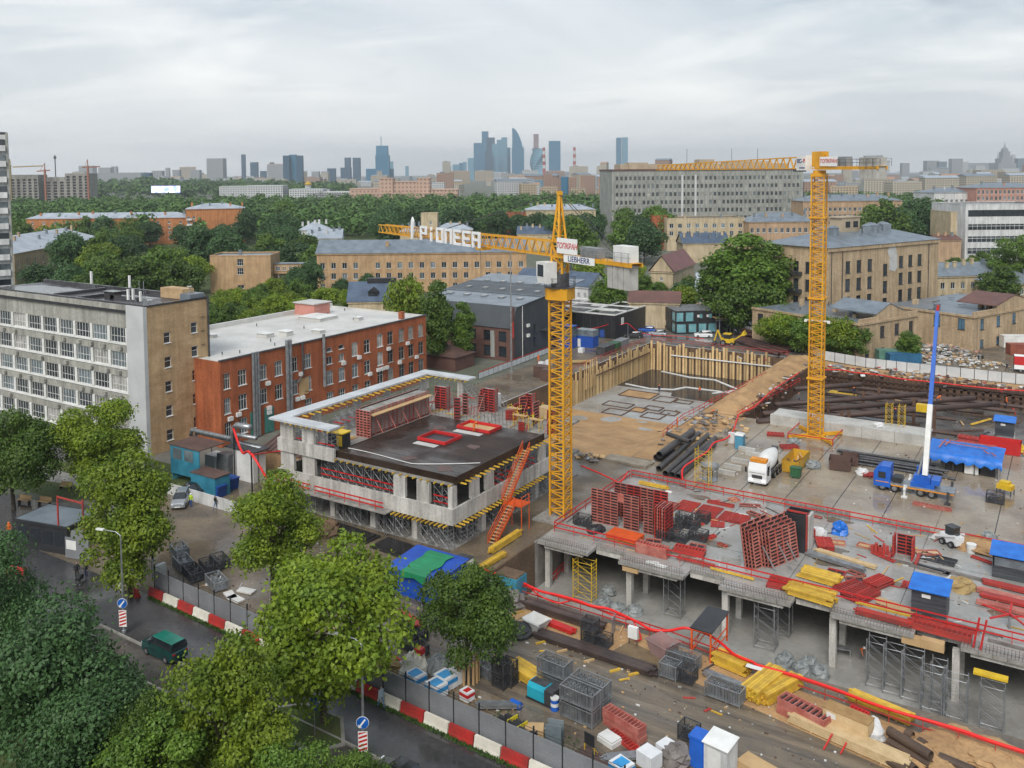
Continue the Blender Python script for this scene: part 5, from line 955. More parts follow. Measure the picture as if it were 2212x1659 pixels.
q.f = [(j*(nx_+1)+i,j*(nx_+1)+i+1,(j+1)*(nx_+1)+i+1,(j+1)*(nx_+1)+i) for j in range(ny_) for i in range(nx_)]; q.m = [0]*len(q.f); struct(q.obj('berm',sand))
struct(B().prism([(-54.4,118),(-51.3,118),(-49,128),(-46.5,147.1),(-54.4,147.3)],-.1,.018).obj('sand_patch',sand))
struct(B().prism([(-47.4,191.2),(20,191.2),(20,197),(-30,199),(-47.4,204)],-.1,.018).obj('sand_strip',sand))
lag = th('timber_lagging','tall wall of pale timber lagging boards round the excavation','retaining wall',(0,0,0)); pl = mat('lagging_board',(.68,.49,.25),(.52,.35,.16),.85,.9,fine=.25,rnd=.3,stretch=(1,1,.3)); pile = mat('rusty_pile',(.14,.075,.045),(.09,.05,.035),.7,.8,fine=.2)
B().box(-88,-55,200.45,200.6,pf,-.1).box(-88,-87.85,134,200.4,pf,-.1).obj('earth_face',dirtw,lag)
lm = [B().box(0,.5,0,.14,0,hh).mesh('board',pl) for hh in (5.4,5.8,6.2,6.6,7.0,7.3)]; lm2 = [B().box(0,.14,0,.48,0,hh).mesh('board',pl) for hh in (5.0,5.4,5.7,6.0,6.4,6.9,7.4)]
x = -87.4; i = 0
while x < -58.2:
    for k in range(2): put('board',random.choice(lm),lag,(x+.66*k,200.05+random.uniform(-.05,.05),pf - .1))
    B().box(x+1.34,x+1.6,200.1,200.4,pf,random.uniform(-.6,.1)).obj('soldier_pile',pile,lag); x += 1.66
y = 199.4
while y > 156:
    put('board',random.choice(lm2),lag,(-87.4+random.uniform(-.06,.06),y - .62,pf - .1)); put('board',random.choice(lm2),lag,(-87.4,y - 1.26,pf - .1)); B().box(-87.7,-87.4,y - 1.55,y - 1.3,pf,random.uniform(-.5,.2)).obj('soldier_pile',pile,lag); y -= 1.6
B().box(-82,-57.5,199.75,199.95,-2.5,-2.25).obj('waler',wht,lag); B().box(-87.1,-86.9,170,199,-2.2,-1.95).obj('waler',pile,lag)
for i in range(7): q = B(); x_,y_ = -86.8,169.5 - .9*i; q.bar((x_,y_,-4),(x_+.2,y_ - .2,2.2 - .3*i*random.random()),.16,.1); q.obj('tall_plank',pl,lag)
# foundation recesses in the pit slab
for i,(a,c,w,d,dark_) in enumerate(((700,790,7.5,5.5,1),(565,870,6,3.6,0),(790,920,3,3.4,1),(560,935,4.6,4,0),(985,835,4.2,4.4,0),(905,905,3.6,3.0,0),(880,970,4.2,4,0),(1040,945,3.4,3.2,0),(1160,850,3.6,2.6,0))):
    x_,y_ = Q(6,a,c,pf)[:2]; q = B().box(x_,x_+w,y_,y_+d,pf+.006,pf+.012,m=1)
    for e in ((x_,x_+w,y_,y_+.18),(x_,x_+w,y_+d - .18,y_+d),(x_,x_+.18,y_+.18,y_+d - .18),(x_+w - .18,x_+w,y_+.18,y_+d - .18)): q.box(*e,pf+.005,pf+.16)
    tag(q.obj('foundation_recess',[pile,sand if dark_ else slabg]),'timber-edged foundation recess in the grey pit slab' if not dark_ else 'timber-edged foundation recess filled with brown earth','recess','foundation recesses in the pit slab' if not dark_ else 'earth-filled recesses in the pit')
# basement below the front deck
bf = -5.5
struct(B().quad((-51.2,73,bf),(40,73,bf),(40,110.4,bf),(-51.2,110.4,bf)).obj('basement_floor',slabg))
slopes('road_bank',[(-51.2,72.4),(-20,72.4),(40,70.5)],[(-51.2,75.6),(-20,75.4),(40,74)],sand,.015,bf+.02)
bw = B(); bw.box(-51.2,40,110.1,110.38,bf,-.02); struct(bw.obj('basement_wall',conc)); struct(B().box(-51.3,-51.0,84.5,110.1,bf,-.02).obj('basement_wall',conc)); struct(B().box(-51.3,-51.0,76,84.4,bf,-.02).obj('basement_wall',dirtw))
puddle = mat('puddle',(.16,.125,.085),(.11,.088,.065),.09,.5)
def blob(x,y,a,b): f = random.uniform(0,6); s_ = random.uniform(.5,1.2); return [(x+s_*a*math.cos(t)*(1+.22*math.sin(3*t+f)+.1*math.sin(5*t - f)),y+s_*b*math.sin(t)*(1+.22*math.sin(3*t+f)+.1*math.sin(5*t - f))) for t in np.arange(0,6.28,.3)]
dk2 = th('front_deck','wide grey concrete floor deck on columns over the basement','slab',(0,0,0))
pr = [(-51,-44.5),(-40.8,-33.4),(-29.6,-22.4),(-18.7,-11.4),(-7.6,-.2),(3.2,10.6)]
B().box(-51,40,87.0,110.3,-.32,0).obj('deck_slab',slabg,dk2)
for a,c in pr: B().box(a,c,84.9,86.995,-.32,-.005).obj('deck_slab',slabg,dk2); B().box(a+.8,c - .8,85.2,91,-.75,-.33).obj('column_head',conw,dk2)
for a,c in zip([p_[1] for p_ in pr],[p_[0] for p_ in pr[1:]]): B().box(a,c,87.0,87.4,-.8,-.33).obj('edge_beam',conw,dk2)
for x in (-50.1,-39.9,-29.2,-18.6,-8,2.6):
    for y in (86.0,90.4,97,104):
        if y < 92 or True: B().box(x - .3,x+.3,y - .3,y+.3,bf,-.33 if y > 91 else -.76).obj('column',conw,dk2)
B().box(-29,-19,99.8,100,bf,-.33).box(-46,-41,96,96.2,bf,-.33).box(-14,-9,99,99.2,bf,-.33).obj('core_wall',conc,dk2)
for x in (-45.2,-34.6,-24,-13.4,-2.8): B().box(x - .03,x+.03,87.2,110,.001,.006).obj('pour_joint',steel_d,dk2)
for y in (94,102): B().box(-50.8,12,y - .025,y+.025,.0012,.0055).obj('pour_joint',steel_d,dk2)
for i in range(16): x,y = random.uniform(-49,1),random.uniform(89,109); q = B().prism(blob(x,y,1.5,.8),.001,.0035); q.obj('puddle',puddle,dk2)
stay = mat('stay_form_mesh',(.33,.32,.30),(.22,.21,.19),.7,1.5,fine=.3)
def rebar_edge(x0,y0,x1,y1,z,h,inward,name='edge_rebar'):
    """steel mesh upstand: flat strip panels with starter bars"""
    L_ = math.dist((x0,y0),(x1,y1)); u = Vector(((x1 - x0)/L_,(y1 - y0)/L_,0)); q = B(); o_ = Vector((x0,y0,z))
    for i in range(int(L_/.28)): p_ = o_+u*(i*.28); q.path([p_,p_+Vector((0,0,h*random.uniform(.85,1.15)))],.016,4)
    for zz in (.12,h*.5,h*.88): q.path([o_+Vector((0,0,zz)),o_+u*L_+Vector((0,0,zz))],.014,4)
    tag(q.obj(name,rebar,dk2),None,None,None,'stuff')
for a,c in pr:
    rebar_edge(a,84.9,c,84.9,-.3,.75,0); rebar_edge(a,85.6,c,85.6,0,.6,0); n_ = 6
    for i in range(n_): xx = a+.1+(c - a - .2)*i/n_; B().box(xx+.12,xx+(c - a)/n_ - .12,84.86,84.895,-.28,.08).obj('mesh_panel',stay,dk2)
for a,c in zip([p_[1] for p_ in pr],[p_[0] for p_ in pr[1:]]):
    rebar_edge(a,87.0,c,87.0,-.3,.8,0)
    for i in range(3): xx = a+(c - a)*i/3; B().box(xx+.1,xx+(c - a)/3 - .1,86.96,86.995,-.28,.1).obj('mesh_panel',stay,dk2)
for a,c in ((-51,-43),(-30,-22),(-18.8,-13)): rebar_edge(a,110.3,c,110.3,0,.9,0); [B().box(a+.8*i,a+.8*i+.7,110.24,110.28,.02,.75).obj('mesh_panel',stay,dk2) for i in range(int((c - a)/.8))]
# raised grey slab at the far right of the yard
r = th('raised_slab','raised pale concrete slab with orange edge at the right side of the yard','slab',(0,0,0)); A = Q(9,2000,770); C_ = Q(9,2100,240)
B().box(-3.2,12,112.5,137,.02,1.1).obj('slab',slabg,r); B().box(-3.4,-3.205,112.3,137,.02,1.9).obj('edge_board',orangem,r); B().box(-3.2,12,136.8,137,1.1,2).obj('edge_board',orangem,r)
for y in (117,126): rb = B(); [rb.path([(-3+.3*i,y,1.1),(-3+.3*i,y,1.7)],.02,4) for i in range(18)]; tag(rb.obj('edge_rebar',rebar,r),None,None,None,'stuff')
# strut pit on the right
sf = -3.4
struct(B().quad((-47.5,147.2,sf),(40,147.2,sf),(40,191,sf),(-47.5,191,sf)).obj('strut_pit_floor',mat('strut_floor',(.16,.145,.13),(.08,.07,.062),.5,.25,fine=.3,rr=(.15,.6))))
q = B(); q.box(-47.5,40,190.9,191.1,sf,-.02); struct(q.obj('strut_pit_wall',dirtw)); struct(B().box(-47.7,-47.5,147.2,191,sf,-.02).obj('strut_pit_wall',dirtw)); struct(B().box(-47.5,40,147.0,147.19,sf,-.02).obj('strut_pit_wall',conc))
sw = th('low_wall','low pale concrete wall along the strut pit behind the second crane','wall',(0,0,0))
for x0 in (-42,-37.2,-32.4,-27.6,-22.8): B().box(x0,x0+4.76,145.2,146.0,.012,1.7).obj('wall_panel',conc_l,sw)
B().box(-42,-18.1,146.05,150.5,1.3,1.5).obj('ledge',conc_l,sw)
for x0 in (-40,-32,-24): B().box(x0,x0+.5,146.1,150.4,sf,1.29).obj('ledge_support',conc,sw)
dpipe = mat('strut_steel',(.055,.035,.03),(.095,.055,.042),.5,.5,fine=.2)
for lab,a,c,z,rad in (('longest dark strut tube, nearest to the camera in the pit',(7,0,1010),(7,2000,862),.3,.48),('second dark strut tube in the pit',(7,50,945),(7,1290,848),.3,.45),('third dark strut tube in the pit',(7,150,868),(7,1400,780),.3,.45),('farthest dark strut tube in the pit, left end',(7,310,738),(7,860,700),.3,.45),('short dark strut tube right of the mobile crane boom',(7,1330,845),(7,1800,815),.3,.45)):
    A,C_ = Q(*a,z),Q(*c,z); tag(B().tube(A,C_,rad,14).obj('strut_tube',dpipe,None,None,smooth=True),lab,'pipe','dark strut tubes over the pit')
for i in range(9): y = 152+4.2*i; x = random.uniform(-46,-36); tag(B().tube((x,y,-1.6),(x+random.uniform(18,34),y+random.uniform(-1,3),-1.6),.33,10).obj('lower_strut',dpipe),'lower dark strut tube deep in the pit','pipe','lower strut tubes in the pit')
for i in range(3): B().box(-47,10,190.2 - .02*i,190.3,-.9 - .9*i,-.6 - .9*i).obj('wall_waler',dpipe,sw)
for i in range(22): x_ = -46.9+1.05*i; B().box(x_,x_+.5,190.5,190.85,sf,.3+.3*random.random()).obj('back_pile',pile,sw)
for i in range(38): y_ = 148+1.1*i; B().box(-47.45,-47.2,y_,y_+.5,sf,.25+.3*random.random()).obj('back_pile',pile,sw)
for i,(a,c) in enumerate(((760,990),(590,930),(700,1000),(1300,880),(1470,960),(1010,790),(880,830))):
    x_,y_ = Q(7,a,c,0)[:2]; tag(B().box(x_ - .25,x_+.25,y_ - .02,y_+.02,sf,1.6).box(x_ - .25,x_+.25,y_ - .27,y_ - .23,sf,1.6).box(x_ - .02,x_+.02,y_ - .23,y_ - .02,sf,1.6).obj('king_post',pile),'rusty steel king post carrying the strut tubes','post','king posts in the strut pit')
spw = th('sheet_wall','row of rusty soldier piles along the back of the strut pit','retaining wall',(0,0,0))
for i in range(34): x_ = -24+1.25*i; B().box(x_,x_+.75,190.3 - .05*(i % 3),190.8,sf,.7+.35*(i % 2)+random.uniform(-.2,.2)).obj('pile',pile,spw)
B().box(-24,20,189.9,190.25,-.3,.1).obj('waler',dpipe,spw)
for i in range(60):
    x_,y_ = random.uniform(-44,-5),random.uniform(148.5,189); L_ = random.uniform(1.5,6); a = random.gauss(0,.4)+(math.pi/2 if random.random() < .3 else 0); z = sf+.1
    q = B(); q.bar((0,0,.1),(L_*math.cos(a),L_*math.sin(a),.1+random.uniform(0,.5)),random.uniform(.12,.5),.2); tag(q.obj('loose_beam',random.choice((pile,plyw,steel_d,redf,rustr,conc,yel)),None,(x_,y_,z)),'loose beam or board lying on the strut pit floor','beam','loose beams in the strut pit')
for lab,a,c,n,m in (('yellow board stack on the strut pit floor',590,790,9,yel),('grey board stack on the strut pit floor',800,1000,6,steel)): x_,y_ = Q(7,a,c,sf)[:2]; bundle('board_stack',lab,x_,y_,sf,5.0,n,4,m,w=.25,h=.1)
# ================================================================== tower cranes
cy = mat('crane_yellow',(.72,.36,.015),(.58,.27,.012),.45,.5); cgrey = mat('crane_grey',(.25,.26,.27),(.18,.19,.2),.5,1); ballast = mat('ballast_concrete',(.44,.43,.40),(.33,.32,.29),.8,.8)
def lattice(q,z0,z1,w,sec,rc=.11,rb=.055):
    h = w/2
    for sx in (-h,h):
        for sy in (-h,h): q.box(sx - rc,sx+rc,sy - rc,sy+rc,z0,z1)
    n_ = max(1,round((z1 - z0)/sec))
    for i in range(n_):
        a,c = z0+(z1 - z0)*i/n_,z0+(z1 - z0)*(i+1)/n_; mid = (a+c)/2
        for (x0,y0,x1,y1) in ((-h,-h,h,-h),(h,-h,h,h),(h,h,-h,h),(-h,h,-h,-h)):
            q.bar((x0,y0,a),(x1,y1,mid),rb*2); q.bar((x1,y1,mid),(x0,y0,c),rb*2); q.bar((x0,y0,c),(x1,y1,c),rb*2)
def truss(q,L_,h,w,n_,taper=1.0,zb=0,rc=.09,rb=.05,tri=False):
    """jib along +X: two bottom chords, one (tri) or two top chords"""
    tp = lambda t: h*(1+(taper - 1)*t)
    tops = [0.0] if tri else [-w/2,w/2]
    for y in (-w/2,w/2): q.bar((0,y,zb),(L_,y,zb),rc*2)
    for y in tops: q.bar((0,y,zb+h),(L_,y,zb+h*taper),rc*2)
    for i in range(n_):
        a,c = L_*i/n_,L_*(i+1)/n_; mid = (a+c)/2
        for y in (-w/2,w/2):
            ty = 0.0 if tri else y
            q.bar((a,y,zb),(mid,ty,zb+tp(mid/L_)),rb*2); q.bar((mid,ty,zb+tp(mid/L_)),(c,y,zb),rb*2)
        q.bar((a,-w/2,zb),(a,w/2,zb),rb*2); q.bar((a,-w/2,zb),(c,w/2,zb),rb*1.6)
        if not tri: q.bar((mid,-w/2,zb+tp(mid/L_)),(mid,w/2,zb+tp(mid/L_)),rb*2)
CX,CY = -52.1,92.4
zt = lambda y: 42 - (y - 374)*(-CX*sT+CY*cT)/FPX
r = th('tower_crane','yellow tower crane with big white letters on its jib beside the shell','crane',(CX,CY,0),0)
zm = zt(640)
for i in range(8): q = B(); lattice(q,zm*i/8+.01,zm*(i+1)/8 - .01,1.9,1.15,.10,.05); q.obj('mast_section',cy,r)
for i in range(1,6): q = B(); q.box(-.85,.85,-.85,.1,zm*i/6,zm*i/6+.05); q.obj('ladder_platform',steel_d,r)
q = B(); [q.bar((x,-.35,.3),(x,-.35,zm),.05) for x in (-.25,.25)]; [q.bar((-.25,-.35,z),(.25,-.35,z),.04) for z in np.arange(.5,zm,.35)]; q.obj('ladder',steel_d,r)
B().box(-2.6,2.6,-2.6,2.6,0,.12).box(-1.7,1.7,-1.7,1.7,.12,.4).obj('foundation',conc,r)
B().prism([(1.0,-1.5),(1.5,-1.0),(1.5,1.0),(1.0,1.5),(-1.0,1.5),(-1.5,1.0),(-1.5,-1.0),(-1.0,-1.5)],zm - .5,zm+.9).obj('slewing_base',cy,r)
q = B(); q.lathe([(1.1,zm+.9),(1.1,zm+2.6)],n=14); q.obj('slewing_ring',steel_d,r); q = B()
for a in np.arange(0,6.28,.785): q.bar((1.9*math.cos(a),1.9*math.sin(a),zm+1.0),(1.9*math.cos(a),1.9*math.sin(a),zm+2.1),.05)
for z in (1.5,2.1): [q.bar((1.9*math.cos(a),1.9*math.sin(a),zm+z),(1.9*math.cos(a+.785),1.9*math.sin(a+.785),zm+z),.05) for a in np.arange(0,6.28,.785)]
q.lathe([(1.95,zm+.92),(1.95,zm+1.0)],n=8); q.obj('service_ring',steel_d,r)
zj = zt(556); tip = P(826,501,zj); jd = math.atan2(tip[1] - CY,tip[0] - CX); jl = math.dist(tip[:2],(CX,CY))
q = B(); lattice(q,zm+2.6,zj,1.4,1.6,.12,.06); q.obj('upper_mast',cy,r)
def rot(bm,a,z=0): c,s = math.cos(a),math.sin(a); bm.v = [(x*c - y*s,x*s+y*c,zz+z) for x,y,zz in bm.v]; return bm
q = B(); truss(q,jl,1.75,1.3,30,.72,0,.075,.04); jib = rot(q,jd,zj).obj('jib',cy,r)
q = B(); q.box(jl*.33,jl*.33+1.6,-.8,.8,-.55,-.15); jb = rot(q,jd,zj).obj('trolley',cy,r); q = B(); q.tube((jl*.36,0,-.5),(jl*.36,0,-4.5),.03,4); rot(q,jd,zj).obj('hook_rope',steel_d,jb)
q = B().add([(.9,-.7,0),(.9,.7,0),(-.7,.7,0),(-.7,-.7,0),(.12,-.12,7.6),(.12,.12,7.6),(-.12,.12,7.6),(-.12,-.12,7.6)],[])
hd = zt(424) - zj
for (x0,y0),(x1,y1) in (((.9,-.7),(.1,-.1)),((.9,.7),(.1,.1)),((-.7,.7),(-.1,.1)),((-.7,-.7),(-.1,-.1))): q.bar((x0,y0,0),(x1,y1,hd),.22)
for i in range(6):
    t = i/6; t2 = (i+1)/6; f = lambda a,b_,t: a+(b_ - a)*t
    for (a,c) in ((((.9,-.7),(.1,-.1)),((.9,.7),(.1,.1))),(((.9,-.7),(.1,-.1)),((-.7,-.7),(-.1,-.1))),(((-.7,.7),(-.1,.1)),((.9,.7),(.1,.1)))):
        q.bar((f(a[0][0],a[1][0],t),f(a[0][1],a[1][1],t),hd*t),(f(c[0][0],c[1][0],t2),f(c[0][1],c[1][1],t2),hd*t2),.1); q.bar((f(a[0][0],a[1][0],t),f(a[0][1],a[1][1],t),hd*t),(f(c[0][0],c[1][0],t),f(c[0][1],c[1][1],t),hd*t),.1)
q.box(-.3,.3,-.25,.25,hd,hd+.5); q.v = q.v[0:0]+q.v; rot(q,jd,zj).obj('tower_head',cy,r)
cl = 14.5; q = B(); [q.bar((0,y,.1),(-cl,y,.1),.18,.4) for y in (-.75,.75)]; [q.bar((-1.2*i,-.75,.1),(-1.2*i,.75,.1),.1) for i in range(12)]; q.box(-cl,-1.2,-.7,.7,.3,.34); rot(q,jd,zj).obj('counter_jib',cy,r)
q = B()
for y in (-.95,.95):
    for z in (.9,1.4): q.bar((-1,y,z),(-cl,y,z),.045)
    for i in range(12): q.bar((-1 - 1.2*i,y,.3),(-1 - 1.2*i,y,1.4),.045)
rot(q,jd,zj).obj('counter_jib_rail',steel,r)
q = B(); [q.box(-cl+.6+.95*i,-cl+1.45+.95*i,-.65,.65,-2.6,.05) for i in range(4)]; rot(q,jd,zj).obj('counterweight',ballast,r)
q = B(); q.box(-cl+.6,-cl+3.2,-.7,.7,.36,2.1); rot(q,jd,zj).obj('winch_house',wht,r); q = B(); q.box(-8.2,-5,-.6,.6,.36,1.5); rot(q,jd,zj).obj('control_box',cgrey,r)
for y in (-.6,.6):
    for e,z in (((-cl+2,y,.4),'back_stay'),((jl*.58,y*.2,1.5),'jib_tie')): q = B(); q.bar((0,y*.2,hd+.2),e,.06); rot(q,jd,zj).obj(z,steel_d,r)
# operator cabin hanging on the camera side (the side that faces +u)
side = -1 if math.sin(jd)*0+(math.cos(jd+math.pi/2)*-CX+math.sin(jd+math.pi/2)*-CY) < 0 else 1
q = B(); q.profy([(-.7,-3.1),(1.0,-3.1),(1.35,-2.2),(1.35,-.6),(-.7,-.6)],side*.9,side*2.5); cb = rot(q,jd,zj).obj('operator_cabin',wht,r)
q = B(); q.box(-.2,1.05,side*2.51,side*2.53,-2.3,-.9); rot(q,jd,zj).obj('cabin_window',glass,cb); q = B(); q.add([(1.36,side*1.05,-2.15),(1.36,side*2.35,-2.15),(1.36,side*2.35,-.75),(1.36,side*1.05,-.75)],[(0,1,2,3)]); rot(q,jd,zj).obj('cabin_window',glass,cb)
redt = mat('sign_text_red',(.62,.02,.02),rough=.5); bluet = mat('sign_text_blue',(.01,.03,.16),rough=.5); signw = mat('sign_white',(.82,.82,.80),(.78,.78,.76),.5,2); letw = mat('letter_white',(.84,.85,.86),(.76,.77,.78),.45,1)
def sign_text(par,body,size,m,x,y,z,zrot,depth=.02,bold=0.0,shear=0,align='CENTER',sx=1.0,name='lettering'):
    me = text_mesh(body,size,m,depth,bold,shear,align,sx); me.transform(UPR); o = put(name,me,par,(x,y,z),zrot); return o
def jpos(a,y,z): c,s = math.cos(jd),math.sin(jd); return (a*c - y*s,a*s+y*c,zj+z)
td = jd+math.pi                                                       # text reads from the tip towards the mast
q = B(); q.box(-5.1,-1.0,side*1.05,side*1.12,.55,2.35); o = rot(q,jd,zj).obj('name_board',signw,r); sign_text(o,'ТОПКРАН',.92,redt,*jpos(-3.05,side*1.135,1.42),td,.01,.012,.2,sx=.95)
q = B(); q.box(-8.4,-2.4,side*1.05,side*1.1,-.42,.42); o = rot(q,jd,zj).obj('maker_board',signw,r); sign_text(o,'LIEBHERR',.92,bluet,*jpos(-5.4,side*1.115,0),td,.01,.008,0,sx=1.1)
word = 'PIONEER'
def along(xo):
    d_ = ray(xo,500); ux,uy = math.cos(jd),math.sin(jd); det = ux*-d_[1]+uy*d_[0]; return (-CX*-d_[1] - CY*d_[0])/det
lb,la = along(920),along(1054)
q = B(); q.bar((la - .8,side*.8,.05),(lb+3.2,side*.8,.05),.1); q.bar((la - .8,side*.8,1.5),(lb+3.2,side*.8,1.5),.08); bo = rot(q,jd,zj).obj('letter_rack',steel,r)
def glyph(ch):                                                          # rounded block capitals as seen on the jib
    w_,h_,t_ = 1.9,2.3,.36; G = {'P': [(0,0,t_,h_),(t_,h_ - t_,w_,h_),(w_ - t_,h_*.42,w_,h_ - t_),(t_,h_*.42,w_ - t_,h_*.42+t_)],'I': [(w_*.36,0,w_*.36+t_,h_*.62),(w_*.36,h_*.76,w_*.36+t_,h_)],
        'O': [(0,0,t_,h_),(w_ - t_,0,w_,h_),(t_,0,w_ - t_,t_),(t_,h_ - t_,w_ - t_,h_)],'N': [(0,0,t_,h_),(w_ - t_,0,w_,h_),(t_,h_ - t_,w_ - t_,h_)],'E': [(0,0,t_,h_),(t_,0,w_,t_),(t_,h_ - t_,w_,h_),(t_,h_*.42,w_*.85,h_*.42+t_)],
        'R': [(0,0,t_,h_),(t_,h_ - t_,w_,h_),(w_ - t_,h_*.42,w_,h_ - t_),(t_,h_*.42,w_ - t_,h_*.42+t_),(w_ - t_,0,w_,h_*.42)]}[ch]
    q = B(); [q.box(x0,x1,-.12,.12,z0,z1) for x0,z0,x1,z1 in G]; return q
stp = (lb - la)/7
for i,ch in enumerate(word):
    q = glyph(ch); k = stp/2.45; q.v = [(x*k,y,z*.95) for x,y,z in q.v]; put('letter',q.mesh('letter',letw),bo,jpos(lb - stp*i - .15,side*1.0,-.25),td)
q = B().prism([(0,0),(.55,0),(1.05,2.9),(.55,3.5),(.1,2.9)],0,.2); q.v = [(x,-z,y) for x,y,z in q.v]; put('letter_emblem',q.mesh('letter_emblem',letw),bo,jpos(along(902),side*1.0,-.3),td)
# second crane: flat top
CX,CY = -33.9,142.0; zt = lambda y: 42 - (y - 370)*(-CX*sT+CY*cT)/FPX
r = th('tower_crane','yellow flat-top tower crane standing in the yard before the beige ruin','crane',(CX,CY,.012),0); zm = zt(384)
for i in range(13): q = B(); lattice(q,zm*i/13+.01,zm*(i+1)/13 - .01,1.9,1.1,.10,.05); q.obj('mast_section',cy,r)
for i in (3,7,11): B().box(-1.25,1.25,-1.25,1.25,zm*i/13 - .12,zm*i/13+.12).obj('collar',cy,r)
q = B(); [q.bar((x,-.35,.3),(x,-.35,zm),.05) for x in (-.25,.25)]; [q.bar((-.25,-.35,z),(.25,-.35,z),.04) for z in np.arange(.5,zm,.4)]; q.obj('ladder',cy,r)
B().box(-1.9,1.9,-.1,.1,18.4,18.6).box(-1.95,-1.55,-.25,.25,18.2,18.5).box(1.55,1.95,-.25,.25,18.2,18.5).obj('floodlight_bar',wht,r)
q = B(); [q.bar((sx*1.05,sy*1.05,.35),(sx*3.3,sy*3.3,.35),.35,.5) for sx in (-1,1) for sy in (-1,1)]; q.box(-1.3,1.3,-1.3,1.3,.02,.35); q.obj('cross_base',cy,r); q = B(); [q.bar((a[0],a[1],.9),(c[0],c[1],.9),.12) for a,c in (((-3.4,-3.4),(3.4,-3.4)),((3.4,-3.4),(3.4,3.4)),((-3.4,3.4),(3.4,3.4)),((-3.4,-3.4),(-3.4,3.4)))]; [q.bar((sx*3.4,sy*3.4,0),(sx*3.4,sy*3.4,.95),.12) for sx in (-1,1) for sy in (-1,1)]; q.obj('base_guard',redp,r)
zj = zt(366); tip = PD(1424,366,186); jd = math.atan2(tip[1] - CY,tip[0] - CX); jl = math.dist(tip[:2],(CX,CY))
B().box(-1.1,1.1,-1.1,1.1,zm,zm+.5).lathe([(1.0,zm+.5),(1.0,zj - .3)],n=12).obj('slewing_ring',cy,r)
q = B(); truss(q,jl,1.9,1.2,28,.5,0,.07,.045); rot(q,jd,zj).obj('jib',cy,r); q = B(); q.box(jl*.08,jl*.08+1.5,-.7,.7,-.5,-.15); rot(q,jd,zj).obj('trolley',steel_d,r)
cl = 13.5; q = B(); [q.bar((0,y,0),(-cl,y,0),.2,.45) for y in (-.8,.8)]; q.box(-cl,-1,-.75,.75,.22,.27); rot(q,jd,zj).obj('counter_jib',cy,r); q = B()
for y in (-1,1):
    [q.bar((-1.5,y,z),(-cl - .6,y,z),.04) for z in (.8,1.3)]; [q.bar((-1.5 - 1.4*i,y,.25),(-1.5 - 1.4*i,y,1.3),.04) for i in range(10)]
rot(q,jd,zj).obj('counter_jib_rail',steel_d,r); q = B(); [q.box(-cl+.2+.9*i,-cl+1.0+.9*i,-.9,.9,-1.6,1.5) for i in range(4)]; rot(q,jd,zj).obj('counterweight',ballast,r)
q = B(); q.box(-1.2,1.0,-.7,.7,.2,2.6); q.bar((-.2,0,2.6),(-5,0,.5),.1); rot(q,jd,zj).obj('head',cy,r); q = B(); q.box(-6.6,-4.9,-.6,.6,.3,1.7); rot(q,jd,zj).obj('winch',cgrey,r)
q = B(); q.box(.9,3.1,side*.75,side*1.95,-.3,2.0); o = rot(q,jd,zj).obj('operator_cabin',wht,r)
td = jd+math.pi; sign_text(o,'EC-',.85,bluet,*jpos(2.25,side*1.97,1.15),td,.01,.03); sign_text(o,'B',.85,redt,*jpos(1.2,side*1.97,1.15),td,.01,.03); q = B(); q.box(1.1,2.4,side*1.955,side*1.965,.0,.18); rot(q,jd,zj).obj('cabin_stripe',bluet,o)
q = B(); q.box(-5.2,-1.4,side*1.06,side*1.1,.35,1.75); o = rot(q,jd,zj).obj('name_board',signw,r); sign_text(o,'ТОПКРАН',.8,redt,*jpos(-3.3,side*1.115,1.05),td,.01,.012,.2)
# ================================================================== things on the front deck
def at(r_,a,c,z=0.0): return Q(r_,a,c,z)
def lay(name,lab,r_,a,c,w,L_,nr,nc,m,z=0.0,rz=0,stack=1,t=.16,tilt=(0,0),group=None,cat='formwork'):
    """formwork panels lying flat, ribs up, w along X, L along Y"""
    x,y = at(r_,a,c,z)[:2]; o = th(name,lab,cat,(x,y,z+.02),rz,group); k = ('lp',w,L_,nr,nc,m.name)
    if k not in WC:
        q = B().box(0,w,0,L_,0,.03,m=1)
        for i in range(nc+1): q.box(w*i/nc - (.05 if i else 0),w*i/nc+(.05 if i < nc else 0)+(.05 if i == 0 else 0),0,L_,.03,t)
        for j in range(nr+1): yy = L_*j/nr; q.box(.02,w - .02,max(0,yy - .05),min(L_,yy+.05),.031,t - .006)
        WC[k] = q.mesh('formwork_panel',[m,blk])
    for i in range(stack):
        p_ = put('formwork_panel',WC[k],o,(random.uniform(-.06,.06)*(i > 0),random.uniform(-.1,.1)*(i > 0),i*(t+.012))); p_.rotation_euler = (tilt[0],tilt[1],random.uniform(-.03,.03)*(i > 0))
    return o
# upright formwork walls
A = at(8,480,590); r = th('wall_formwork','tall standing wall of worn red formwork panels on the front deck','formwork',(A[0],A[1],.01),0)
Cx = at(8,975,722)[0]; Lw = Cx - A[0]
for i,(f0,f1) in enumerate(((0,.2),(.2,.44),(.53,.78),(.85,1.0))): fpanel(r,Lw*f0+.02,0,0,Lw*(f1 - f0) - .04,4.1,12,2,0,pinkf)
B().box(Lw*.44,Lw*.53,.02,.17,3.1,4.1).obj('panel_over_gap',pinkf,r)
for i in range(6): q = B(); q.bar((.4+1.3*i,.2,3.4),(.4+1.3*i,2.2,.05),.09); q.obj('prop',pinkf,r)
A = at(8,560,480); r = th('wall_formwork','second upright panel wall just behind the tall one','formwork',(at(8,480,590)[0]+1.6,at(8,480,590)[1]+3.0,.01),0)
for i in range(4): fpanel(r,1.75*i,0,0,1.7,4.2,12,2,0,redf if i % 2 else pinkf)
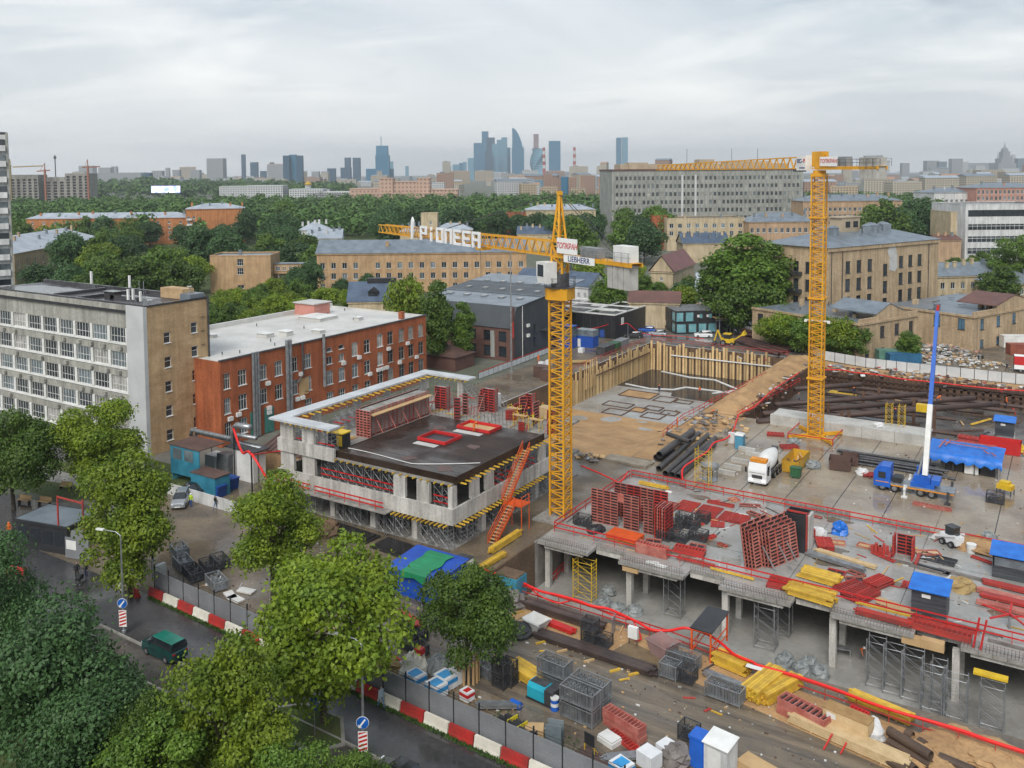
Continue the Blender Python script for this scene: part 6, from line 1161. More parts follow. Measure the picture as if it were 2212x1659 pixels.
r = th('panel_stack','upright dark panel stack leaning at the end of the tall formwork wall','formwork',(Cx+.3,at(8,975,722)[1] - .2,.01),0)
for i in range(5): fpanel(r,.25+.3*i,.2,0,2.4,3.6,9,2,math.pi/2,pinkf if i % 2 else redf,tilt=0)
# leaning stacks right of the middle
for lab,a,c,n_,h_,rz0 in (('leaning stack of tall black-faced formwork panels at mid deck',1765,985,4,4.6,1.25),('leaning stack of tall pink-ribbed formwork panels at mid deck',1900,975,4,4.7,1.2)):
    x,y = at(8,a,c)[:2]; r = th('panel_stack',lab,'formwork',(x,y,.01),0)
    for i in range(n_): o = fpanel(r,.33*i,.1*i,0,4.6,h_*(1 - .06*i),11,4,rz0,pinkf); o.rotation_euler = (math.radians(-9),0,rz0)
    for k in (0,1): q = B(); q.bar((n_*.33+.1,1+2.2*k,2.4),(n_*.33+1.5,1+2.2*k,.03),.1); q.obj('prop',steel,r)
x,y = at(9,225,825)[:2]; r = th('column_box','tall black open-topped column form box with red edges','formwork',(x,y,.01),0)
B().box(0,2.3,0,.1,0,4.2).box(0,.1,.1,2.2,0,4.2).box(2.2,2.3,.1,2.2,0,4.2).box(.1,2.2,2.1,2.2,0,4.2).obj('plate',blk,r)
for x_ in (-.15,2.31): B().box(x_,x_+.14,-.1,.25,0,4.3).obj('red_edge',redf,r)
B().box(2.31,2.6,.3,2.2,.1,4.1).obj('timber_side',conw,r); B().box(-.1,2.4,.95,1.05,4.05,4.25).obj('tie_bar',redf,r)
# flat panels
for i,(lab,a,c,w,L_,nr,rz_,st,m) in enumerate((
    ('flat red panel, leftmost of the row behind the crates',1160,490,2.4,3.3,9,0,1,redf),('flat red panel, second of the row behind the crates',1330,530,2.7,3.3,9,0,1,redf),('flat red panel, third of the row behind the crates',1520,580,2.4,3.0,9,0,1,redf),('flat red panel under a white sheet, last of the row',1630,605,2.0,2.4,8,.1,2,redf),
    ('raised stack of red panels left of the mid-deck crates',1030,520,1.6,3.2,8,0,3,pinkf),('small square red panel leaning on the crates',1470,640,1.6,1.6,6,.3,1,redf),('red panel heap left of the blue tarpaulin ball',500,830,1.8,2.6,7,.35,3,redf),('red panel right beside the yellow timber stack',690,1220,2.3,3.4,9,-.35,3,redf),
    ('red panel at the far side of the yellow timber stack',620,1150,2.0,3.2,8,-.5,2,redf),('red panel lying askew above the yellow timber stack',870,1120,1.7,2.8,8,-.45,3,redf),('red panel at the railing left of the yellow timber',70,1140,3.0,2.2,9,.1,2,redf),('small red panel beside the blue-roofed hut',1190,1140,1.1,1.5,4,0,1,redf),('grey formply sheet with a red clamp on the deck',1330,900,3.6,1.9,2,-.1,1,steel_d))):
    lay('flat_panel',lab,8 if i < 6 else 9,a,c,w,L_,nr,2,m,0,rz_,st)
# ladder-like red channels and boxes along the front edge
def channel(lab,r_,a,c,L_,w,h,n_,m,rz=0,z=0.0,stack=1,d='x'):
    x,y = at(r_,a,c,z)[:2]; o = th('ladder_panel',lab,'formwork',(x,y,z+.02),rz)
    k = ('ch',L_,w,h,n_,m.name)
    if k not in WC:
        q = B().box(0,L_,0,.07,0,h); q.box(0,L_,w - .07,w,0,h)
        for i in range(n_+1): xx = min(L_ - .08,L_*i/n_); q.box(xx,xx+.08,.07,w - .07,.02,h - .01)
        q.box(.01,L_ - .01,.07,w - .07,.0,.02,m=1); WC[k] = q.mesh('ladder_frame',[m,blk])
    for i in range(stack): put('ladder_frame',WC[k],o,(random.uniform(-.05,.05),0,i*(h+.01)))
    return o
channel('red ladder-like box stack beside the orange slab form',8,850,850,3.6,1.0,.28,10,pinkf,-.02,stack=4); channel('red ladder panel above a grey board',8,1165,840,3.4,.9,.3,9,redf,.05,stack=2); channel('long red ladder panel at the railing',8,1185,905,4.2,.7,.25,12,pinkf,-.05,stack=1)
channel('red ladder panel by the deck rail, back row',8,1440,440,3.4,.6,.3,11,redf,0); channel('long red ladder panel pair near the right front railing, upper',9,1280,1400,5.4,.7,.3,13,redf,-.04); channel('long red ladder panel pair near the right front railing, lower',9,1230,1470,5.4,.8,.3,13,redf,-.04,stack=2)
channel('short upright red frame on the deck',8,1410,760,2.0,.5,.3,6,redf,1.1); channel('red ladder panel stack beside the pipe rack in the yard',9,1290,455,4.4,.7,.3,10,pinkf,-.05)
for i,(a,c,L_) in enumerate(((1830,1190,7),(1860,1230,6.6),(1830,1290,7),(1870,1120,7.5))): bundle('channel_stack',('dark red channel stack right of the hut, %s' % ('first','second','third','fourth')[i]),*at(9,a,c)[:2],.02,L_,3,2,redf if i % 2 else pinkf,w=.28,h=.14,rz=-.06,cat='formwork')
bundle('beam_bundle','red and yellow beam bundle lying along the front railing',*at(9,815,1370)[:2],.02,4.8,4,3,redf,w=.16,h=.14,rz=-.04,cat='formwork'); bundle('yellow_beam','single pair of yellow beams on the red bundle',*at(9,830,1335)[:2],.58,4.6,2,1,yel,w=.1,h=.16,rz=-.04)
# orange slab form on trestles
x,y = at(8,600,745)[:2]; r = th('orange_form','bright orange-red slab form lying on bearers','formwork',(x,y,.02),-.03); B().box(0,3.8,0,2.2,.3,.75).obj('top_plate',orangem,r)
for yy in (.2,1.9): B().box(.1,3.7,yy,yy+.15,0,.3).obj('bearer',plyw,r)
for xx in (.2,1.8,3.4): B().box(xx,xx+.15,-.06,-.005,.32,.73).obj('rib',orangem,r)
# metal stillage crates
def stillage_mesh(w,d,h,bars,key,fill=True,m=None):
    if key in WC: return WC[key]
    q = B()
    for x in (0,w):
        for y in (0,d): q.box(x - .04,x+.04,y - .04,y+.04,0,h)
    for z in (.1,h - .06):
        q.box(.04,w - .04,-.03,.03,z,z+.06); q.box(.04,w - .04,d - .03,d+.03,z,z+.06); q.box(-.03,.03,.04,d - .04,z,z+.06); q.box(w - .03,w+.03,.04,d - .04,z,z+.06)
    for i in range(1,bars): x = w*i/bars; q.box(x - .012,x+.012,-.015,.015,.16,h - .06); q.box(x - .012,x+.012,d - .015,d+.015,.16,h - .06)
    for i in range(1,max(2,int(bars*d/w))): y = d*i/max(2,int(bars*d/w)); q.box(-.015,.015,y - .012,y+.012,.16,h - .06); q.box(w - .015,w+.015,y - .012,y+.012,.16,h - .06)
    WC[key] = q.mesh('cage',m or steel); 
    f = B(); g = random.Random(hash(key) % 999)
    f.box(.06,w - .06,.06,d - .06,.12,.16)
    if h >= 1.15 and m is steel:
        for i in range(int(w*11)):
            for j in range(4): x_ = .1+(w - .2)*(i+g.uniform(.1,.9))/int(w*11); y_ = .1+(d - .2)*(j+g.uniform(.2,.8))/4; f.box(x_ - .028,x_+.028,y_ - .028,y_+.028,.17,h*g.uniform(.8,.97))
    for i in range(int(34*w) if h < 1.15 or m is not steel else 6): a = (g.uniform(.1,w - .1),g.uniform(.1,d - .1),g.uniform(.2,h*.9)); dx = g.uniform(-.5,.5); b_ = (min(w - .08,max(.08,a[0]+dx)),min(d - .08,max(.08,a[1]+g.uniform(-.4,.4))),min(h*1.02,max(.2,a[2]+g.uniform(-.3,.3)))); f.bar(a,b_,.05)
    WC[(key,'f')] = f.mesh('contents',steel_d if m is steel_d else steel); return WC[key]
def stillage(lab,r_,a,c,w=1.2,d=.8,h=.9,z=0.0,rz=0,m=None,group=None,n=1,xy=None):
    k = ('st',w,d,h,(m or steel).name); me = stillage_mesh(w,d,h,max(6,int(w*8)),k,True,m); x,y = xy or at(r_,a,c,z)[:2]
    for i in range(n):
        o = th('stillage',lab if n == 1 else lab+(', lower one',', upper one',', top one')[i],'metal crate',(x,y,z+.012+i*(h+.06)),rz,group); put('cage',me,o); put('contents',WC[(k,'f')],o)
for i,(a,c,w,n_) in enumerate(((1105,660,1.6,1),(1180,600,1.7,1),(1240,650,1.7,1),(1340,600,1.5,1),(1120,755,2.0,1),(1025,745,1.5,1),(1290,745,1.9,1),(330,620,1.8,1))):
    stillage(('dark mesh crate of fittings at mid deck, %s' % ('back left','rearmost','centre','back right','front centre','front left','front right','alone by the left rail')[i]),8,a,c,w,1.3,1.1,m=steel_d,n=n_,group='dark mesh crates on the front deck')
# timber and pipe stacks
bundle('timber_stack','big stack of yellow formwork beams at the front railing',*at(9,230,1200)[:2],.02,4.4,9,4,yel,w=.22,h=.16,rz=-.12,jit=.35); bundle('timber_stack','upper layer of yellow beams behind the big stack',*at(9,340,1060)[:2],.02,3.8,9,3,yel,w=.22,h=.16,rz=-.12,jit=.3)
bundle('prop_bundle','bundle of galvanised props with timber on the deck',*at(9,400,880)[:2],.02,6.2,6,3,steel,w=.11,h=.11,rz=-.2,cat='pipes'); bundle('plank_bundle','pale plank bundle beside the galvanised props',*at(9,480,850)[:2],.02,6.4,4,2,mat('pale_timber',(.62,.46,.26),(.52,.37,.19),.8,1.5,fine=.15),w=.16,h=.1,rz=-.2)
bundle('yellow_beam','yellow beams at the back railing of the deck',*at(8,880,290)[:2],.02,4.0,3,2,yel,rz=-.03); bundle('yellow_beam','yellow beam lying along the front rail at mid deck',*at(8,1460,995)[:2],.02,4.6,2,1,yel,rz=-.04); bundle('plank_bundle','loose pale planks on black sheets at the front',*at(9,960,1270)[:2],.02,3.6,5,1,plyw,w=.25,h=.06,rz=-.25)
def tarp(lab,r_,a,c,rad,h,m,z=0.0,name='wrapped_heap',cat='tarpaulin',seed=1,xy=None,ax=1.0,rz=0):
    g = random.Random(seed); x,y = xy or at(r_,a,c,z)[:2]; q = B(); n_,k = 14,6
    for j in range(k+1):
        t = j/k
        for i in range(n_): an = 6.2832*i/n_; rr = rad*math.cos(t*math.pi/2) ** .6*(1+.22*g.uniform(-1,1)) if j < k else .02; q.v.append((rr*ax*math.cos(an),rr*math.sin(an),h*math.sin(t*math.pi/2)*(1+.12*g.uniform(-1,1)*(j > 0))))
    q.f = [(j*n_+i,j*n_+(i+1) % n_,(j+1)*n_+(i+1) % n_,(j+1)*n_+i) for j in range(k) for i in range(n_)]; q.m = [0]*len(q.f)
    return tag(q.obj(name,m,None,(x,y,z+.012),rz),lab,cat)
bagw = mat('white_sack',(.66,.66,.65),(.5,.5,.5),.6,1.2,bump=.3); tarpb = mat('bright_blue_tarp',(.015,.17,.62),(.01,.12,.48),.4,1,bump=.3); bagg = mat('grey_sack',(.25,.27,.27),(.16,.175,.175),.5,1.5,bump=.4); ochre_s = mat('burlap',(.38,.27,.12),(.28,.19,.08),.9,2,bump=.4)
tarp('white sack on the deck near the column box',9,510,700,.9,.8,bagw,seed=3); tarp('crumpled bright blue tarpaulin on red panels',9,685,690,.95,1.3,tarpb,seed=4); tarp('burlap covered heap beside the front hut',9,1690,1150,1.3,1.0,ochre_s,seed=5); tarp('white sack half open beside the burlap heap',9,1620,1095,.8,.5,bagw,seed=6); tarp('black plastic heap by the orange form',8,520,670,1.1,.6,blk,seed=7)
# huts with blue roofs
hutm = mat('hut_boards',(.04,.045,.055),(.09,.10,.11),.5,.5,stretch=(.3,.3,6))
def hut(lab,r_,a,c,w,d,h,m=None,roofm=None,op=False):
    x,y = at(r_,a,c)[:2]; r = th('blue_roofed_hut',lab,'hut',(x,y,.012),0); 
    if op: B().box(0,w,.0,.08,0,h*.5).box(0,w,d - .08,d,0,h).box(0,.08,.09,d - .09,0,h).box(w - .08,w,.09,d - .09,0,h).obj('wall',hutm,r); B().box(.2,w*.8,.03,.07,h*.52,h*.9).obj('window',glass_l,r)
    else: B().box(0,w,0,d,0,h).obj('wall',hutm,r); B().box(w*.3,w*.55,-.03,-.005,h*.72,h*.85).obj('vent',wht,r)
    for z in np.arange(.3,h*(.5 if op else 1),.35): B().box(.02,w - .02,-.02,-.004,z,z+.03).obj('board_line',steel_d,r)
    B().add([(-.25,-.35,h),(w+.25,-.35,h),(w+.25,d+.3,h+.35),(-.25,d+.3,h+.35),(-.25,-.35,h+.06),(w+.25,-.35,h+.06),(w+.25,d+.3,h+.41),(-.25,d+.3,h+.41)],[(3,2,1,0),(4,5,6,7),(0,1,5,4),(1,2,6,5),(2,3,7,6),(3,0,4,7)]).obj('roof',roofm or tarpb,r); return r
hut('black hut with bright blue roof at the front of the deck',9,1275,1355,3.0,2.6,2.5); hut('black hut with bright blue roof at the right edge of the deck',9,1945,1050,4.6,2.8,2.4,op=True); hut('blue-tarped grey hut beside the strut pit',7,1970,1120,2.6,2.2,2.3)
# red crates, box columns, spreader star
for i,(lab,a,c) in enumerate((('small red corner form, left of the red box column',940,860),('red corner form pile next to the red box column',1010,870),('red corner form under the rail at the back',410,730))):
    x,y = at(9,a,c)[:2]; r = th('corner_form',lab,'formwork',(x,y,.012),.2*i); 
    for k in range(3): B().box(.35*k,.35*k+.3,.1*k,.5+.1*k,0,.9+.25*(k % 2)).obj('angle',redf,r)
x,y = at(9,1130,895)[:2]; r = th('box_column_form','red box column form standing on the deck','formwork',(x,y,.012),0)
for p_ in ((0,0,0),(1.9,0,0)): fpanel(r,p_[0],0,0,1.6,2.3,6,1,math.pi/2,redf)
fpanel(r,.1,1.5,0,1.8,2.2,6,2,0,redf); B().box(-.5,-.2,-1,1.9,.1,.4).box(2.2,2.5,-1,1.9,.1,.4).obj('foot_beam',redf,r)
x,y = at(9,2090,1480)[:2]; r = th('spreader_frame','red star-shaped steel frame on a grey foot at the right edge','frame',(x,y,.012),0); B().tube((0,0,0),(0,0,1.1),.12,8).obj('foot',steel,r)
for i in range(5): a = i*1.2566+.3; q = B(); q.bar((0,0,1.2+.05*i),(2.4*math.cos(a),2.4*math.sin(a),1.25+.05*i),.16,.12); q.obj('arm',redp,r)
for i,(a,c,lab) in enumerate(((1790,1640,'left bright red post leaning by the front railing'),(1850,1660,'right bright red post leaning by the front railing'))): x,y = at(9,a,c)[:2]; q = B(); q.bar((0,0,0),(.4,.5,2.6),.12); tag(q.obj('red_post',redp,None,(x,y,.012)),lab,'post')
boardm = mat('used_board',(.20,.18,.165),(.12,.10,.09),.6,.8)
for i,(r_,a,c,L_,w,rz_,m) in enumerate(((9,1120,930,5.5,.8,-.12,boardm),(9,1270,960,3.8,1.0,-.15,steel_d),(9,1490,1000,5.0,.7,-.1,boardm),(9,1090,1310,4.6,.9,-.2,boardm),(9,1290,1370,7.5,.5,-.04,boardm),(10,1910,610,6.0,.5,-.06,boardm),(8,1560,940,2.0,1.4,.3,conc),(9,1560,1150,1.8,1.6,.3,boardm),(8,930,940,1.4,.6,.2,wht),(8,1000,960,1.3,.7,-.1,wht),(8,1690,545,1.2,.8,0,wht),(8,1090,350,.9,.5,0,wht),(8,920,860,.8,.4,.3,wht))):
    x,y = at(r_,a,c)[:2]; tag(B().box(0,L_,0,w,0,.09).box(L_*.1,L_*.9,w*.2,w*.8,.09,.16).obj('sheet_pile' if False else 'board',m,None,(x,y,.012),rz_),'used board or sheet left lying on the front deck','board','boards lying on the front deck')
for i in range(26):
    x,y = random.uniform(-48,1),random.uniform(88.8,108.8); r = th('form_part','small red form part lying loose on the front deck','formwork',(x,y,.01),random.uniform(-.6,.6),'small red form parts on the front deck'); k = random.randrange(3); w_ = random.choice((.5,.8,1.2)); L_ = random.choice((1.2,1.8,2.6))
    B().box(0,L_,0,w_,0,.05).obj('face',blk if k else plyw,r); B().box(0,L_,0,.08,.05,.2).box(0,L_,w_ - .08,w_,.05,.2).box(0,.08,.08,w_ - .08,.05,.19).box(L_ - .08,L_,.08,w_ - .08,.05,.19).box(L_/2,L_/2+.08,.08,w_ - .08,.05,.19).obj('frame',random.choice((redf,pinkf)),r)
for i in range(120):
    x,y = random.uniform(-49,3),random.uniform(88,109.5); L_ = random.uniform(.5,2.6); a = random.uniform(0,3.1); q = B(); q.bar((0,0,.05),(L_*math.cos(a),L_*math.sin(a),.05),random.uniform(.06,.16),.07)
    tag(q.obj('offcut',random.choice((plyw,yel,redf,steel_d,plyw,bagw)),None,(x,y,.0)),'small offcut lying loose on the front deck','offcut','offcuts on the front deck')
# railings of the deck
railing('deck_railing','two-bar red railing along the front edge of the deck',[(-50.6,88.2),(40,87.6)],(.55,1.1),2.6,redp,.14,.0); railing('deck_railing','two-bar red railing along the back edge of the deck',[(-50.6,109.6),(40,109.3)],(.55,1.1),2.6,redp,.14,.0); railing('deck_railing','two-bar red railing on the crane side of the deck',[(-50.7,88.4),(-50.7,109.3)],(.55,1.1),2.6,redp,.14,.0)
# shoring towers in the basement front
def bt(lab,r_,a,c,w,d,z1,m=None,rung=.55): x,y = at(r_,a,c,bf)[:2]; return ladder_tower('shoring_tower',lab,x,y,bf,z1,w,d,m,rung,'shoring towers in front of the basement',r=.045)
bt('yellow scaffold tower at the deck corner, left frame',8,330,1230,2.3,1.2,-.9,ysteel,.4)
for i,(r_,a,c,w) in enumerate(((8,1080,1370,1.9),(8,1830,1640,2.0),(8,1990,1530,1.6),(10,900,980,1.5),(10,1040,1040,1.6),(10,1190,1090,1.7),(10,1345,1240,1.7),(10,1430,1190,1.2),(10,1545,1310,1.7),(10,1835,1380,1.8))):
    bt('galvanised ladder tower propping the deck, %s from the crane' % ('first','second','third','fourth','fifth','sixth','seventh','eighth','ninth','tenth')[i],r_,a,c,w,1.3,-.95)
for i,(r_,a,c,w,h) in enumerate(((8,730,1010,1.8,.5),(10,1165,700,1.6,.7),(10,1345,690,1.9,.8),(10,1790,880,2.6,.2))):
    x,y = at(r_,a,c,-1.0)[:2]; tag(B().box(0,w,0,.8,0,h).obj('plywood_box',plyw if i < 3 else ysteel,None,(x,85.0 if i < 3 else y,-1.0 if i else -.95)),'plywood edge form under the deck edge, %s' % ('leftmost','pale one over the towers','open yellowish one','yellow beam over the last tower')[i],'formwork')
for i,(r_,a,c) in enumerate(((8,620,1190),(8,590,1290),(8,840,1350),(8,700,1330),(10,370,880),(10,520,900),(10,430,830),(10,240,800))): tarp('crumpled grey sack or net heap on the basement floor, %s' % ('by the yellow tower','in front of the yellow tower','by the second column','behind the red cable','left of the big pair','right of the big pair','behind the big pair','alone')[i],r_,a,c,.9,1.1 if r_ == 10 else .8,bagg,bf,'sack','sack',20+i)
x,y = at(10,650,740,bf)[:2]; r = th('work_table','small grey table on the basement floor','table',(x,y,bf),.2); B().box(0,1.4,0,.8,.85,.92).obj('table_top',steel,r); [B().box(a,a+.07,c,c+.07,0,.85).obj('leg',steel,r) for a in (.05,1.28) for c in (.05,.68)]
railing('red_barrier','red barrier inside the basement at the deck corner',[at(8,140,1130,bf)[:2],at(8,260,1000,bf)[:2]],(.5,1.1),2,redp,.2,bf)
# ================================================================== vehicles
tyre = mat('tyre',(.015,.015,.016),rough=.9); rimm = mat('rim',(.35,.35,.36),rough=.4,metal=.6); chrome = steel; carglass = mat('car_glass',(.02,.025,.03),rough=.06,spec=.8)
def wheel(par,x,y,r_,w,side):
    k = ('wh',r_,w)
    if k not in WC:
        q = B(); q.tube((0,-w/2,0),(0,w/2,0),r_,16); WC[k] = q.mesh('tyre',tyre); q = B(); q.tube((0,-w/2 - .012,0),(0,w/2+.012,0),r_*.58,10); q.tube((0,-w/2 - .03,0),(0,w/2+.03,0),r_*.18,8); WC[(k,1)] = q.mesh('rim',rimm)
    o = put('wheel',None,par,(x,y,r_)); t = put('tyre',WC[k],o); put('rim',WC[(k,1)],o); return o
def loft(q,secs,m=0):
    """sections along x: (x, half width, z bottom, z top, top half width)"""
    V = []
    for x,hw,zb,zt_,tw in secs: V += [(x,-hw,zb),(x,-hw,zb+(zt_ - zb)*.55),(x,-tw,zt_),(x,tw,zt_),(x,hw,zb+(zt_ - zb)*.55),(x,hw,zb)]
    n_ = len(secs); F = [(i*6+j,(i+1)*6+j,(i+1)*6+(j+1) % 6,i*6+(j+1) % 6) for i in range(n_ - 1) for j in range(6)]+[tuple(range(6)),tuple(range((n_ - 1)*6,n_*6))[::-1]]
    return q.add(V,F,m)
def car(lab,x,y,rz,m,kind='sedan',z=0.012,name='car',top_m=None):
    r = th(name,lab,'car',(x,y,z),rz); L_ = 4.5; hb = {'sedan': .0,'suv': .18,'hatch': .05,'van': .3}[kind]
    q = B(); loft(q,[(0,.72,.38,.62+hb,.66),(.12,.84,.26,.72+hb,.78),(1.1,.89,.22,.88+hb,.8),(2.2,.9,.22,.92+hb,.82),(3.7,.89,.22,.92+hb,.8),(4.35,.84,.26,.86+hb,.74),(4.5,.74,.36,.7+hb,.68)]); q.obj('body',m,r)
    top = 1.44+hb*1.1; rear = {'sedan': (3.2,3.95),'suv': (4.0,4.36),'hatch': (3.7,4.28),'van': (4.25,4.42)}[kind]; fr = 1.15 if kind != 'van' else .7
    q = B(); loft(q,[(fr,.8,.86+hb,.9+hb,.78),(fr+.75,.8,.86+hb,top,.62),(2.6,.8,.86+hb,top+.03,.64),(rear[0],.8,.86+hb,top,.62),(rear[1],.78,.86+hb,.95+hb,.7)]); q.obj('cabin_glass',carglass,r)
    q = B(); loft(q,[(fr+.8,.64,top - .02,top+.035,.58),(2.6,.66,top+.0,top+.065,.6),(rear[0],.64,top - .02,top+.03,.58)]); q.obj('roof',top_m or m,r)
    for xp in (fr+.55,2.5,rear[0]+.1): 
        q = B(); [q.bar((xp,s_*.815,.9+hb),(xp+(.25 if xp < 2 else 0),s_*.66,top),.07,.04) for s_ in (-1,1)]; q.obj('pillar',m,r)
    for xx in (.85,3.6):
        for s_ in (-1,1): wheel(r,xx,s_*.8,.33,.22,s_)
    lw = mat('headlamp',(.7,.72,.75),rough=.15); rl = mat('tail_lamp',(.45,.02,.02),rough=.3)
    for s_ in (-1,1): B().box(-.01,.1,s_*.62 - .14,s_*.62+.14,.6+hb*.6,.74+hb*.6).obj('headlight',lw,r); B().box(4.42,4.51,s_*.62 - .12,s_*.62+.12,.7+hb*.6,.84+hb*.6).obj('tail_light',rl,r); B().box(1.35,1.5,s_*.98 - .1,s_*.98+.06,.95+hb,1.08+hb).obj('mirror',m,r)
    B().box(-.02,.02,-.35,.35,.38,.5).obj('number_plate',wht,r); return r
cw = mat('car_white',(.72,.73,.74),(.68,.69,.7),.2,1); ck = mat('car_black',(.012,.013,.015),(.02,.02,.022),.15,1,spec=.7); cs = mat('car_silver',(.42,.45,.48),(.36,.39,.42),.25,1,metal=.5); cb_ = mat('car_blue',(.015,.09,.42),(.012,.07,.34),.2,1); cgn = mat('van_green',(.01,.17,.125),(.008,.13,.095),.25,1)
# concrete mixer, cab towards the camera (-Y)
x,y = at(6,1855,1545)[:2]; r = th('mixer_truck','white concrete mixer truck with orange roof visor facing the camera','truck',(x,y,.012),math.pi/2); orv = mat('orange_visor',(.80,.30,.02),rough=.5)
q = B(); loft(q,[(0,1.22,.55,2.0,1.2),(.05,1.25,.5,2.2,1.22),(.35,1.25,.5,3.05,1.16),(2.0,1.25,.5,3.1,1.16)]); cbn = q.obj('cab',cw,r); B().add([(-.015,-1.05,1.75),(-.015,1.05,1.75),(.27,1.0,2.75),(.27,-1.0,2.75)],[(3,2,1,0)]).obj('windscreen',carglass,cbn); B().box(.3,1.5,-1.05,1.05,3.1,3.5).obj('visor',orv,cbn)
for s_ in (-1,1): B().box(.55,1.4,s_*1.255 - .01,s_*1.255+.01,1.75,2.6).obj('side_window',carglass,cbn); B().box(-.1,.05,s_*1.5 - .12,s_*1.5+.12,1.7,2.4).obj('mirror',blk,cbn); B().box(-.03,.03,s_*.85 - .2,s_*.85+.2,.72,.95).obj('headlight',mat('lit_headlight',(.75,.75,1.0),rough=.2,emit=2.2),cbn)
B().box(-.03,-.005,-.7,.7,1.05,1.5).obj('grille',steel_d,cbn); B().box(-.08,.05,-1.2,1.2,.45,.68).obj('bumper',cw,cbn)
B().box(1.5,8.6,-.45,.45,.75,1.05).obj('chassis',steel_d,r); q = B(); prof = [(0.35,2.3),(.9,2.6),(1.15,3.6),(1.2,4.8),(1.05,6.0),(.75,7.2),(.55,7.9)]
q.lathe([(a,c) for a,c in prof],n=20); q.v = [(zz,yy,xx+2.35+(zz - 5)*.10) for xx,yy,zz in q.v]; q.obj('drum',wht,r,smooth=True); B().box(2.05,2.5,-.8,.8,1.05,2.3).obj('water_tank',wht,r); B().profy([(7.3,1.05),(8.5,1.05),(8.5,3.2),(8.0,3.4)],-.4,.4).obj('rear_frame',steel_d,r); q = B(); q.bar((8.4,0,3.0),(9.1,0,1.6),.5,.15); q.obj('chute',wht,r)
for xx in (1.0,4.4,6.0,7.3):
    for s_ in (-1,1): wheel(r,xx,s_*1.0,.52,.32,s_)
for s_ in (-1,1): B().box(2.6,8.3,s_*1.2 - .03,s_*1.2+.03,1.05,1.25).obj('mudguard',steel_d,r)
# mobile crane truck, cab towards -X
x,y = at(9,975,300)[:2]; kb = mat('truck_blue',(.015,.12,.52),(.012,.09,.42),.35,1); r = th('truck_crane','blue truck crane with its long blue and white boom raised','truck',(x,y,.012),0)
q = B(); loft(q,[(0,1.1,.6,2.4,1.05),(.1,1.2,.55,2.5,1.1),(.45,1.22,.55,2.95,1.1),(2.1,1.22,.55,2.95,1.1)]); cbn = q.obj('cab',kb,r); B().add([(.02,-.95,1.7),(.02,.95,1.7),(.36,.9,2.7),(.36,-.9,2.7)],[(3,2,1,0)]).obj('windscreen',carglass,cbn); q = B(); loft(q,[(.4,1.0,2.95,3.0,.95),(.9,1.0,2.95,3.35,.9),(2.1,1.0,2.95,3.4,.9)]); q.obj('spoiler',kb,cbn)
for s_ in (-1,1): B().box(.6,1.5,s_*1.225 - .01,s_*1.225+.01,1.65,2.5).obj('side_window',carglass,cbn); B().box(.3,1.9,s_*1.23 - .01,s_*1.23+.01,1.15,1.25).obj('stripe',orv,cbn)
B().box(2.1,9.6,-1.2,1.2,.95,1.2).obj('deck',steel,r); B().box(2.2,9.6,-1.23,-1.2,.85,1.0).obj('side_stripe',orv,r); B().box(2.3,3.4,-.9,.9,1.2,1.9).obj('engine_box',blk,r)
for xx in (1.1,2.6,5.7,7.0):
    for s_ in (-1,1): wheel(r,xx,s_*1.0,.52,.34,s_)
B().box(4.5,7.3,-1.1,1.1,1.2,1.75).obj('turntable',kb,r); B().box(4.8,6.8,-.9,.4,1.75,2.6).obj('superstructure',kb,r); B().box(5.0,6.2,.45,1.2,1.75,3.4).obj('crane_cab',kb,r); B().box(4.98,5.7,.5,1.15,2.4,3.25).obj('crane_cab_window',carglass,r); B().box(6.9,7.9,-1.1,1.1,1.75,2.4).obj('counterweight',kb,r)
tp = PD(2025,672,119); base = Vector((6.1,-.25,2.6)); tip_ = Vector((tp[0] - x,tp[1] - y,tp[2])); q = B(); q.bar(base,base+(tip_ - base)*.42,.62,.75); q.obj('boom_base',wht,r); q = B(); q.bar(base+(tip_ - base)*.4,base+(tip_ - base)*.72,.5,.6); q.bar(base+(tip_ - base)*.7,tip_,.42,.5); q.obj('boom_extension',kb,r); q = B(); q.bar(tip_,tip_+Vector((.1,0,.8)),.5,.3); q.obj('boom_head',redp,r); q = B(); q.bar(base+Vector((-.9,0,-.4)),base+(tip_ - base)*.2,.22); q.obj('lift_ram',steel,r)
for xx in (4.0,9.0):
    for s_ in (-1,1): q = B(); q.box(xx - .15,xx+.15,s_*1.2,s_*2.6,.95,1.2); q.box(xx - .12,xx+.12,s_*2.35 - .12,s_*2.35+.12,.15,1.6); q.box(xx - .35,xx+.35,s_*2.35 - .35,s_*2.35+.35,0,.15); q.obj('outrigger',wht if xx < 5 else steel_d,r)
# skid-steer loader
x,y = at(9,1500,770)[:2]; r = th('skid_steer','small white skid-steer loader with grey cab near the back railing','loader',(x,y,.012),-.6); B().box(0,2.2,.25,1.45,.35,1.25).obj('body',cw,r); B().box(.6,1.7,.35,1.35,1.25,2.15).obj('cab',carglass,r); B().box(.55,1.75,.3,1.4,2.15,2.25).obj('cab_roof',steel_d,r)
for s_ in (.15,1.55): q = B(); q.bar((2.1,s_,1.5),(-.7,s_,.6),.12,.2); q.obj('arm',cw,r)
B().profy([(-1.2,.1),(-.6,.1),(-.6,.8)],.05,1.65).obj('bucket',wht,r)
for xx in (.45,1.6):
    for s_ in (.12,1.58): wheel(r,xx,s_,.36,.26,1)
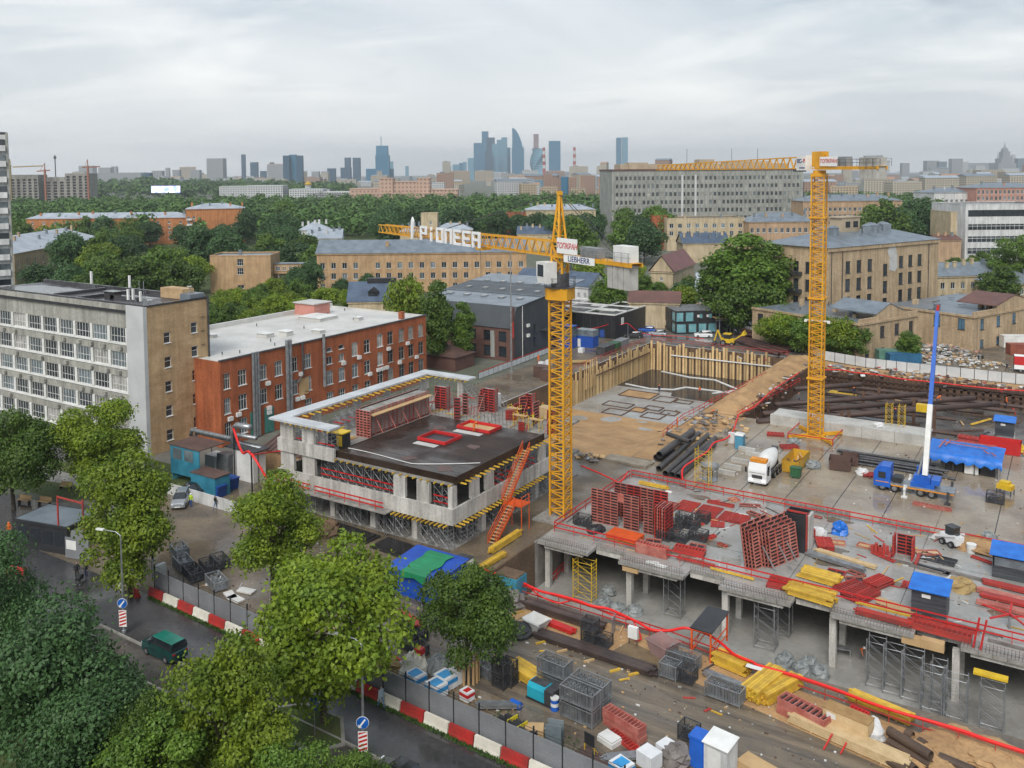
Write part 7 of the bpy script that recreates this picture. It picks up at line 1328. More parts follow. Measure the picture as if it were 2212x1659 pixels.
# yellow backhoe at the far corner of the pit
x,y = at(6,1500,375)[:2]; r = th('backhoe','yellow backhoe loader at the far corner of the excavation','loader',(x,y,.012),.1); B().box(1.6,4.6,.3,1.9,.7,1.7).obj('body',ysteel,r); B().box(2.2,3.8,.35,1.85,1.7,2.75).obj('cab',carglass,r); B().box(2.1,3.9,.25,1.95,2.75,2.95).obj('cab_roof',ysteel,r)
q = B(); q.bar((1.6,1.1,1.2),(.6,1.1,3.6),.3); q.bar((.6,1.1,3.6),(-.2,1.1,.9),.28); q.obj('rear_arm',ysteel,r); q = B(); q.bar((4.6,.5,1.5),(6.6,.5,3.0),.25); q.bar((4.6,1.7,1.5),(6.6,1.7,3.0),.25); q.obj('loader_arm',ysteel,r); B().profy([(6.2,2.6),(7.4,2.9),(6.9,3.9)],.1,2.1).obj('bucket',ysteel,r); B().profy([(-.6,.2),(.2,.2),(.1,1.0)],.7,1.5).obj('rear_bucket',steel_d,r)
for xx,rr_ in ((2.1,.7),(4.2,.48)):
    for s_ in (.15,2.05): wheel(r,xx,s_,rr_,.4,1)
# ================================================================== containers, skips and stores in the yard
def skip(lab,r_,a,c,L_,w,h,m,rz=0,fill=None):
    x,y = at(r_,a,c)[:2]; r = th('skip',lab,'skip',(x,y,.012),rz); f = .12
    q = B().add([(f,0,.08),(L_ - f,0,.08),(L_ - f,w,.08),(f,w,.08),(0,-.1,h),(L_,-.1,h),(L_,w+.1,h),(0,w+.1,h)],[(0,1,5,4),(1,2,6,5),(2,3,7,6),(3,0,4,7),(0,3,2,1)]); q.add([(f+.08,.08,.3),(L_ - f - .08,.08,.3),(L_ - f - .08,w - .08,.3),(f+.08,w - .08,.3),(.08,0,h),(L_ - .08,0,h),(L_ - .08,w,h),(.08,w,h)],[(4,5,1,0),(5,6,2,1),(6,7,3,2),(7,4,0,3),(0,1,2,3)]); q.obj('hull',m,r)
    for i in range(1,6): xx = L_*i/6; q = B(); q.bar((xx,-.02,.1),(xx,-.13,h),.1,.06); q.obj('rib',m,r)
    for xx in (.4,L_ - .6): B().box(xx,xx+.2,.1,w - .1,0,.08).obj('skid',steel_d,r)
    if fill:
        for i in range(9): xx,yy = random.uniform(.5,L_ - .8),random.uniform(.3,w - .4); a_ = random.uniform(0,3); q = B(); q.bar((xx,yy,h*.45),(xx+.8*math.cos(a_),yy+.5*math.sin(a_),h*.8),.18,.12); q.obj('scrap',random.choice((pile,boardm,plyw)),r)
    return r
skip('yellow open skip full of scrap beside the mixer truck',7,200,1425,2.4,6.0,1.7,mat('skip_yellow',(.62,.36,.02),(.45,.25,.03),.55,.6,fine=.2),fill=True); skip('dark rusty tipping skip left of the truck crane',7,590,1410,3.0,2.6,1.5,rustr,.15); skip('second dark skip behind the tipping skip',7,690,1370,2.4,2.2,1.4,rustr,.15); skip('red metal skip right of the blue-tarped shelter',7,1835,1255,5.5,2.4,1.9,redp)
x,y = at(7,270,1475)[:2]; r = th('wheeled_bin','green wheeled refuse bin in front of the yellow skip','bin',(x,y,.012),0); gb = mat('bin_green',(.03,.12,.05),rough=.5); B().profy([(.08,.15),(1.27,.15),(1.4,1.35),(0,1.35)],0,1.0).obj('body',gb,r); B().box(-.05,1.45,-.05,1.05,1.35,1.48).obj('lid',gb,r); [wheel(r,xx,yy,.09,.06,1) for xx in (.2,1.1) for yy in (.12,.88)]
for i,(a,c) in enumerate(((1770,1290),(1650,1345),(1590,1395),(1535,1440),(1710,1250))): x,y = at(6,a,c)[:2]; tag(B().box(-.2,2.4,0,.5,0,.62).obj('concrete_block',conc_l,None,(x,y,.012),-.05),'concrete barrier block in a loose row left of the mixer, %s' % ('fourth','third','second','nearest','farthest')[i],'concrete block','concrete blocks left of the mixer')
x,y = at(6,1672,1235)[:2]; r = th('portable_toilet','blue portable toilet beside the red cable','toilet',(x,y,.012),0); tblue = mat('toilet_blue',(.08,.28,.42),(.06,.22,.34),.5,1); B().box(0,1.2,0,1.2,0,2.1).obj('body',tblue,r); B().profx([(-.06,2.1),(1.26,2.1),(1.1,2.35),(.1,2.35)],-.06,1.26).obj('roof',wht,r); B().box(.15,1.05,-.04,-.004,.1,2.0).obj('door',tblue,r)
x,y = at(6,1618,1185)[:2]; tag(B().box(0,.9,0,.5,0,1.5).box(-.05,.95,-.05,.55,1.5,1.6).obj('white_cabinet',wht,None,(x,y,.012)),'slim white distribution cabinet left of the blue toilet','cabinet')
# pipes
dp2 = mat('dark_pipe',(.035,.034,.038),(.07,.06,.055),.45,.5)
x0,y0 = at(6,1080,1450)[:2]; pr_ = []
for i,(a0,c0,a1,c1,rad,lv) in enumerate(((1040,1400,1370,1110,.42,0),(1095,1440,1450,1120,.42,0),(1150,1450,1510,1150,.42,0),(1200,1465,1500,1190,.42,0),(1045,1330,1320,1130,.52,1),(1110,1190,1300,1260,.35,2),(1020,1310,1150,1240,.5,0))):
    A,C_ = at(6,a0,c0,rad),at(6,a1,c1,rad); z = .02+lv*.75; A,C_ = (A[0],A[1],rad+z),(C_[0],C_[1],rad+z)
    tag(B().hollow(A,C_,rad,14).obj('steel_pipe',dp2,None,None,smooth=False),'dark steel pipe in the heap below the sand pit, %s' % ('leftmost long one','second long one','third long one','rightmost long one','thick one on top','short one lying across','short stub at the front')[i],'pipe','dark pipes in the heap below the pit')
for i in range(9):
    A,C_ = at(6,1660+15*i,330 - 8*i,.4),at(6,2040+40*(i % 5),455 - 14*i,.4); z = .42+(i % 3)*.72*(i > 2); tag(B().hollow((A[0],A[1],z),(C_[0],C_[1],z),.42,12).obj('long_pipe',mat('rust_pipe',(.09,.042,.034),(.06,.03,.026),.45,.4),None,None),'long rust-brown pipe in the stack along the rear fence','pipe','rust-brown pipes along the rear fence')
for i in range(9): x,y = at(7,660+14*i,1250+12*i,.2)[:2]; tag(B().tube((0,0,.2),(13+random.uniform(-1,1),random.uniform(-.3,.3),.2),.17,8).obj('rebar_bundle',steel_d,None,(x,y,.012+.34*(i % 2))),'dark bundle of reinforcing bars behind the truck crane','rebar','rebar bundles behind the truck crane')
# board stack at the sand pit
bundle('slab_stack','stack of weathered boards at the near edge of the sand pit',*at(6,575,1370,-.8)[:2],-.9,7.0,4,5,mat('grey_board',(.33,.29,.23),(.24,.2,.155),.85,.8,fine=.2),w=.6,h=.2,rz=-.03,jit=.12)
# blue tarp shelter
x,y = at(7,1420,1400)[:2]; r = th('tarp_shelter','open shelter with bright blue tarpaulin roof behind the truck crane','shelter',(x,y,.012),-.02); w,d = 8.8,4.6
for xx in (.2,w*.35,w*.65,w - .3):
    for yy in (.2,d - .2): B().box(xx - .06,xx+.06,yy - .06,yy+.06,0,2.5+.5*(yy > 1)).obj('post',steel_d,r)
q = B(); n_,k = 22,8
for j in range(k+1):
    for i in range(n_+1): q.v.append((-.3+(w+.6)*i/n_,-.4+(d+.8)*j/k,2.55+.55*j/k+.06*math.sin(i*1.3+j) - .05*math.cos(i*.7)))
for i in range(n_+1): q.v.append((-.3+(w+.6)*i/n_,-.45,1.55+.25*math.sin(i*1.9)))
q.f = [(j*(n_+1)+i,j*(n_+1)+i+1,(j+1)*(n_+1)+i+1,(j+1)*(n_+1)+i) for j in range(k) for i in range(n_)]+[(i+1,i,(k+1)*(n_+1)+i,(k+1)*(n_+1)+i+1) for i in range(n_)]; q.m = [0]*len(q.f); q.obj('tarpaulin',tarpb,r,smooth=True)
for i,(x0,y0,x1,y1) in enumerate(((1,3.2,7,2.8),(2,4.0,8,4.2),(1.2,.8,1.6,4.2),(1.8,2.0,2.2,3.6),(6.6,2,7.4,1),(7.6,1.6,8.2,.6))): q = B(); q.bar((x0,y0,3.0+.1*y0),(x1,y1,3.0+.1*y1),.14,.1); q.obj('batten',pinkf,r)
B().box(1,w - 1,d - .5,d - .3,0,2.2).obj('back_wall',hutm,r); B().box(4.5,6.2,.3,.4,.1,1.9).obj('white_door',wht,r); B().box(2,4.2,.8,3,0,1.6).obj('stored_box',blk,r); B().box(6.4,8.2,.8,3,0,1.7).obj('stored_box',blk,r)
# yellow scaffold towers, cable reel
x,y = at(6,1340,1530)[:2]; ladder_tower('yellow_scaffold','yellow ladder scaffold in front of the dark pipe heap',x,y,.012,5.0,1.9,1.2,ysteel,.4,r=.045)
for lab,a,c in (('left yellow scaffold frame in the strut pit',1045,1060),('right yellow scaffold frame in the strut pit',1150,1075)): x,y = at(7,a,c,1.5)[:2]; ladder_tower('yellow_scaffold',lab,x,149,1.5,5.0,.9,1.2,ysteel,.5)
x,y = at(6,1465,1490)[:2]; r = th('cable_reel','grey round water tank on legs behind the yellow scaffold','tank',(x,y,.012),0); B().lathe([(1.2,1.6),(1.3,2.1),(1.25,2.12),(1.15,1.75)],n=18).obj('basin',steel,r); [B().tube((1.0*math.cos(a),1.0*math.sin(a),0),(1.0*math.cos(a),1.0*math.sin(a),1.7),.05,5).obj('leg',steel_d,r) for a in (0,1.57,3.14,4.71)]; B().lathe([(1.1,.02),(1.1,.1),(.9,.1)],n=18).obj('base_ring',steel,r)
x,y = at(7,1290,1050)[:2]; r = th('compressor','yellow compressor beside the strut pit','compressor',(x,y+3,1.52),0); B().box(0,2,0,1.2,.3,1.5).obj('housing',ysteel,r); B().box(-.1,2.1,-.1,1.3,0,.3).obj('frame',blk,r)
x,y = at(9,1980,360)[:2]; r = th('yellow_machine','yellow machine on a dark frame at the edge of the raised slab','machine',(x,y,.012),-.3); B().box(0,1.8,0,1.2,.7,1.3).obj('housing',ysteel,r); B().box(.3,1.4,.1,1.1,1.3,1.7).obj('engine',ysteel,r); [B().box(a,a+.1,c,c+.1,0,.7).obj('leg',steel_d,r) for a in (0,1.7) for c in (0,1.1)]
stillage('empty mesh crate alone on the wet yard at the right',9,1895,435,2.0,1.6,1.2,m=steel_d)
x,y = at(9,1775,850)[:2]; tag(B().lathe([(.45,0),(.5,.9),(.52,.95)],n=16).obj('white_barrel',wht,None,(x,y,.012)),'white barrel behind the back railing of the deck','barrel'); tarp('heap of brown earth by the white barrel',9,1850,810,2.6,.9,sand,seed=41,name='earth_heap',cat='earth heap'); tarp('grey sack on the earth heap',9,1920,750,.9,.9,bagg,.4,'sack','sack',43)
for i,(a,c,m,s_) in enumerate(((870,1440,bagw,.9),(1900,1250,ysteel,.8),(2080,1270,bagw,1.0),(2150,1240,ysteel,1.2),(300,1190,bagg,1.0),(460,1390,bagg,1.2),(1010,1050,bagw,.8))): tarp('wrapped load lying in the yard, %s' % ('red and white one by the truck','small yellow one','pale one at the right','yellow one at the right','grey one behind the skip','grey one next to the skip','white one by the low wall')[i],7,a,c,s_,s_*.8,m,.0 if i != 6 else 1.5,'wrapped_load','load',50+i)
for i,(a,c,rz_) in enumerate(((1660,1150,-.1),(1650,1190,-.1),(80,1130,.3),(210,1240,.6),(880,1470,.3))): lay('flat_panel','flat red panel stack in the yard, %s' % ('far right row','second far right row','left of the crane foot','behind the mixer','beside the truck crane cab')[i],7,a,c,5.5 if i < 2 else 2.6,1.6,3,8 if i < 2 else 5,redf,0.012,rz_,2)
# ================================================================== street, lawns, fences
struct(B().prism([(-77.4,53.3),(-77.6,60),(-83,67),(-97,68),(-112,62),(-150,58),(-150,46),(-104,43),(-92,40),(-88,20),(-82,20),(-82,42),(-77,47.2),(10,45.6),(10,51.2),(-30,51.7)],-.2,-.012).obj('road',asph))
struct(B().prism([(-76,43.9),(0,42.2),(0,45.4),(-76,47.0)],-.2,-.006).obj('parking_strip',mat('worn_asphalt',(.13,.115,.10),(.055,.05,.046),.4,.35,fine=.25,rr=(.1,.6))))
kb_ = mat('kerb_stone',(.30,.285,.26),(.2,.19,.17),.8,1)
k_ = struct(B().bar((-76,47.15,.03),(0,45.5,.03),.16,.22).obj('kerb',kb_)); struct(B().bar((-77.2,53.35,.0),(-20,51.45,.0),.16,.18).obj('kerb',kb_)); struct(B().bar((-76,43.8,.03),(0,42.1,.03),.16,.22).obj('kerb',kb_))
struct(B().prism([(-76,20),(10,20),(10,42),(-76,43.7)],-.2,-.004).obj('lawn',grassm)); struct(B().prism([(-150,59.5),(-112,63.5),(-98,69),(-99.5,80.2),(-150,80.2)],-.2,-.003).obj('lawn',grassm)); struct(B().prism([(-150,20),(-88.5,20),(-93,39),(-150,44.5)],-.2,-.0035).obj('lawn',grassm))
lw = [P(*q_) for q_ in ((-60,640),(650,700),(860,640),(1250,470),(-60,455))]; struct(B().prism([(q_[0],q_[1]) for q_ in lw],-.2,-.02).obj('lawn',grassm)); struct(B().prism([(-122,66),(-104,70),(-103,73),(-120,70),(-140,70),(-140,67)],-.1,.004).obj('path',conc)); struct(B().prism([(-140,72.5),(-112,73),(-112,79),(-140,79)],-.1,.006).obj('car_park',asph))
ix,iy = Q(12,375,1330)[:2]; isl = struct(B().prism([(ix - 4.0,iy - 1.6),(ix - 2,iy - 2.4),(ix+2.4,iy - 1.9),(ix+3.6,iy - .2),(ix+1.2,iy+2.2),(ix - 2.6,iy+2.1),(ix - 4.2,iy+.6)],0,.1).obj('tree_island',kb_)); B().prism([(ix - 3.7,iy - 1.4),(ix - 1.9,iy - 2.1),(ix+2.3,iy - 1.6),(ix+3.2,iy - .2),(ix+1.1,iy+1.9),(ix - 2.5,iy+1.8),(ix - 3.9,iy+.5)],.1,.13).obj('island_grass',grassm,isl)
for i in range(5): x,y = Q(12,(20,90,20,265,60)[i],(1410,1400,1450,1490,1440)[i])[:2]; B().box(x,x+.5,y - .15,y+.25,-.005,.012).obj('crossing_mark',wht,isl)
# grass blades along the fence foot and lawns
gb_ = mat('grass_blade',(.075,.15,.02),(.04,.085,.014),.8,.8,trans=.25)
def grass(name,lab,n,area,s=.13):
    C = np.array([area() for _ in range(n)]); Nn = rng.normal(size=(n,3))*np.array([1,1,.25]); Nn /= np.linalg.norm(Nn,axis=1)[:,None]; tag(put(name,quads_mesh(name,C,Nn,rng.uniform(.6,1.5,n)*s,gb_,.35)),lab,None,None,'stuff')
fy = lambda x: 54.0 - .05*(x+77.4)
def g1(): x = random.uniform(-77,-18); return (x,fy(x) - .75+random.uniform(-.5,.4),.05)
def g2(): x = random.uniform(-37,-17); return (x,fy(x)+random.uniform(.4,4.2)*random.random(),.06)
def g3(): x = random.uniform(-100,-20); return (x,random.uniform(30,43.4),.05)
grass('grass','grass growing along the foot of the street fence',9000,g1); grass('grass','grass growing behind the street fence among stored boards',6000,g2); grass('grass','lawn grass under the near trees',16000,g3)
# street fence: posts, grey panels, red and white barrier blocks
fgm = mat('fence_panel',(.215,.225,.24),(.17,.178,.19),.5,.4,fine=.08); redbk = mat('barrier_red',(.45,.025,.02),(.30,.03,.025),.6,.7,fine=.2); whbk = mat('barrier_white',(.70,.67,.58),(.55,.52,.44),.7,.8)
fr_ = th('street_fence','long grey panel fence on black posts along the street','fence',(0,0,0)); a_ = math.atan(-.05); step = 2.42
pm_ = B().box(0,step - .1,-.03,.03,.35,2.3).box(0,step - .1,-.045,.045,1.55,1.6).box(0,step - .1,-.045,.045,1.0,1.04).mesh('panel',fgm); po_ = B().box(-.05,.05,-.05,.05,0,2.9).mesh('post',blk); wr_ = B().box(0,step,-.012,.012,0,.025).mesh('wire',blk)
bk_ = [B().profx([(-.3,0),(.3,0),(.2,.28),(.12,.8),(-.12,.8),(-.2,.28)],.04,step - .06).mesh('barrier_block',m) for m in (redbk,whbk)]
for i in range(25):
    x = -77.4+step*i; y = fy(x); put('panel',pm_,fr_,(x+.05,y,0),a_); put('post',po_,fr_,(x,y,0)); put('wire',wr_,fr_,(x,y - .06,2.72),a_); put('wire',wr_,fr_,(x,y - .06,2.5),a_)
    o = put('barrier_block',bk_[i % 2],None,(x,y - .55,0),a_); tag(o,('red' if i % 2 == 0 else 'off-white')+' barrier block at the fence foot, number %s from the street corner' % ('one two three four five six seven eight nine ten eleven twelve thirteen fourteen fifteen sixteen seventeen eighteen nineteen twenty twenty-one twenty-two twenty-three twenty-four twenty-five'.split()[i]),'barrier','red and white barrier blocks along the fence')
r = th('corner_fence','short grey panel fence from the street corner to the gatehouse','fence',(0,0,0)); pts = [(-77.6,54.2),(-80,55.6),(-82.2,57.2),(-84.4,59)]
for a,c in zip(pts[:-1],pts[1:]): q = B(); q.bar((*a,1.3),(*c,1.3),.05,1.9); q.obj('panel',fgm,r); B().box(a[0] - .05,a[0]+.05,a[1] - .05,a[1]+.05,0,2.7).obj('post',blk,r)
B().box(-78.1,-77.7,54.4,55.6,0,2.4).obj('gate_pillar',whp,r)
for i,(dx,m) in enumerate(((0,whbk),(2.5,redbk))): o = put('barrier_block',bk_[1 - i],None,(-82.5+dx,53.4 - dx*.1,0),-.35); tag(o,'%s barrier block at the street corner before the fence' % ('off-white','red')[i],'barrier','red and white barrier blocks along the fence')
x,y = Q(13,100,60)[:2]; tag(put('barrier_block',bk_[0],None,(x - 1,y,0),.35),'lone red barrier block on the junction','barrier')
# rear fence of the site
wf = mat('rear_fence_panel',(.58,.60,.61),(.48,.5,.51),.6,.5); rp = [Q(6,1640,225)[:2],Q(6,1700,268)[:2],Q(6,2212,405)[:2],Q(7,560,505)[:2],Q(7,900,565)[:2],Q(7,1240,605)[:2],Q(7,1800,665)[:2],Q(7,2260,715)[:2]]
r = th('rear_fence','long white panel fence behind the strut pit and pipes','fence',(0,0,0))
for a,c in zip(rp[:-1],rp[1:]):
    L_ = math.dist(a,c); n_ = max(1,round(L_/2.3)); an = math.atan2(c[1] - a[1],c[0] - a[0])
    for i in range(n_): x,y = a[0]+(c[0] - a[0])*i/n_,a[1]+(c[1] - a[1])*i/n_; B().box(.06,L_/n_ - .06,-.03,.03,.2,2.2).obj('panel',wf,r,(x,y,0),an); B().box(-.05,.05,-.05,.05,0,2.35).obj('post',blk,r,(x,y,0),an)
# fence behind the shell towards the dark office
r = th('side_fence','low white hoarding with red rail running to the dark office','fence',(0,0,0)); a,c = Q(5,1590,300)[:2],Q(2,1350,1530)[:2]; n_ = 16
for i in range(n_): x,y = a[0]+(c[0] - a[0])*i/n_,a[1]+(c[1] - a[1])*i/n_; x2,y2 = a[0]+(c[0] - a[0])*(i+1)/n_,a[1]+(c[1] - a[1])*(i+1)/n_; q = B(); q.bar((x,y,.7),(x2,y2,.7),.06,1.1); q.obj('panel',wf,r); q = B(); q.bar((x,y,1.5),(x2,y2,1.5),.08,.12); q.obj('rail',redp,r); B().box(x - .04,x+.04,y - .04,y+.04,0,1.55).obj('post',steel_d,r)
struct(B().prism([(-50.9,69.2),(-40,68.2),(-26,67.6),(-10,64.5),(12,62),(12,68.2),(-20,71),(-30,72.3),(-50.9,72.9)],-.1,.006).obj('sand_verge',sand))
trk = mat('rutted_mud',(.21,.165,.115),(.095,.08,.065),.5,.9,fine=.25,rr=(.12,.6),bump=.35,stretch=(.10,1.3,1)); struct(B().prism([(-62,58),(-30,57),(12,55.5),(12,62.3),(-10,64.4),(-26,67.5),(-40,68.1),(-51,69),(-62,66)],-.1,.003).obj('site_road',trk))
q = B()
for i in range(900): x,y,s_ = random.uniform(-74,4),random.uniform(55.5,72),random.uniform(.03,.12); q.box(x,x+s_*random.uniform(.6,3),y,y+s_,.0,s_*.7+.01,m=random.randrange(4))
tag(q.obj('litter',[plyw,conc,bagw,rustr]),'fine litter and stones scattered over the muddy site ground',None,None,'stuff'); q = B()
for i in range(900): x,y,s_ = random.uniform(-50,4),random.uniform(88,146),random.uniform(.03,.13); q.box(x,x+s_*random.uniform(.6,3),y,y+s_,.012,s_*.7+.02,m=random.randrange(4))
tag(q.obj('litter',[plyw,conc,bagw,rustr]),'fine litter scattered over the concrete decks',None,None,'stuff')
for i in range(14): x,y = random.uniform(-55,2),random.uniform(57.5,66); q = B().prism(blob(x,y,2.6,.55),-.01,.008+.0004*i); struct(q.obj('puddle',puddle))
# ================================================================== lamps and signs
def lamp(lab,x,y,h,arm=(-1,0),sign=True):
    r = th('street_lamp',lab,'street lamp',(x,y,0),0); B().path([(0,0,0),(0,0,h*.55),(0,0,h)],[.12,.09,.06],10).obj('pole',steel,r); B().lathe([(.2,0),(.2,.35),(.13,.4)],n=10).obj('pole_base',steel,r)
    q = B().path([(0,0,h),(arm[0]*.6,arm[1]*.6,h+.35),(arm[0]*2.2,arm[1]*2.2,h+.45)],.04,6); ar = q.obj('arm',steel,r); q = B(); q.bar((arm[0]*2.1,arm[1]*2.1,h+.45),(arm[0]*3.0,arm[1]*3.0,h+.5),.3,.12); q.obj('lamp_head',wht,ar)
    if sign: road_sign(r)
sgb = mat('sign_blue',(.01,.12,.50),rough=.4)
def road_sign(r):
    f = (-sT*-1*0+.537*1,-.843); n_ = Vector((.537,-.843,0)); u = Vector((.843,.537,0)); c0 = n_*.16+Vector((0,0,2.95))
    def disc(rad,off,m,nm,par): q = B(); k = 28; V = [c0+n_*off+u*rad*math.cos(6.2832*i/k)+Vector((0,0,rad*math.sin(6.2832*i/k))) for i in range(k)]+[c0+n_*(off+.02)+u*rad*math.cos(6.2832*i/k)+Vector((0,0,rad*math.sin(6.2832*i/k))) for i in range(k)]; q.add(V,[tuple(range(k))[::-1],tuple(range(k,2*k))]+[(i,(i+1) % k,k+(i+1) % k,k+i) for i in range(k)]); return q.obj(nm,m,par)
    d = disc(.46,0,signw,'round_sign',r); disc(.43,.022,sgb,'blue_disc',d)
    q = B(); a = c0+n_*.055+u*.2+Vector((0,0,.26)); b_ = c0+n_*.055 - u*.17 - Vector((0,0,.22)); dd = (b_ - a).normalized(); s_ = dd.cross(n_); q.add([a - s_*.06,a+s_*.06,b_+s_*.06,b_ - s_*.06],[(0,1,2,3)]); q.add([b_+s_*.17,b_+dd*.18,b_ - s_*.17],[(0,1,2)]); q.obj('white_arrow',signw,d)
    B0 = n_*.16; w_,z0,z1 = .34,.75,2.3; P_ = lambda uu,z,o: B0+n_*o+u*uu+Vector((0,0,z))
    q = B().add([P_(-w_,z0,0),P_(w_,z0,0),P_(w_,z1,0),P_(-w_,z1,0),P_(-w_,z0,.03),P_(w_,z0,.03),P_(w_,z1,.03),P_(-w_,z1,.03)],[(3,2,1,0),(4,5,6,7),(0,1,5,4),(1,2,6,5),(2,3,7,6),(3,0,4,7)]); bd = q.obj('striped_board',signw,r)
    for i in range(5):
        za = z0+.06+.31*i; q = B().add([P_(-w_+.03,za,.034),P_(w_ - .03,min(z1 - .02,za+.2),.034),P_(w_ - .03,min(z1 - .02,za+.36),.034),P_(-w_+.03,min(z1 - .02,za+.16),.034)],[(0,1,2,3)]); q.obj('red_stripe',redp,bd)
x,y = Q(13,1030,545)[:2]; lamp('tall lamp post with blue round sign and striped board at the junction',x,y,9.2,(-.75,-.3)); x,y = Q(12,805,1600)[:2]; lamp('tall lamp post with blue round sign and striped board near the street tree',x,y,8.6,(-.85,-.2))
x,y = Q(12,400,1400)[:2]; r = th('parking_sign','small post with two blue signs beside the street tree','sign',(x,y,.1),0); B().tube((0,0,0),(0,0,3.1),.035,6).obj('post',steel,r)
for z,w in ((2.7,.5),(2.15,.4)): q = B(); q.bar((-.2,-.1,z),(.25,.15,z),.03,w); q.obj('sign_plate',sgb,r)
for lab,a,c,h in (('thin grey mast rising in front of the dark office',1102,1655,27),): x,y = Q(2,a,c)[:2]; r = th('light_mast',lab,'mast',(x,y,0),0); B().path([(0,0,0),(0,0,h)],[.2,.1],8).obj('pole',steel,r); B().lathe([(.4,0),(.4,.2)],n=8).obj('foot',conc,r)
for lab,a,c,h in (('dark cable post by the refuse skips',1522,950,7.5),('dark cable post at the yard edge',1637,1120,7.0)): x,y = Q(4,a,c)[:2]; r = th('cable_post',lab,'post',(x,y,0),0); B().tube((0,0,0),(0,0,h),.11,8).obj('pole',blk,r); B().box(-.3,.3,-.05,.05,h - .4,h - .3).obj('crossbar',blk,r)
cred = mat('red_cable',(.75,.015,.012),(.65,.012,.01),.45,1)
def cable(lab,pts,rad=.11,sub=4):
    out = []
    for i in range(len(pts) - 1):
        for k in range(sub):
            t = k/sub; p0,p1,p2,p3 = [Vector(pts[max(0,min(len(pts) - 1,j))]) for j in (i - 1,i,i+1,i+2)]; out.append(.5*((2*p1)+(-p0+p2)*t+(2*p0 - 5*p1+4*p2 - p3)*t*t+(-p0+3*p1 - 3*p2+p3)*t ** 3))
    out.append(Vector(pts[-1])); return tag(B().path(out,rad,6).obj('red_cable',cred,None,None,smooth=True),lab,'cable')
p1,p2 = Q(4,1522,950),Q(4,1637,1120); cable('thick red cable hanging between the dark posts',[(p1[0],p1[1],7.2),((p1[0]+p2[0])/2,(p1[1]+p2[1])/2,5.4),(p2[0],p2[1],6.8),(p2[0]+3.5,p2[1]+.5,2.4)],.16); cable('red cable sagging along the garage',[(p2[0],p2[1],6.6),(-93,85.2,3.4),(-85.5,84,5.2)],.1)
cable('thick bright red cable along the site road railing',[Q(5,1440,1470,1.2),Q(5,1720,1565,1.2)]+[Q(11,a,c,1.15) for a,c in ((0,45),(160,110),(330,190),(480,225),(640,270),(760,315),(900,340),(1060,410),(1160,460),(1260,512),(1400,520),(1540,498),(1700,540),(1830,620),(1950,720),(2100,782))]+[Q(10,a,c,1.15) for a,c in ((0,805),(300,890),(600,990),(900,1105),(1150,1190),(1400,1260),(1700,1350),(1950,1440),(2300,1550))],.13)
cable('red cable drooping below the main one near the gate',[Q(11,a,c,z) for a,c,z in ((1100,430,1.1),(1150,520,.6),(1170,590,.2),(1120,600,.1))],.07); cable('second red cable looping below the main one',[Q(11,a,c,.9) for a,c in ((20,100),(220,150),(330,230),(480,290),(620,270),(760,320),(980,410),(1100,430))],.07)
cable('red cable running over the pit berm to the pipe heap',[Q(6,1240,1500,.2),Q(6,1240,1400,1.2)]+[Q(6,a,c,1.2) for a,c in ((1330,1330),(1440,1260),(1500,1185),(1600,1150),(1660,1080),(1690,990),(1720,935),(1830,890),(1960,770),(2070,690),(2212,600))],.13); cable('red cable along the back of the strut pit',[Q(7,a,c,1.2) for a,c in ((560,580),(700,580),(800,600),(1000,620),(1200,655),(1450,680),(1700,710),(2000,740),(2260,755))],.12); cable('thin red cable on poles before the black office',[Q(6,350,230,3.4),Q(6,500,235,3.4),Q(6,675,190,3.6),Q(6,730,205,3.4),Q(6,785,195,3.6),Q(6,870,262,1.5),Q(6,1000,292,.6),Q(6,1200,300,.4),Q(6,1420,322,.4)],.07); cable('red cable from the crane foot to the front deck',[Q(8,395,130,1.2),Q(8,520,180,1.1),Q(8,640,235,1.0),Q(8,720,265,1.2),(-50.7,108.6,1.2)],.1)
for a in (675,785): x,y = Q(6,a,322)[:2]; tag(B().tube((0,0,0),(0,0,3.8),.06,6).box(-.15,.15,-.15,.15,0,.1).obj('cable_pole',steel,None,(x,y,.012)),'%s thin pole carrying the cable before the black office' % ('left' if a == 675 else 'right'),'pole')
railing('road_railing','dark red railing along the edge of the site road',[(-50.8,72.9),(-30,72.3),(-20.6,70.9),(-2,69.6),(12,68.6)],(.5,1.05),2.4,redf,.12,.0)
railing('pit_railing','red railing along the top of the timber-lagged pit, far side',[(-87.8,201.6),(-70,201.6),(-54,200.9)],(.6,1.1),2.6,redf,.1,.0); railing('pit_railing','red railing along the top of the timber-lagged pit, crane side',[(-89,158),(-89,201.4)],(.6,1.1),2.6,redf,.1,.0); railing('pit_railing','red railing on the earth berm beside the pit',[Q(6,1075,1140)[:2],Q(6,1240,1000)[:2],Q(6,1330,955)[:2],Q(6,1480,870)[:2],Q(6,1930,640)[:2]],(.5,1.05),2.4,redp,.1,.0); railing('pit_railing','red and timber railing along the strut pit berm',[Q(6,1690,980)[:2],Q(6,1900,860)[:2],Q(6,2212,690)[:2]],(.5,1.05),2.4,redp,.1,.0)
# covered gate in the railing
x,y = Q(11,1590,740)[:2]; r = th('gate_frame','orange-red gate frame with dark mesh canopy into the basement','gate',(x,y,0),0)
for xx in (0,1.7):
    for yy in (0,4.2): B().box(xx - .07,xx+.07,yy - .07,yy+.07,0,2.6).obj('post',orangem,r)
B().box(-.15,1.85,-.1,4.4,2.6,2.68).obj('canopy',blk,r); q = B(); [q.bar((xx,0,z),(xx,4.2,z),.08) for xx in (0,1.7) for z in (.6,1.3)]; [q.bar((xx,0,.6),(xx,2.1,1.3),.06) for xx in (0,1.7)]; q.bar((0,0,2.55),(1.7,0,2.55),.1); q.obj('side_rail',orangem,r)
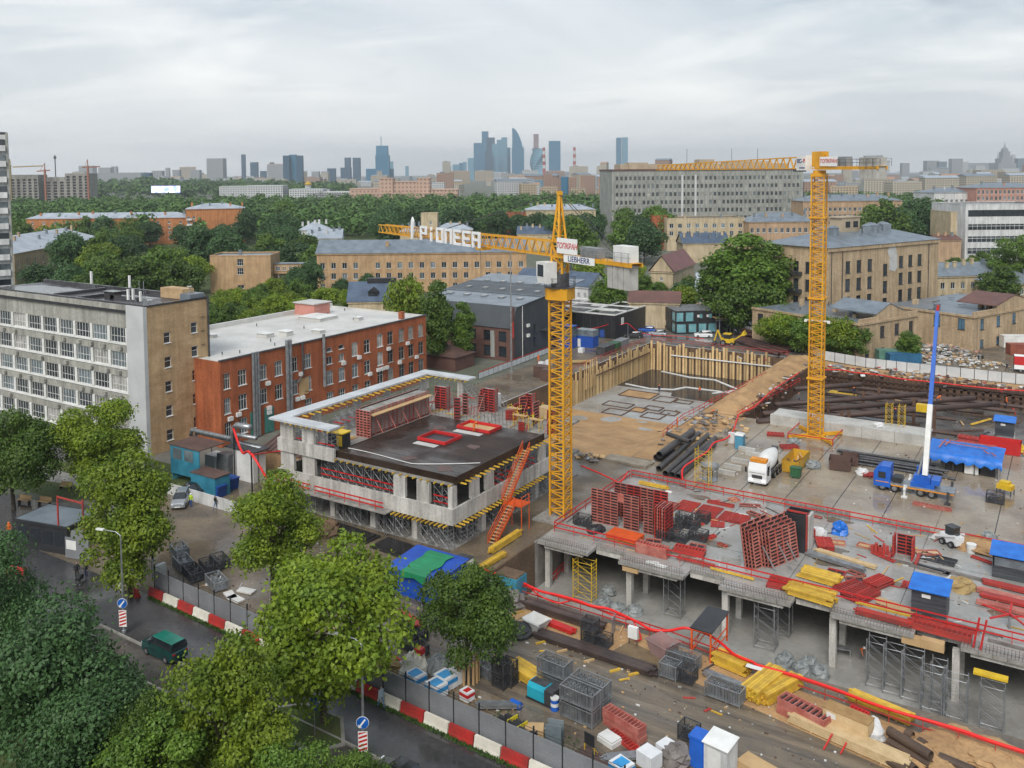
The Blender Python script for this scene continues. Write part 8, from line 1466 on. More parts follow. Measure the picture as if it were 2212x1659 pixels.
# ================================================================== stores along the site road
bundle('rail_stack','long dark steel beam stack on yellow bearers along the site road',*Q(11,290,590)[:2],0,11.5,6,2,mat('brown_steel',(.045,.032,.03),(.085,.058,.048),.5,.5,rnd=.3),w=.2,h=.17,rz=-.02,cat='steel beams',jit=.4)
for i,(a,c) in enumerate(((335,620),(735,770),(950,850),(510,690),(1105,880))): x,y = Q(11,a,c)[:2]; tag(B().box(0,.18,-.5,.5,0,.14).obj('bearer',yel if i % 2 == 0 else plyw,None,(x,y,.002),-.6),'short timber bearer sticking out under the dark beams','timber','bearers under the dark beams')
bundle('rail_stack','second dark steel stack behind the first, by the railing',*Q(11,170,330)[:2],0,8.5,5,3,MATS['brown_steel'],w=.22,h=.18,rz=-.04,cat='steel beams',jit=.5); bundle('beam_bundle','bright red beams between the white tub and the dark stack',*Q(11,355,470)[:2],0,3.2,4,2,redp,w=.16,h=.16,rz=-.12,cat='steel beams')
def tub(lab,r_,a,c,L_,w,h,m,rz): x,y = Q(r_,a,c)[:2]; r = th('tub',lab,'tub',(x,y,0),rz); q = B().add([(.5,.25,0),(L_ - .5,.25,0),(L_ - .5,w - .25,0),(.5,w - .25,0),(0,0,h),(L_,0,h),(L_,w,h),(0,w,h)],[(0,1,5,4),(1,2,6,5),(2,3,7,6),(3,0,4,7),(0,3,2,1)]); q.add([(.55,.3,.08),(L_ - .55,.3,.08),(L_ - .55,w - .3,.08),(.55,w - .3,.08),(.08,.08,h),(L_ - .08,.08,h),(L_ - .08,w - .08,h),(.08,w - .08,h)],[(4,5,1,0),(5,6,2,1),(6,7,3,2),(7,4,0,3),(0,1,2,3)]); q.obj('shell',m,r); q = B(); q.box(-.05,L_+.05,-.05,.0,h - .1,h+.02); q.box(-.05,L_+.05,w,w+.05,h - .1,h+.02); q.obj('rim',m,r)
tub('white mortar tub at the left end of the site road stores',11,175,500,2.2,1.7,1.0,wht,-.2); tub('pinkish grey concrete hopper by the gate',11,1205,710,2.4,1.9,1.4,mat('hopper_pink',(.34,.22,.21),(.26,.17,.16),.6,.7),-.35)
tarp('black sheet heap at the left end of the road stores',11,150,540,1.4,.8,blk,0,seed=61); tarp('dark net heap by the railing at the left',11,80,300,1.6,1.2,boardm,0,seed=62)
for i,(a,c,n_) in enumerate(((672,620,2),(782,650,1))): stillage('black mesh crate of scaffold parts by the railing, %s' % ('left stack','right single')[i],11,a,c,1.3,1.1,1.05,0,0,steel_d,n=n_)
q = B(); x,y = Q(11,830,570)[:2]; tag(B().box(0,.05,0,1.3,0,1.6).obj('steel_plate',steel,None,(x+.9,y+.5,0),.2),'upright grey steel plate behind the mesh crates','plate')
x,y = Q(11,1060,640)[:2]; r = th('electric_box','white electric box on a stand beside the railing','cabinet',(x,y,0),0); B().box(0,.9,0,.35,.7,1.75).obj('box',wht,r); [B().box(a,a+.06,.1,.16,0,.7).obj('leg',steel_d,r) for a in (.05,.8)]
tag(B().box(0,4.4,0,2.4,0,.12).obj('timber_mat',mat('old_mat',(.20,.14,.075),(.13,.09,.05),.85,.9,fine=.2),None,(*Q(11,930,700)[:2],0),-.25),'dark timber mat on the sand beside the beam stack','mat')
for i,(a,c,w,n_,m) in enumerate(((1320,900,1.5,1,steel),(1455,935,1.45,1,steel_d),(1385,800,2.6,1,steel))): stillage('metal crate of props near the gate, %s' % ('pale front left','dark front right','long pale one behind')[i],11,a,c,w,1.2,1.25,0,-.05,m,n=n_)
stillage('long pale frame crate of props in front of the yellow timber',11,1700,1060,2.9,1.2,1.2,0,-.08,steel); bundle('pipe_bundle','galvanised pipes piled behind the long frame crate',*Q(11,1690,910)[:2],0,3.8,7,4,steel,w=.08,h=.08,rz=-.15,cat='pipes',jit=.3)
bundle('timber_stack','yellow beams with pale sawn ends, left pile by the road',*Q(10,10,1150)[:2],0,4.5,7,6,yel,w=.2,h=.16,rz=1.35,jit=.12); bundle('timber_stack','yellow beams with pale sawn ends, right pile by the road',*Q(10,90,1160)[:2],0,4.5,5,5,yel,w=.2,h=.16,rz=1.2,jit=.15); tag(B().box(0,1.3,0,.5,0,.05).obj('white_board',wht,None,(*Q(11,2035,930)[:2],1.15)),'white board lying on the yellow beams','board')
bundle('timber_stack','yellow beams under the railing right of the gate',*Q(10,740,1100)[:2],0,4.8,5,3,yel,w=.2,h=.16,rz=-.22,jit=.2); bundle('timber_stack','yellow beam pack half behind the gate rail',*Q(11,1760,800)[:2],0,3.0,6,5,yel,w=.2,h=.16,rz=-.2)
channel('worn red ladder panel pile by the road, right side',10,160,1200,4.0,1.3,.24,9,pinkf,-.3,stack=5); channel('red frames standing behind the timber pack',10,760,1250,1.4,.5,.9,5,redp,-.2)
pt = mat('pale_timber',(.6,.45,.25)); bundle('timber_pack','pale new timber pack at the right of the site road',*Q(10,260,1290)[:2],0,8.6,6,4,pt,w=.2,h=.15,rz=-.19,jit=.2); x,y = Q(10,540,1330)[:2]; r = th('crate','pale plywood crate with brown top on the timber pack','crate',(x,y,.72),-.19); B().box(0,3.4,0,1.2,0,.95).obj('box',pt,r); B().box(-.03,3.43,-.03,1.23,.95,1.02).obj('lid',mat('brown_top',(.36,.22,.09),(.28,.16,.06),.8,1.5),r); B().box(.3,1.0,-.02,-.005,.35,.75).obj('paper_label',wht,r)
tarp('white plastic wrapped load beside the plywood crate',10,930,1380,1.0,1.2,bagw,0,seed=70)
for i,(a,c) in enumerate(((550,1510),(690,1545))): x,y = Q(10,a,c)[:2]; q = B(); q.bar((0,0,.03),(.35,1.2,.7),.1,.08); tag(q.obj('red_prop',redp,None,(x,y,0)),'%s red steel prop leaning on the timber pack' % ('left','right')[i],'prop')
bp_ = mat('brown_pipe',(.10,.062,.04),(.065,.042,.03),.6,.4,fine=.2)
for i,(a0,c0,a1,c1,z) in enumerate(((1050,1480,1310,1680,.36),(1090,1440,1440,1640,.36),(1050,1570,1240,1680,.36),(1090,1350,1440,1560,1.0),(1230,1370,1290,1400,.36),(1340,1440,1400,1480,.36),(1510,1570,1800,1690,.36))): A,C_ = Q(10,a0,c0,z),Q(10,a1,c1,z); tag(B().hollow(A,C_,.36,14).obj('brown_pipe',bp_),'big brown steel pipe by the road at the lower right, %s' % ('second from front','third from front','frontmost','top one','short stub behind','shorter stub behind','separate one at the right')[i],'pipe','brown pipes at the lower right')
for i in range(4): tarp('heap of brown sand beside the brown pipes, %s' % ('left','middle','right','rear')[i],10,(1450,1650,1900,2100)[i],(1560,1480,1560,1640)[i],2.2,.6,sand,0,'sand_heap','sand heap',80+i)
# near strip between road and fence
bundle('timber_stack','yellow beam stack beside the grey prop crates',*Q(11,40,860)[:2],0,4.0,7,4,yel,w=.2,h=.16,rz=-.28,jit=.3)
for i,(a,c,n_,w) in enumerate(((310,985,2,2.6),(500,1230,2,2.9),(590,1150,2,2.9))): stillage('tall pale prop crate in the near stores, %s' % ('left','front','back right')[i],11,a,c,w,1.25,1.25,0,-.08,steel,n=n_)
x,y = Q(11,225,1075)[:2]; r = th('generator','bright turquoise generator with dark top beside a blue barrel','generator',(x,y,0),-.12); tqm = mat('generator_turquoise',(.02,.36,.48),(.015,.28,.38),.4,.8); q = B(); q.profx([(0,.15),(0,1.0),(.25,1.3),(1.1,1.3),(1.35,1.0),(1.35,.15)],0,1.7); q.obj('housing',tqm,r); B().box(1.71,2.5,0,1.35,.15,1.25).obj('engine_side',steel_d,r); B().box(-.1,2.6,-.05,1.4,0,.15).obj('skid',blk,r); B().box(.1,1.6,.3,1.05,1.3,1.34).obj('top_panel',steel_d,r)
x,y = Q(11,455,1175)[:2]; r = th('barrel','blue and white banded barrel between generator and crates','barrel',(x,y,0),0); B().lathe([(.34,0),(.34,.35)],n=16).obj('lower_band',kb,r); B().lathe([(.34,.35),(.34,.62)],n=16).obj('middle_band',wht,r); B().lathe([(.34,.62),(.34,.9),(.3,.9),(.3,.8)],n=16).obj('upper_band',kb,r); B().lathe([(.35,.9),(.35,1.0),(.28,1.0)],n=16).obj('rim',wht,r)
for i,(a,c) in enumerate(((0,970),(-70,960))): stillage('black mesh crate stack left of the yellow beams, %s' % ('right','left')[i],11,a,c,1.1,1.0,1.0,0,0,steel_d,n=2)
r = th('black_pipe_bundle','bundle of black plastic pipes with yellow bands behind the fence','pipes',(*Q(11,0,1290)[:2],0),-.25)
for i in range(9): B().hollow((0,.26*(i % 4),.14+.24*(i // 4)),(3.2,.26*(i % 4)+.1,.14+.24*(i // 4)),.125,10).obj('black_pipe',blk,r)
for xx in (.9,2.0): B().box(xx,xx+.08,-.16,.95,.0,.74).obj('yellow_band',mat('band_yellow',(.75,.6,.02),rough=.5),r)
x,y = Q(11,135,1160)[:2]; tag(B().tube((-.45,0,.32),(.45,-.1,.32),.3,14).obj('blue_barrel',kb,None,(x,y,0)),'blue barrel lying behind the black pipe bundle','barrel')
channel('tall red ladder panel pile in the near stores',11,850,1290,3.6,.9,.24,11,pinkf,-.28,stack=5); channel('red ladder panel leaning in front of the tall pile',11,890,1370,3.7,.7,.26,12,redf,-.42,stack=1)
tag(B().box(0,1.5,0,1.1,0,.35).box(.05,1.45,.05,1.05,.35,.5).obj('white_slab',wht,None,(*Q(11,805,1430)[:2],0),-.3),'white polystyrene slabs left of the red ladder panel','insulation')
bundle('pipe_bundle','pale pipes leaning in the grass behind the fence',*Q(11,870,1640)[:2],.1,3.6,6,2,steel,w=.1,h=.1,rz=.7,cat='pipes',jit=.3); bundle('plank_bundle','brown planks in the grass behind the fence',*Q(11,640,1560)[:2],0,2.6,5,2,rustr,w=.2,h=.08,rz=-.2)
x,y = Q(11,700,1540)[:2]; r = th('notice_stand','dark board on a yellow stand in the grass','sign',(x,y,0),-.2); B().box(0,.9,0,.05,.8,1.7).obj('board',blk,r); q = B(); q.bar((.1,0,.8),(-.3,.6,0),.05); q.bar((.8,0,.8),(1.0,.6,0),.05); q.bar((0,.03,0),(0,.03,.8),.05); q.bar((.9,.03,0),(.9,.03,.8),.05); q.obj('stand',ysteel,r)
x,y = Q(11,375,1470)[:2]; tag(B().box(0,1.2,0,.05,0,1.6).box(0,1.2,.9,.95,0,1.5).box(0,.05,.06,.89,0,.6).obj('glass_rack',glass_l,None,(x,y,0),.3),'pale glass sheets standing in the grass','glass'); tag(B().box(0,1.4,0,1.0,0,.5).obj('plywood_box',plyw,None,(*Q(11,205,1400)[:2],0),.5),'plywood box behind the fence by the black pipes','box')
x,y = Q(11,1570,1640)[:2]; r = th('portable_toilet','bright blue portable toilet at the bottom of the photo','toilet',(x,y,0),-.1); tbl = mat('toilet_bright_blue',(.015,.12,.55),(.012,.1,.46),.5,1); B().box(0,1.15,0,1.15,0,2.1).obj('body',tbl,r); B().box(-.06,1.21,-.06,1.21,2.1,2.3).obj('roof',tbl,r); B().box(.1,1.0,-.04,-.004,.1,2.0).obj('door',tbl,r)
x,y = Q(11,1690,1700)[:2]; r = th('portable_toilet','pale grey portable cabin next to the bright blue toilet','toilet',(x,y,0),-.15); B().box(0,1.8,0,1.5,0,2.3).obj('body',whp,r); B().add([(-.1,-.15,2.3),(1.9,-.15,2.3),(1.9,1.6,2.55),(-.1,1.6,2.55),(-.1,-.15,2.36),(1.9,-.15,2.36),(1.9,1.6,2.61),(-.1,1.6,2.61)],[(3,2,1,0),(4,5,6,7),(0,1,5,4),(1,2,6,5),(2,3,7,6),(3,0,4,7)]).obj('roof',wht,r); B().box(.3,1.3,-.03,-.004,.1,2.0).obj('door',wht,r)
stillage('dark mesh crate beside the bright blue toilet',11,1475,1420,1.3,1.1,1.2,0,-.1,steel_d); tarp('dark net pile in front of the mesh crate by the toilet',11,1470,1600,1.1,1.1,boardm,0,seed=90); tag(B().box(0,2.6,0,1.4,0,.9).obj('plywood_box',plyw,None,(*Q(11,1960,1690)[:2],0),-.3),'plywood box at the bottom edge right of the toilets','box')
foil = mat('pallet_foil',(.72,.73,.74),(.62,.63,.65),.35,1.5,bump=.2); fblue = mat('pallet_blue',(.03,.30,.62),(.02,.22,.5),.4,1); 
def pallet(lab,r_,a,c,m2,s=1.0,rz=-.2,h=1.15):
    x,y = Q(r_,a,c)[:2]; r = th('wrapped_pallet',lab,'pallet',(x,y,0),rz); B().box(0,1.15*s,0,1.0*s,.14,h).obj('load',foil,r); [B().box(0,1.15*s,yy,yy+.12,0,.14).obj('pallet_skid',plyw,r) for yy in (.05,.45,.83)]
    if m2: B().box(-.012,1.162*s,-.012,1.012*s,h*.55,h*.85).obj('print_band',m2,r); B().box(.25,.9*s,.1,.9*s,h+.002,h+.015).obj('top_print',m2,r)
pallet('white and blue wrapped pallet behind the fence, leftmost',12,1140,980,fblue,1.25); pallet('white and blue wrapped pallet behind the fence, upper right',12,1385,990,fblue,1.3); pallet('white and blue wrapped pallet behind the fence, lowest',12,1310,1060,fblue,1.25); pallet('white and red wrapped pallet behind the fence',12,1600,1100,redp,.8,-.2,.9); pallet('white wrapped pallet with a mesh frame',12,1500,950,None,1.0)
for i,(a,c) in enumerate(((1130,1640),(900,1720),(1290,1540))): pallet('white wrapped block pallet at the bottom edge, %s' % ('middle','left','right')[i],11,a,c,None if i != 1 else fblue,1.2,-.3,(1.2,1.05,.8)[i])
tarp('large cream big-bag with red patch behind the fence',12,1225,880,1.2,1.8,whbk,0,'big_bag','sack',91); tag(B().box(0,.7,0,.6,0,.5).obj('red_canister',redp,None,(*Q(12,1225,880)[:2],1.75)),'red canister on top of the cream big-bag','canister')
for i,(a,c) in enumerate(((1350,850),(1430,800),(1590,840),(1620,880),(1440,850))): tarp('grey-blue sack in the near stores, %s' % ('leftmost','rear','right rear','right front','front')[i],12,a,c,.8,.8,bagg,0,'sack','sack',100+i)
tarp('tan covered heap behind the fence under the big tree',12,1000,850,1.2,.9,ochre_s,0,seed=110)
for i,(a,c,L_,rz_) in enumerate(((960,740,4.5,-.75),(1060,740,3,-.3))): x,y = Q(12,a,c)[:2]; q = B(); q.bar((0,0,.1),(L_*math.cos(rz_),L_*math.sin(rz_),.12),.18,.12); tag(q.obj('red_beam',redp,None,(x,y,0)),'%s red beam lying behind the fence' % ('long','short')[i],'beam')
bundle('red_beams','red beams on a mesh crate by the walking men',*Q(12,1070,480)[:2],1.15,3.6,4,1,redf,w=.2,h=.14,rz=-.3,cat='beam'); stillage('long mesh crate under red beams by the walking men',12,1085,530,3.2,1.2,1.1,0,-.3,steel_d); stillage('long mesh crate full of scaffold lattice',12,1095,640,3.0,1.3,.9,0,-.35,steel_d); stillage('black mesh crate stack left of the turquoise generator',12,1870,980,1.2,1.0,1.05,0,-.1,steel_d,n=2); stillage('long galvanised pipe crate under the small tree',12,1700,840,2.4,1.1,1.0,0,-.35,steel)
r = th('tree_guard','slatted timber guard round the small tree trunk','tree guard',(*Q(12,1670,930)[:2],0),0); [B().box(.9*math.cos(a) - .1,.9*math.cos(a)+.1,.9*math.sin(a) - .04,.9*math.sin(a)+.04,0,2.0).obj('slat',plyw,r) for a in np.arange(0,6.2,.45)]
bundle('lattice_bundle','galvanised frames leaning behind the fence',*Q(12,1750,1190)[:2],.1,3.4,6,3,steel,w=.09,h=.09,rz=.55,cat='frames',jit=.2)
# left stores beyond the fence, under trees
for i,(a,c,w) in enumerate(((1120,1500,2.6),(1180,1560,3.0),(1330,1620,2.8),(1290,1520,2.6),(1100,1420,2.4),(1360,1490,2.4))): stillage('rusty grey frame crate behind the street fence corner, %s' % ('first','second','third','fourth','fifth','sixth')[i],4,a,c,w,1.4,1.0,0,-.35,steel_d if i % 2 else steel)
for i,(a,c) in enumerate(((1850,215),(1880,255),(1960,200),(1700,150))): tag(B().box(0,1.8,0,.9,0,.15).obj('pale_board',wht,None,(*Q(13,a,c)[:2],.02),-.4+i*.3),'pale board lying behind the street fence corner','board','pale boards behind the fence corner')
for i in range(60):
    x,y = random.uniform(-75,-20),random.uniform(55.5,72); L_ = random.uniform(.4,1.8); a = random.uniform(0,3.1); q = B(); q.bar((0,0,.05),(L_*math.cos(a),L_*math.sin(a),.05),random.uniform(.06,.2),.08); tag(q.obj('offcut',random.choice((plyw,yel,redf,steel_d,bagw,boardm)),None,(x,y,0)),'small offcut lying loose along the site road','offcut','offcuts along the site road')
for lab,x0,y0,L_,w in (('dark stack of wet boards at the foot of the shell',-66,73.4,8,3),('dark wet foil spread beside the shell',-74,74,7,2.6)): tag(B().box(0,L_,0,w,0,.25).box(.3,L_ - .4,.3,w - .3,.25,.4).obj('wet_boards',blks,None,(x0,y0,0),-.05),lab,'boards')
tarp('heap of dark earth left of the shell',5,560,1290,2.4,1.2,dirtw,0,'earth_heap','earth heap',120); x,y = Q(5,1850,1640)[:2]; r = th('container','open blue bin with rubble by the deck corner','container',(x - 1.2,73.9,0),0); B().box(0,2.6,-2.2,-.3,0,2.0).obj('body',bluem,r); B().box(.1,2.5,-2.1,-.4,2.0,2.15).obj('rubble_fill',dirtw,r)
# gatehouse
x,y = Q(4,440,1440)[:2]; r = th('gatehouse','black gatehouse with pale flat roof at the site entrance','gatehouse',(x,y,0),.22); w,d,h = 7.5,4.5,3.0
B().box(-w,0,0,d,0,h).obj('wall',blk,r); B().box(-w - .2,.2,-.2,d+.2,h,h+.25).obj('roof_edge',blk,r); B().box(-w,0,0,d,h+.25,h+.27).obj('roof',zinc,r)
for i in range(4): B().box(-w+.4+1.75*i,-w+1.8+1.75*i,-.04,-.005,.9,2.5).obj('window',carglass,r)
B().box(.005,.05,.5,2.2,.2,2.6).obj('door',wht,r); B().box(.3,3.6,-.6,-.5,.1,2.4).obj('notice_panel',fgm,r); B().box(.5,1.9,-.64,-.605,1.1,2.1).obj('poster',wht,r)
q = B(); [q.bar((a,0,h+.3),(a,0,h+3.6),.14) for a in (-1.2,2.4)]; q.bar((-1.2,0,h+3.5),(2.4,0,h+3.2),.14); q.obj('portal',redf,r); tag(B().box(0,9,0,.12,0,3).obj('grey_hoarding',greyc,None,(x - 4.5,y+5.5,0),.35),'plain grey hoarding behind the gatehouse','hoarding')
r = th('kiosk','dark brown kiosk under the dark trees at the lower left','kiosk',(*Q(13,290,1530)[:2],0),.1); B().box(-3.0,0,0,3.6,0,3.0).obj('wall',brnb,r); B().box(-3.3,.3,-.3,3.9,3.0,3.15).obj('roof',mat('kiosk_roof',(.22,.17,.13),(.16,.12,.095),.8,.8),r); B().box(-2.1,-1.0,-.04,-.005,1.1,2.0).obj('window',glass,r)
for i,(a,c) in enumerate(((110,1100),(240,1110),(380,1010))): x,y = Q(4,a,c)[:2]; r = th('bench','park bench on the lawn before the white office, %s' % ('leftmost','middle','rightmost')[i],'bench',(x,y,.0),.3); B().box(0,1.8,0,.5,.4,.46).obj('seat',plyw,r); B().box(0,1.8,.5,.55,.5,.95).obj('backrest',plyw,r); [B().box(xx,xx+.08,.05,.5,0,.4).obj('leg',blk,r) for xx in (.1,1.6)]
# ================================================================== cars
x,y = Q(13,1370,535,2.0)[:2]; car('dark green van with bright green roof driving past the junction',x - 2.3,y,-.03,mat('van_dark',(.006,.035,.032),(.008,.05,.045),.2,1),'van',-.01,'van',cgn); x,y = Q(12,1110,1640,1.2)[:2]; car('glossy black car at the bottom edge of the street',x - 2.2,y,-.03,ck,'sedan',-.005)
x,y = Q(4,1150,1150)[:2]; car('silver blue car parked in the yard with its nose out',x,y,2.3,cs,'suv'); x,y = Q(4,1290,1075)[:2]; car('black car parked by the light blue container',x,y,2.75,ck,'sedan'); x,y = Q(4,150,920)[:2]; car('white car parked before the white office',x,y,.1,cw,'hatch')
for lab,a,c,rz_,m,k in (('bright blue car beside the black office',875,262,.3,cb_,'hatch'),('silver car in front of the glazed office',960,292,.25,cs,'hatch'),('white car with black roof by the lookout stair',1335,308,.45,cw,'suv'),('black car at the foot of the cable poles',760,312,.5,ck,'suv')): x,y = Q(6,a,c)[:2]; car(lab,x,y,rz_,m,k)
for lab,a,c,L_,h,m,rz_ in (('weathered green container behind the rear fence',1010,520,6.1,2.6,mat('container_green',(.13,.28,.22),(.09,.2,.16),.6,.6,fine=.2),.55),('weathered blue container behind the rear fence',1100,545,6.8,2.4,mat('container_worn_blue',(.03,.15,.28),(.02,.10,.20),.6,.6,fine=.2),.55),('long white trailer at the right edge',2045,400,9,2.8,wht,.5),('rust red container at the right edge',2100,460,6,2.4,mat('container_rust',(.30,.09,.05),(.22,.06,.04),.6,.7),.5)):
    x,y = Q(7,a,c)[:2]; r = th('container',lab,'container',(x,y,0),rz_); B().box(0,L_,0,2.4,.1,h).obj('body',m,r); [B().box(i*.3+.05,i*.3+.2,-.04,-.003,.15,h - .1).obj('rib',m,r) for i in range(int(L_/.3))]; B().box(-.05,L_+.05,-.05,2.45,h,h+.1).obj('roof',m,r)
x,y = Q(7,2130,600)[:2]; r = th('delivery_truck','red white and blue box truck at the right edge','truck',(x,y,0),.1); B().box(0,6,0,2.4,.7,3.4).obj('box',signw,r); B().box(-.02,2.2,-.02,-.005,1.6,3.4).obj('red_panel',redp,r); B().box(2.2,6,-.02,-.005,2.6,3.4).obj('blue_panel',kb,r); B().box(-.03,-.005,.05,2.35,.7,3.4).obj('black_front',blk,r); [wheel(r,xx,yy,.42,.28,1) for xx in (1.2,4.8) for yy in (.2,2.2)]
def rubble(lab,r_,cx,cy,n,sx,sy,mats_,z=.0):
    x0,y0 = Q(r_,cx,cy)[:2]; q = B()
    for i in range(n):
        x,y = random.gauss(0,sx),random.gauss(0,sy); h = max(0,1.6*math.exp(-(x/sx) ** 2/2 - (y/sy) ** 2/2))*random.random(); s_ = random.uniform(.15,.6); a = random.uniform(0,3.1); q.t = Matrix.Translation((x,y,h+.05)) @ Matrix.Rotation(a,4,'Z') @ Matrix.Rotation(random.uniform(-.6,.6),4,'X'); q.box(-s_,s_,-s_*.6,s_*.6,-.08,.08,m=random.randrange(len(mats_)))
    q.t = None; tag(q.obj('rubble',mats_,None,(x0,y0,z)),lab,None,None,'stuff')
rubble('pale heap of rubble and rubbish before the low ruin',7,1520,430,300,3.6,4.6,[bagw,ptc,pinkp,steel,plyw,bagg,beige,bagg]); rubble('scattered rubble along the rear fence',7,1650,520,160,6,2.2,[bagw,beige,plyw,ptc]); rubble('debris along the berm edge of the strut pit',6,2020,760,70,1.0,12,[bagw,pile,boardm,plyw,dirtw]); rubble('mixed debris along the back edge of the strut pit',7,1300,650,200,14,1.4,[bagw,pile,boardm,plyw,redf,steel])
rubble('debris and offcuts round the pipe heap',6,1420,1050,120,3,6,[boardm,plyw,dirtw,steel]); rubble('broken boards left of the crane foot',6,480,1320,60,1.5,1.0,[boardm,plyw,steel],-.4)
for i,(a,c) in enumerate(((440,380),(490,370),(40,560),(100,545),(370,440))): x,y = Q(6,a,c)[:2]; tag(B().box(0,1.2,0,1.1,.12,1.2).box(.05,1.15,.1,1.0,0,.12).obj('white_pallet',foil,None,(x,y,0)),'white wrapped pallet beside the crane-side fence, %s' % ('first by the blue cabin','second by the blue cabin','left of the mast','next to the mast','leaning sheet')[i],'pallet')
for i,(a,c,L_,m) in enumerate(((520,455,5.5,steel_d),(620,420,2.4,gb),(660,400,4.5,fgm))): x,y = Q(6,a,c)[:2]; tag(B().box(0,2.2,0,L_,0,1.8).box(-.05,2.25,-.05,L_+.05,1.8,1.9).obj('tool_container',m,None,(x,y,0)),'%s tool container along the pit rim' % ('dark grey','green','pale grey')[i],'container')
for i,(a,c,m) in enumerate(((0,640,rustr),(60,670,rustr))): x,y = Q(6,a,c)[:2]; tag(B().box(0,2.8,0,2.4,0,2.2).box(-.04,2.84,-.04,2.44,2.2,2.3).obj('rusty_box',m,None,(x,y,0)),'%s rust-brown steel box behind the shell' % ('left','right')[i],'container')
x,y = Q(6,290,530)[:2]; tag(B().tube((0,0,.4),(4,3,.4),.4,14).obj('tan_roll',ochre_s,None,(x,y,0)),'tan roll of matting on the pit rim','roll')
# ================================================================== people
def person_mesh(pose):
    me = bpy.data.meshes.new('sk'); s = {'stand': 0,'walk': 1,'bend': 2}[pose]; lean = .0 if s < 2 else .55
    J = {'pel': (0,0,.95),'spine': (0,-.02 - lean*.3,1.2 - lean*.1),'chest': (0,-.02 - lean*.65,1.42 - lean*.28),'neck': (0,-.01 - lean*.85,1.53 - lean*.4),'head0': (0,-.03 - lean*.95,1.62 - lean*.46),'head1': (0,-.02 - lean*1.0,1.74 - lean*.5)}
    st = .28 if s == 1 else .05
    for sd,sg in (('l',1),('r',-1)):
        J['hip'+sd] = (.1*sg,0,.9); J['knee'+sd] = (.11*sg,-st*sg*.5 - .04,.5); J['ank'+sd] = (.11*sg,-st*sg+.03,.09); J['toe'+sd] = (.12*sg,-st*sg - .14,.045)
        J['sh'+sd] = (.19*sg,J['chest'][1],J['chest'][2]+.02); J['el'+sd] = (.25*sg,J['chest'][1]+st*sg*.5 - lean*.1,J['chest'][2] - .28); J['wr'+sd] = (.24*sg,J['chest'][1]+st*sg*.4 - .12 - lean*.2,J['chest'][2] - .52); J['ha'+sd] = (.235*sg,J['chest'][1]+st*sg*.4 - .16 - lean*.2,J['chest'][2] - .62)
    R = {'pel': .15,'spine': .13,'chest': .155,'neck': .06,'head0': .09,'head1': .085,'hip': .095,'knee': .065,'ank': .05,'toe': .04,'sh': .075,'el': .05,'wr': .038,'ha': .042}; K = list(J); E_ = [('pel','spine'),('spine','chest'),('chest','neck'),('neck','head0'),('head0','head1')]
    for sd in 'lr': E_ += [('pel','hip'+sd),('hip'+sd,'knee'+sd),('knee'+sd,'ank'+sd),('ank'+sd,'toe'+sd),('chest','sh'+sd),('sh'+sd,'el'+sd),('el'+sd,'wr'+sd),('wr'+sd,'ha'+sd)]
    me.from_pydata([J[k] for k in K],[(K.index(a),K.index(c)) for a,c in E_],[]); o = bpy.data.objects.new('sk',me); COL.objects.link(o); md = o.modifiers.new('s','SKIN')
    for k,sv in zip(K,me.skin_vertices[0].data): rr_ = R[k] if k in R else R[k[:-1]]; sv.radius = (rr_,rr_*(.8 if k in ('pel','spine','chest') else 1)); sv.use_root = k == 'pel'
    o.modifiers.new('u','SUBSURF').levels = 1; bpy.context.view_layer.update(); out = bpy.data.meshes.new_from_object(o.evaluated_get(bpy.context.evaluated_depsgraph_get())); bpy.data.objects.remove(o); out.name = 'person'
    hz,cz = J['head0'][2],J['chest'][2]; mi = []
    for p_ in out.polygons:
        c = p_.center; hy = J['head0'][1]
        if c.z > hz - .04 and abs(c.x) < .13: mi.append(1 if (c.z > hz+.1 or c.y > hy+.03) else 0)
        elif c.z < .1: mi.append(4)
        elif c.z < .93 and abs(c.x) < .2 and not (s == 2 and c.y < -.25): mi.append(3)
        elif abs(c.x) > .2 and c.z < cz - .5: mi.append(0)
        else: mi.append(2)
    out.materials.clear(); out.polygons.foreach_set('material_index',mi); out.polygons.foreach_set('use_smooth',[True]*len(mi)); return out
PM = {k: person_mesh(k) for k in ('stand','walk','bend')}
skin = mat('skin',(.45,.27,.19),rough=.6); hair = mat('hair',(.03,.022,.018),rough=.7); shoe = mat('shoe',(.03,.03,.03),rough=.6); CL = {k: mat('cloth_'+k,c,rough=.8) for k,c in dict(navy=(.015,.022,.06),black=(.015,.015,.017),jeans=(.12,.2,.33),pale=(.42,.52,.58),lime=(.45,.62,.03),orange=(.78,.16,.02),grey=(.2,.2,.21),blue=(.03,.1,.35)).items()}; helm = {k: mat('helmet_'+k,c,rough=.35) for k,c in dict(orange=(.8,.17,.02),white=(.75,.75,.75)).items()}
def person(lab,pos,top,leg,rz=0.0,pose='stand',hm=None,s=1.0):
    me = PM[pose].copy(); [me.materials.append(m) for m in (skin,hair,CL[top],CL[leg],shoe)]; o = put('person',me,None,pos,rz,(s,s,s)); tag(o,lab,'person')
    if hm:
        v = max(me.vertices,key=lambda q_: q_.co.z).co; q = B(); q.lathe([(.15,-.1),(.145,-.02),(.10,.05),(.02,.08)],(v.x,v.y+.01,v.z - .02),12); q.obj('helmet',helm[hm],o)
    return o
def pz(q,z=0.012): return (q[0],q[1],q[2]+z)
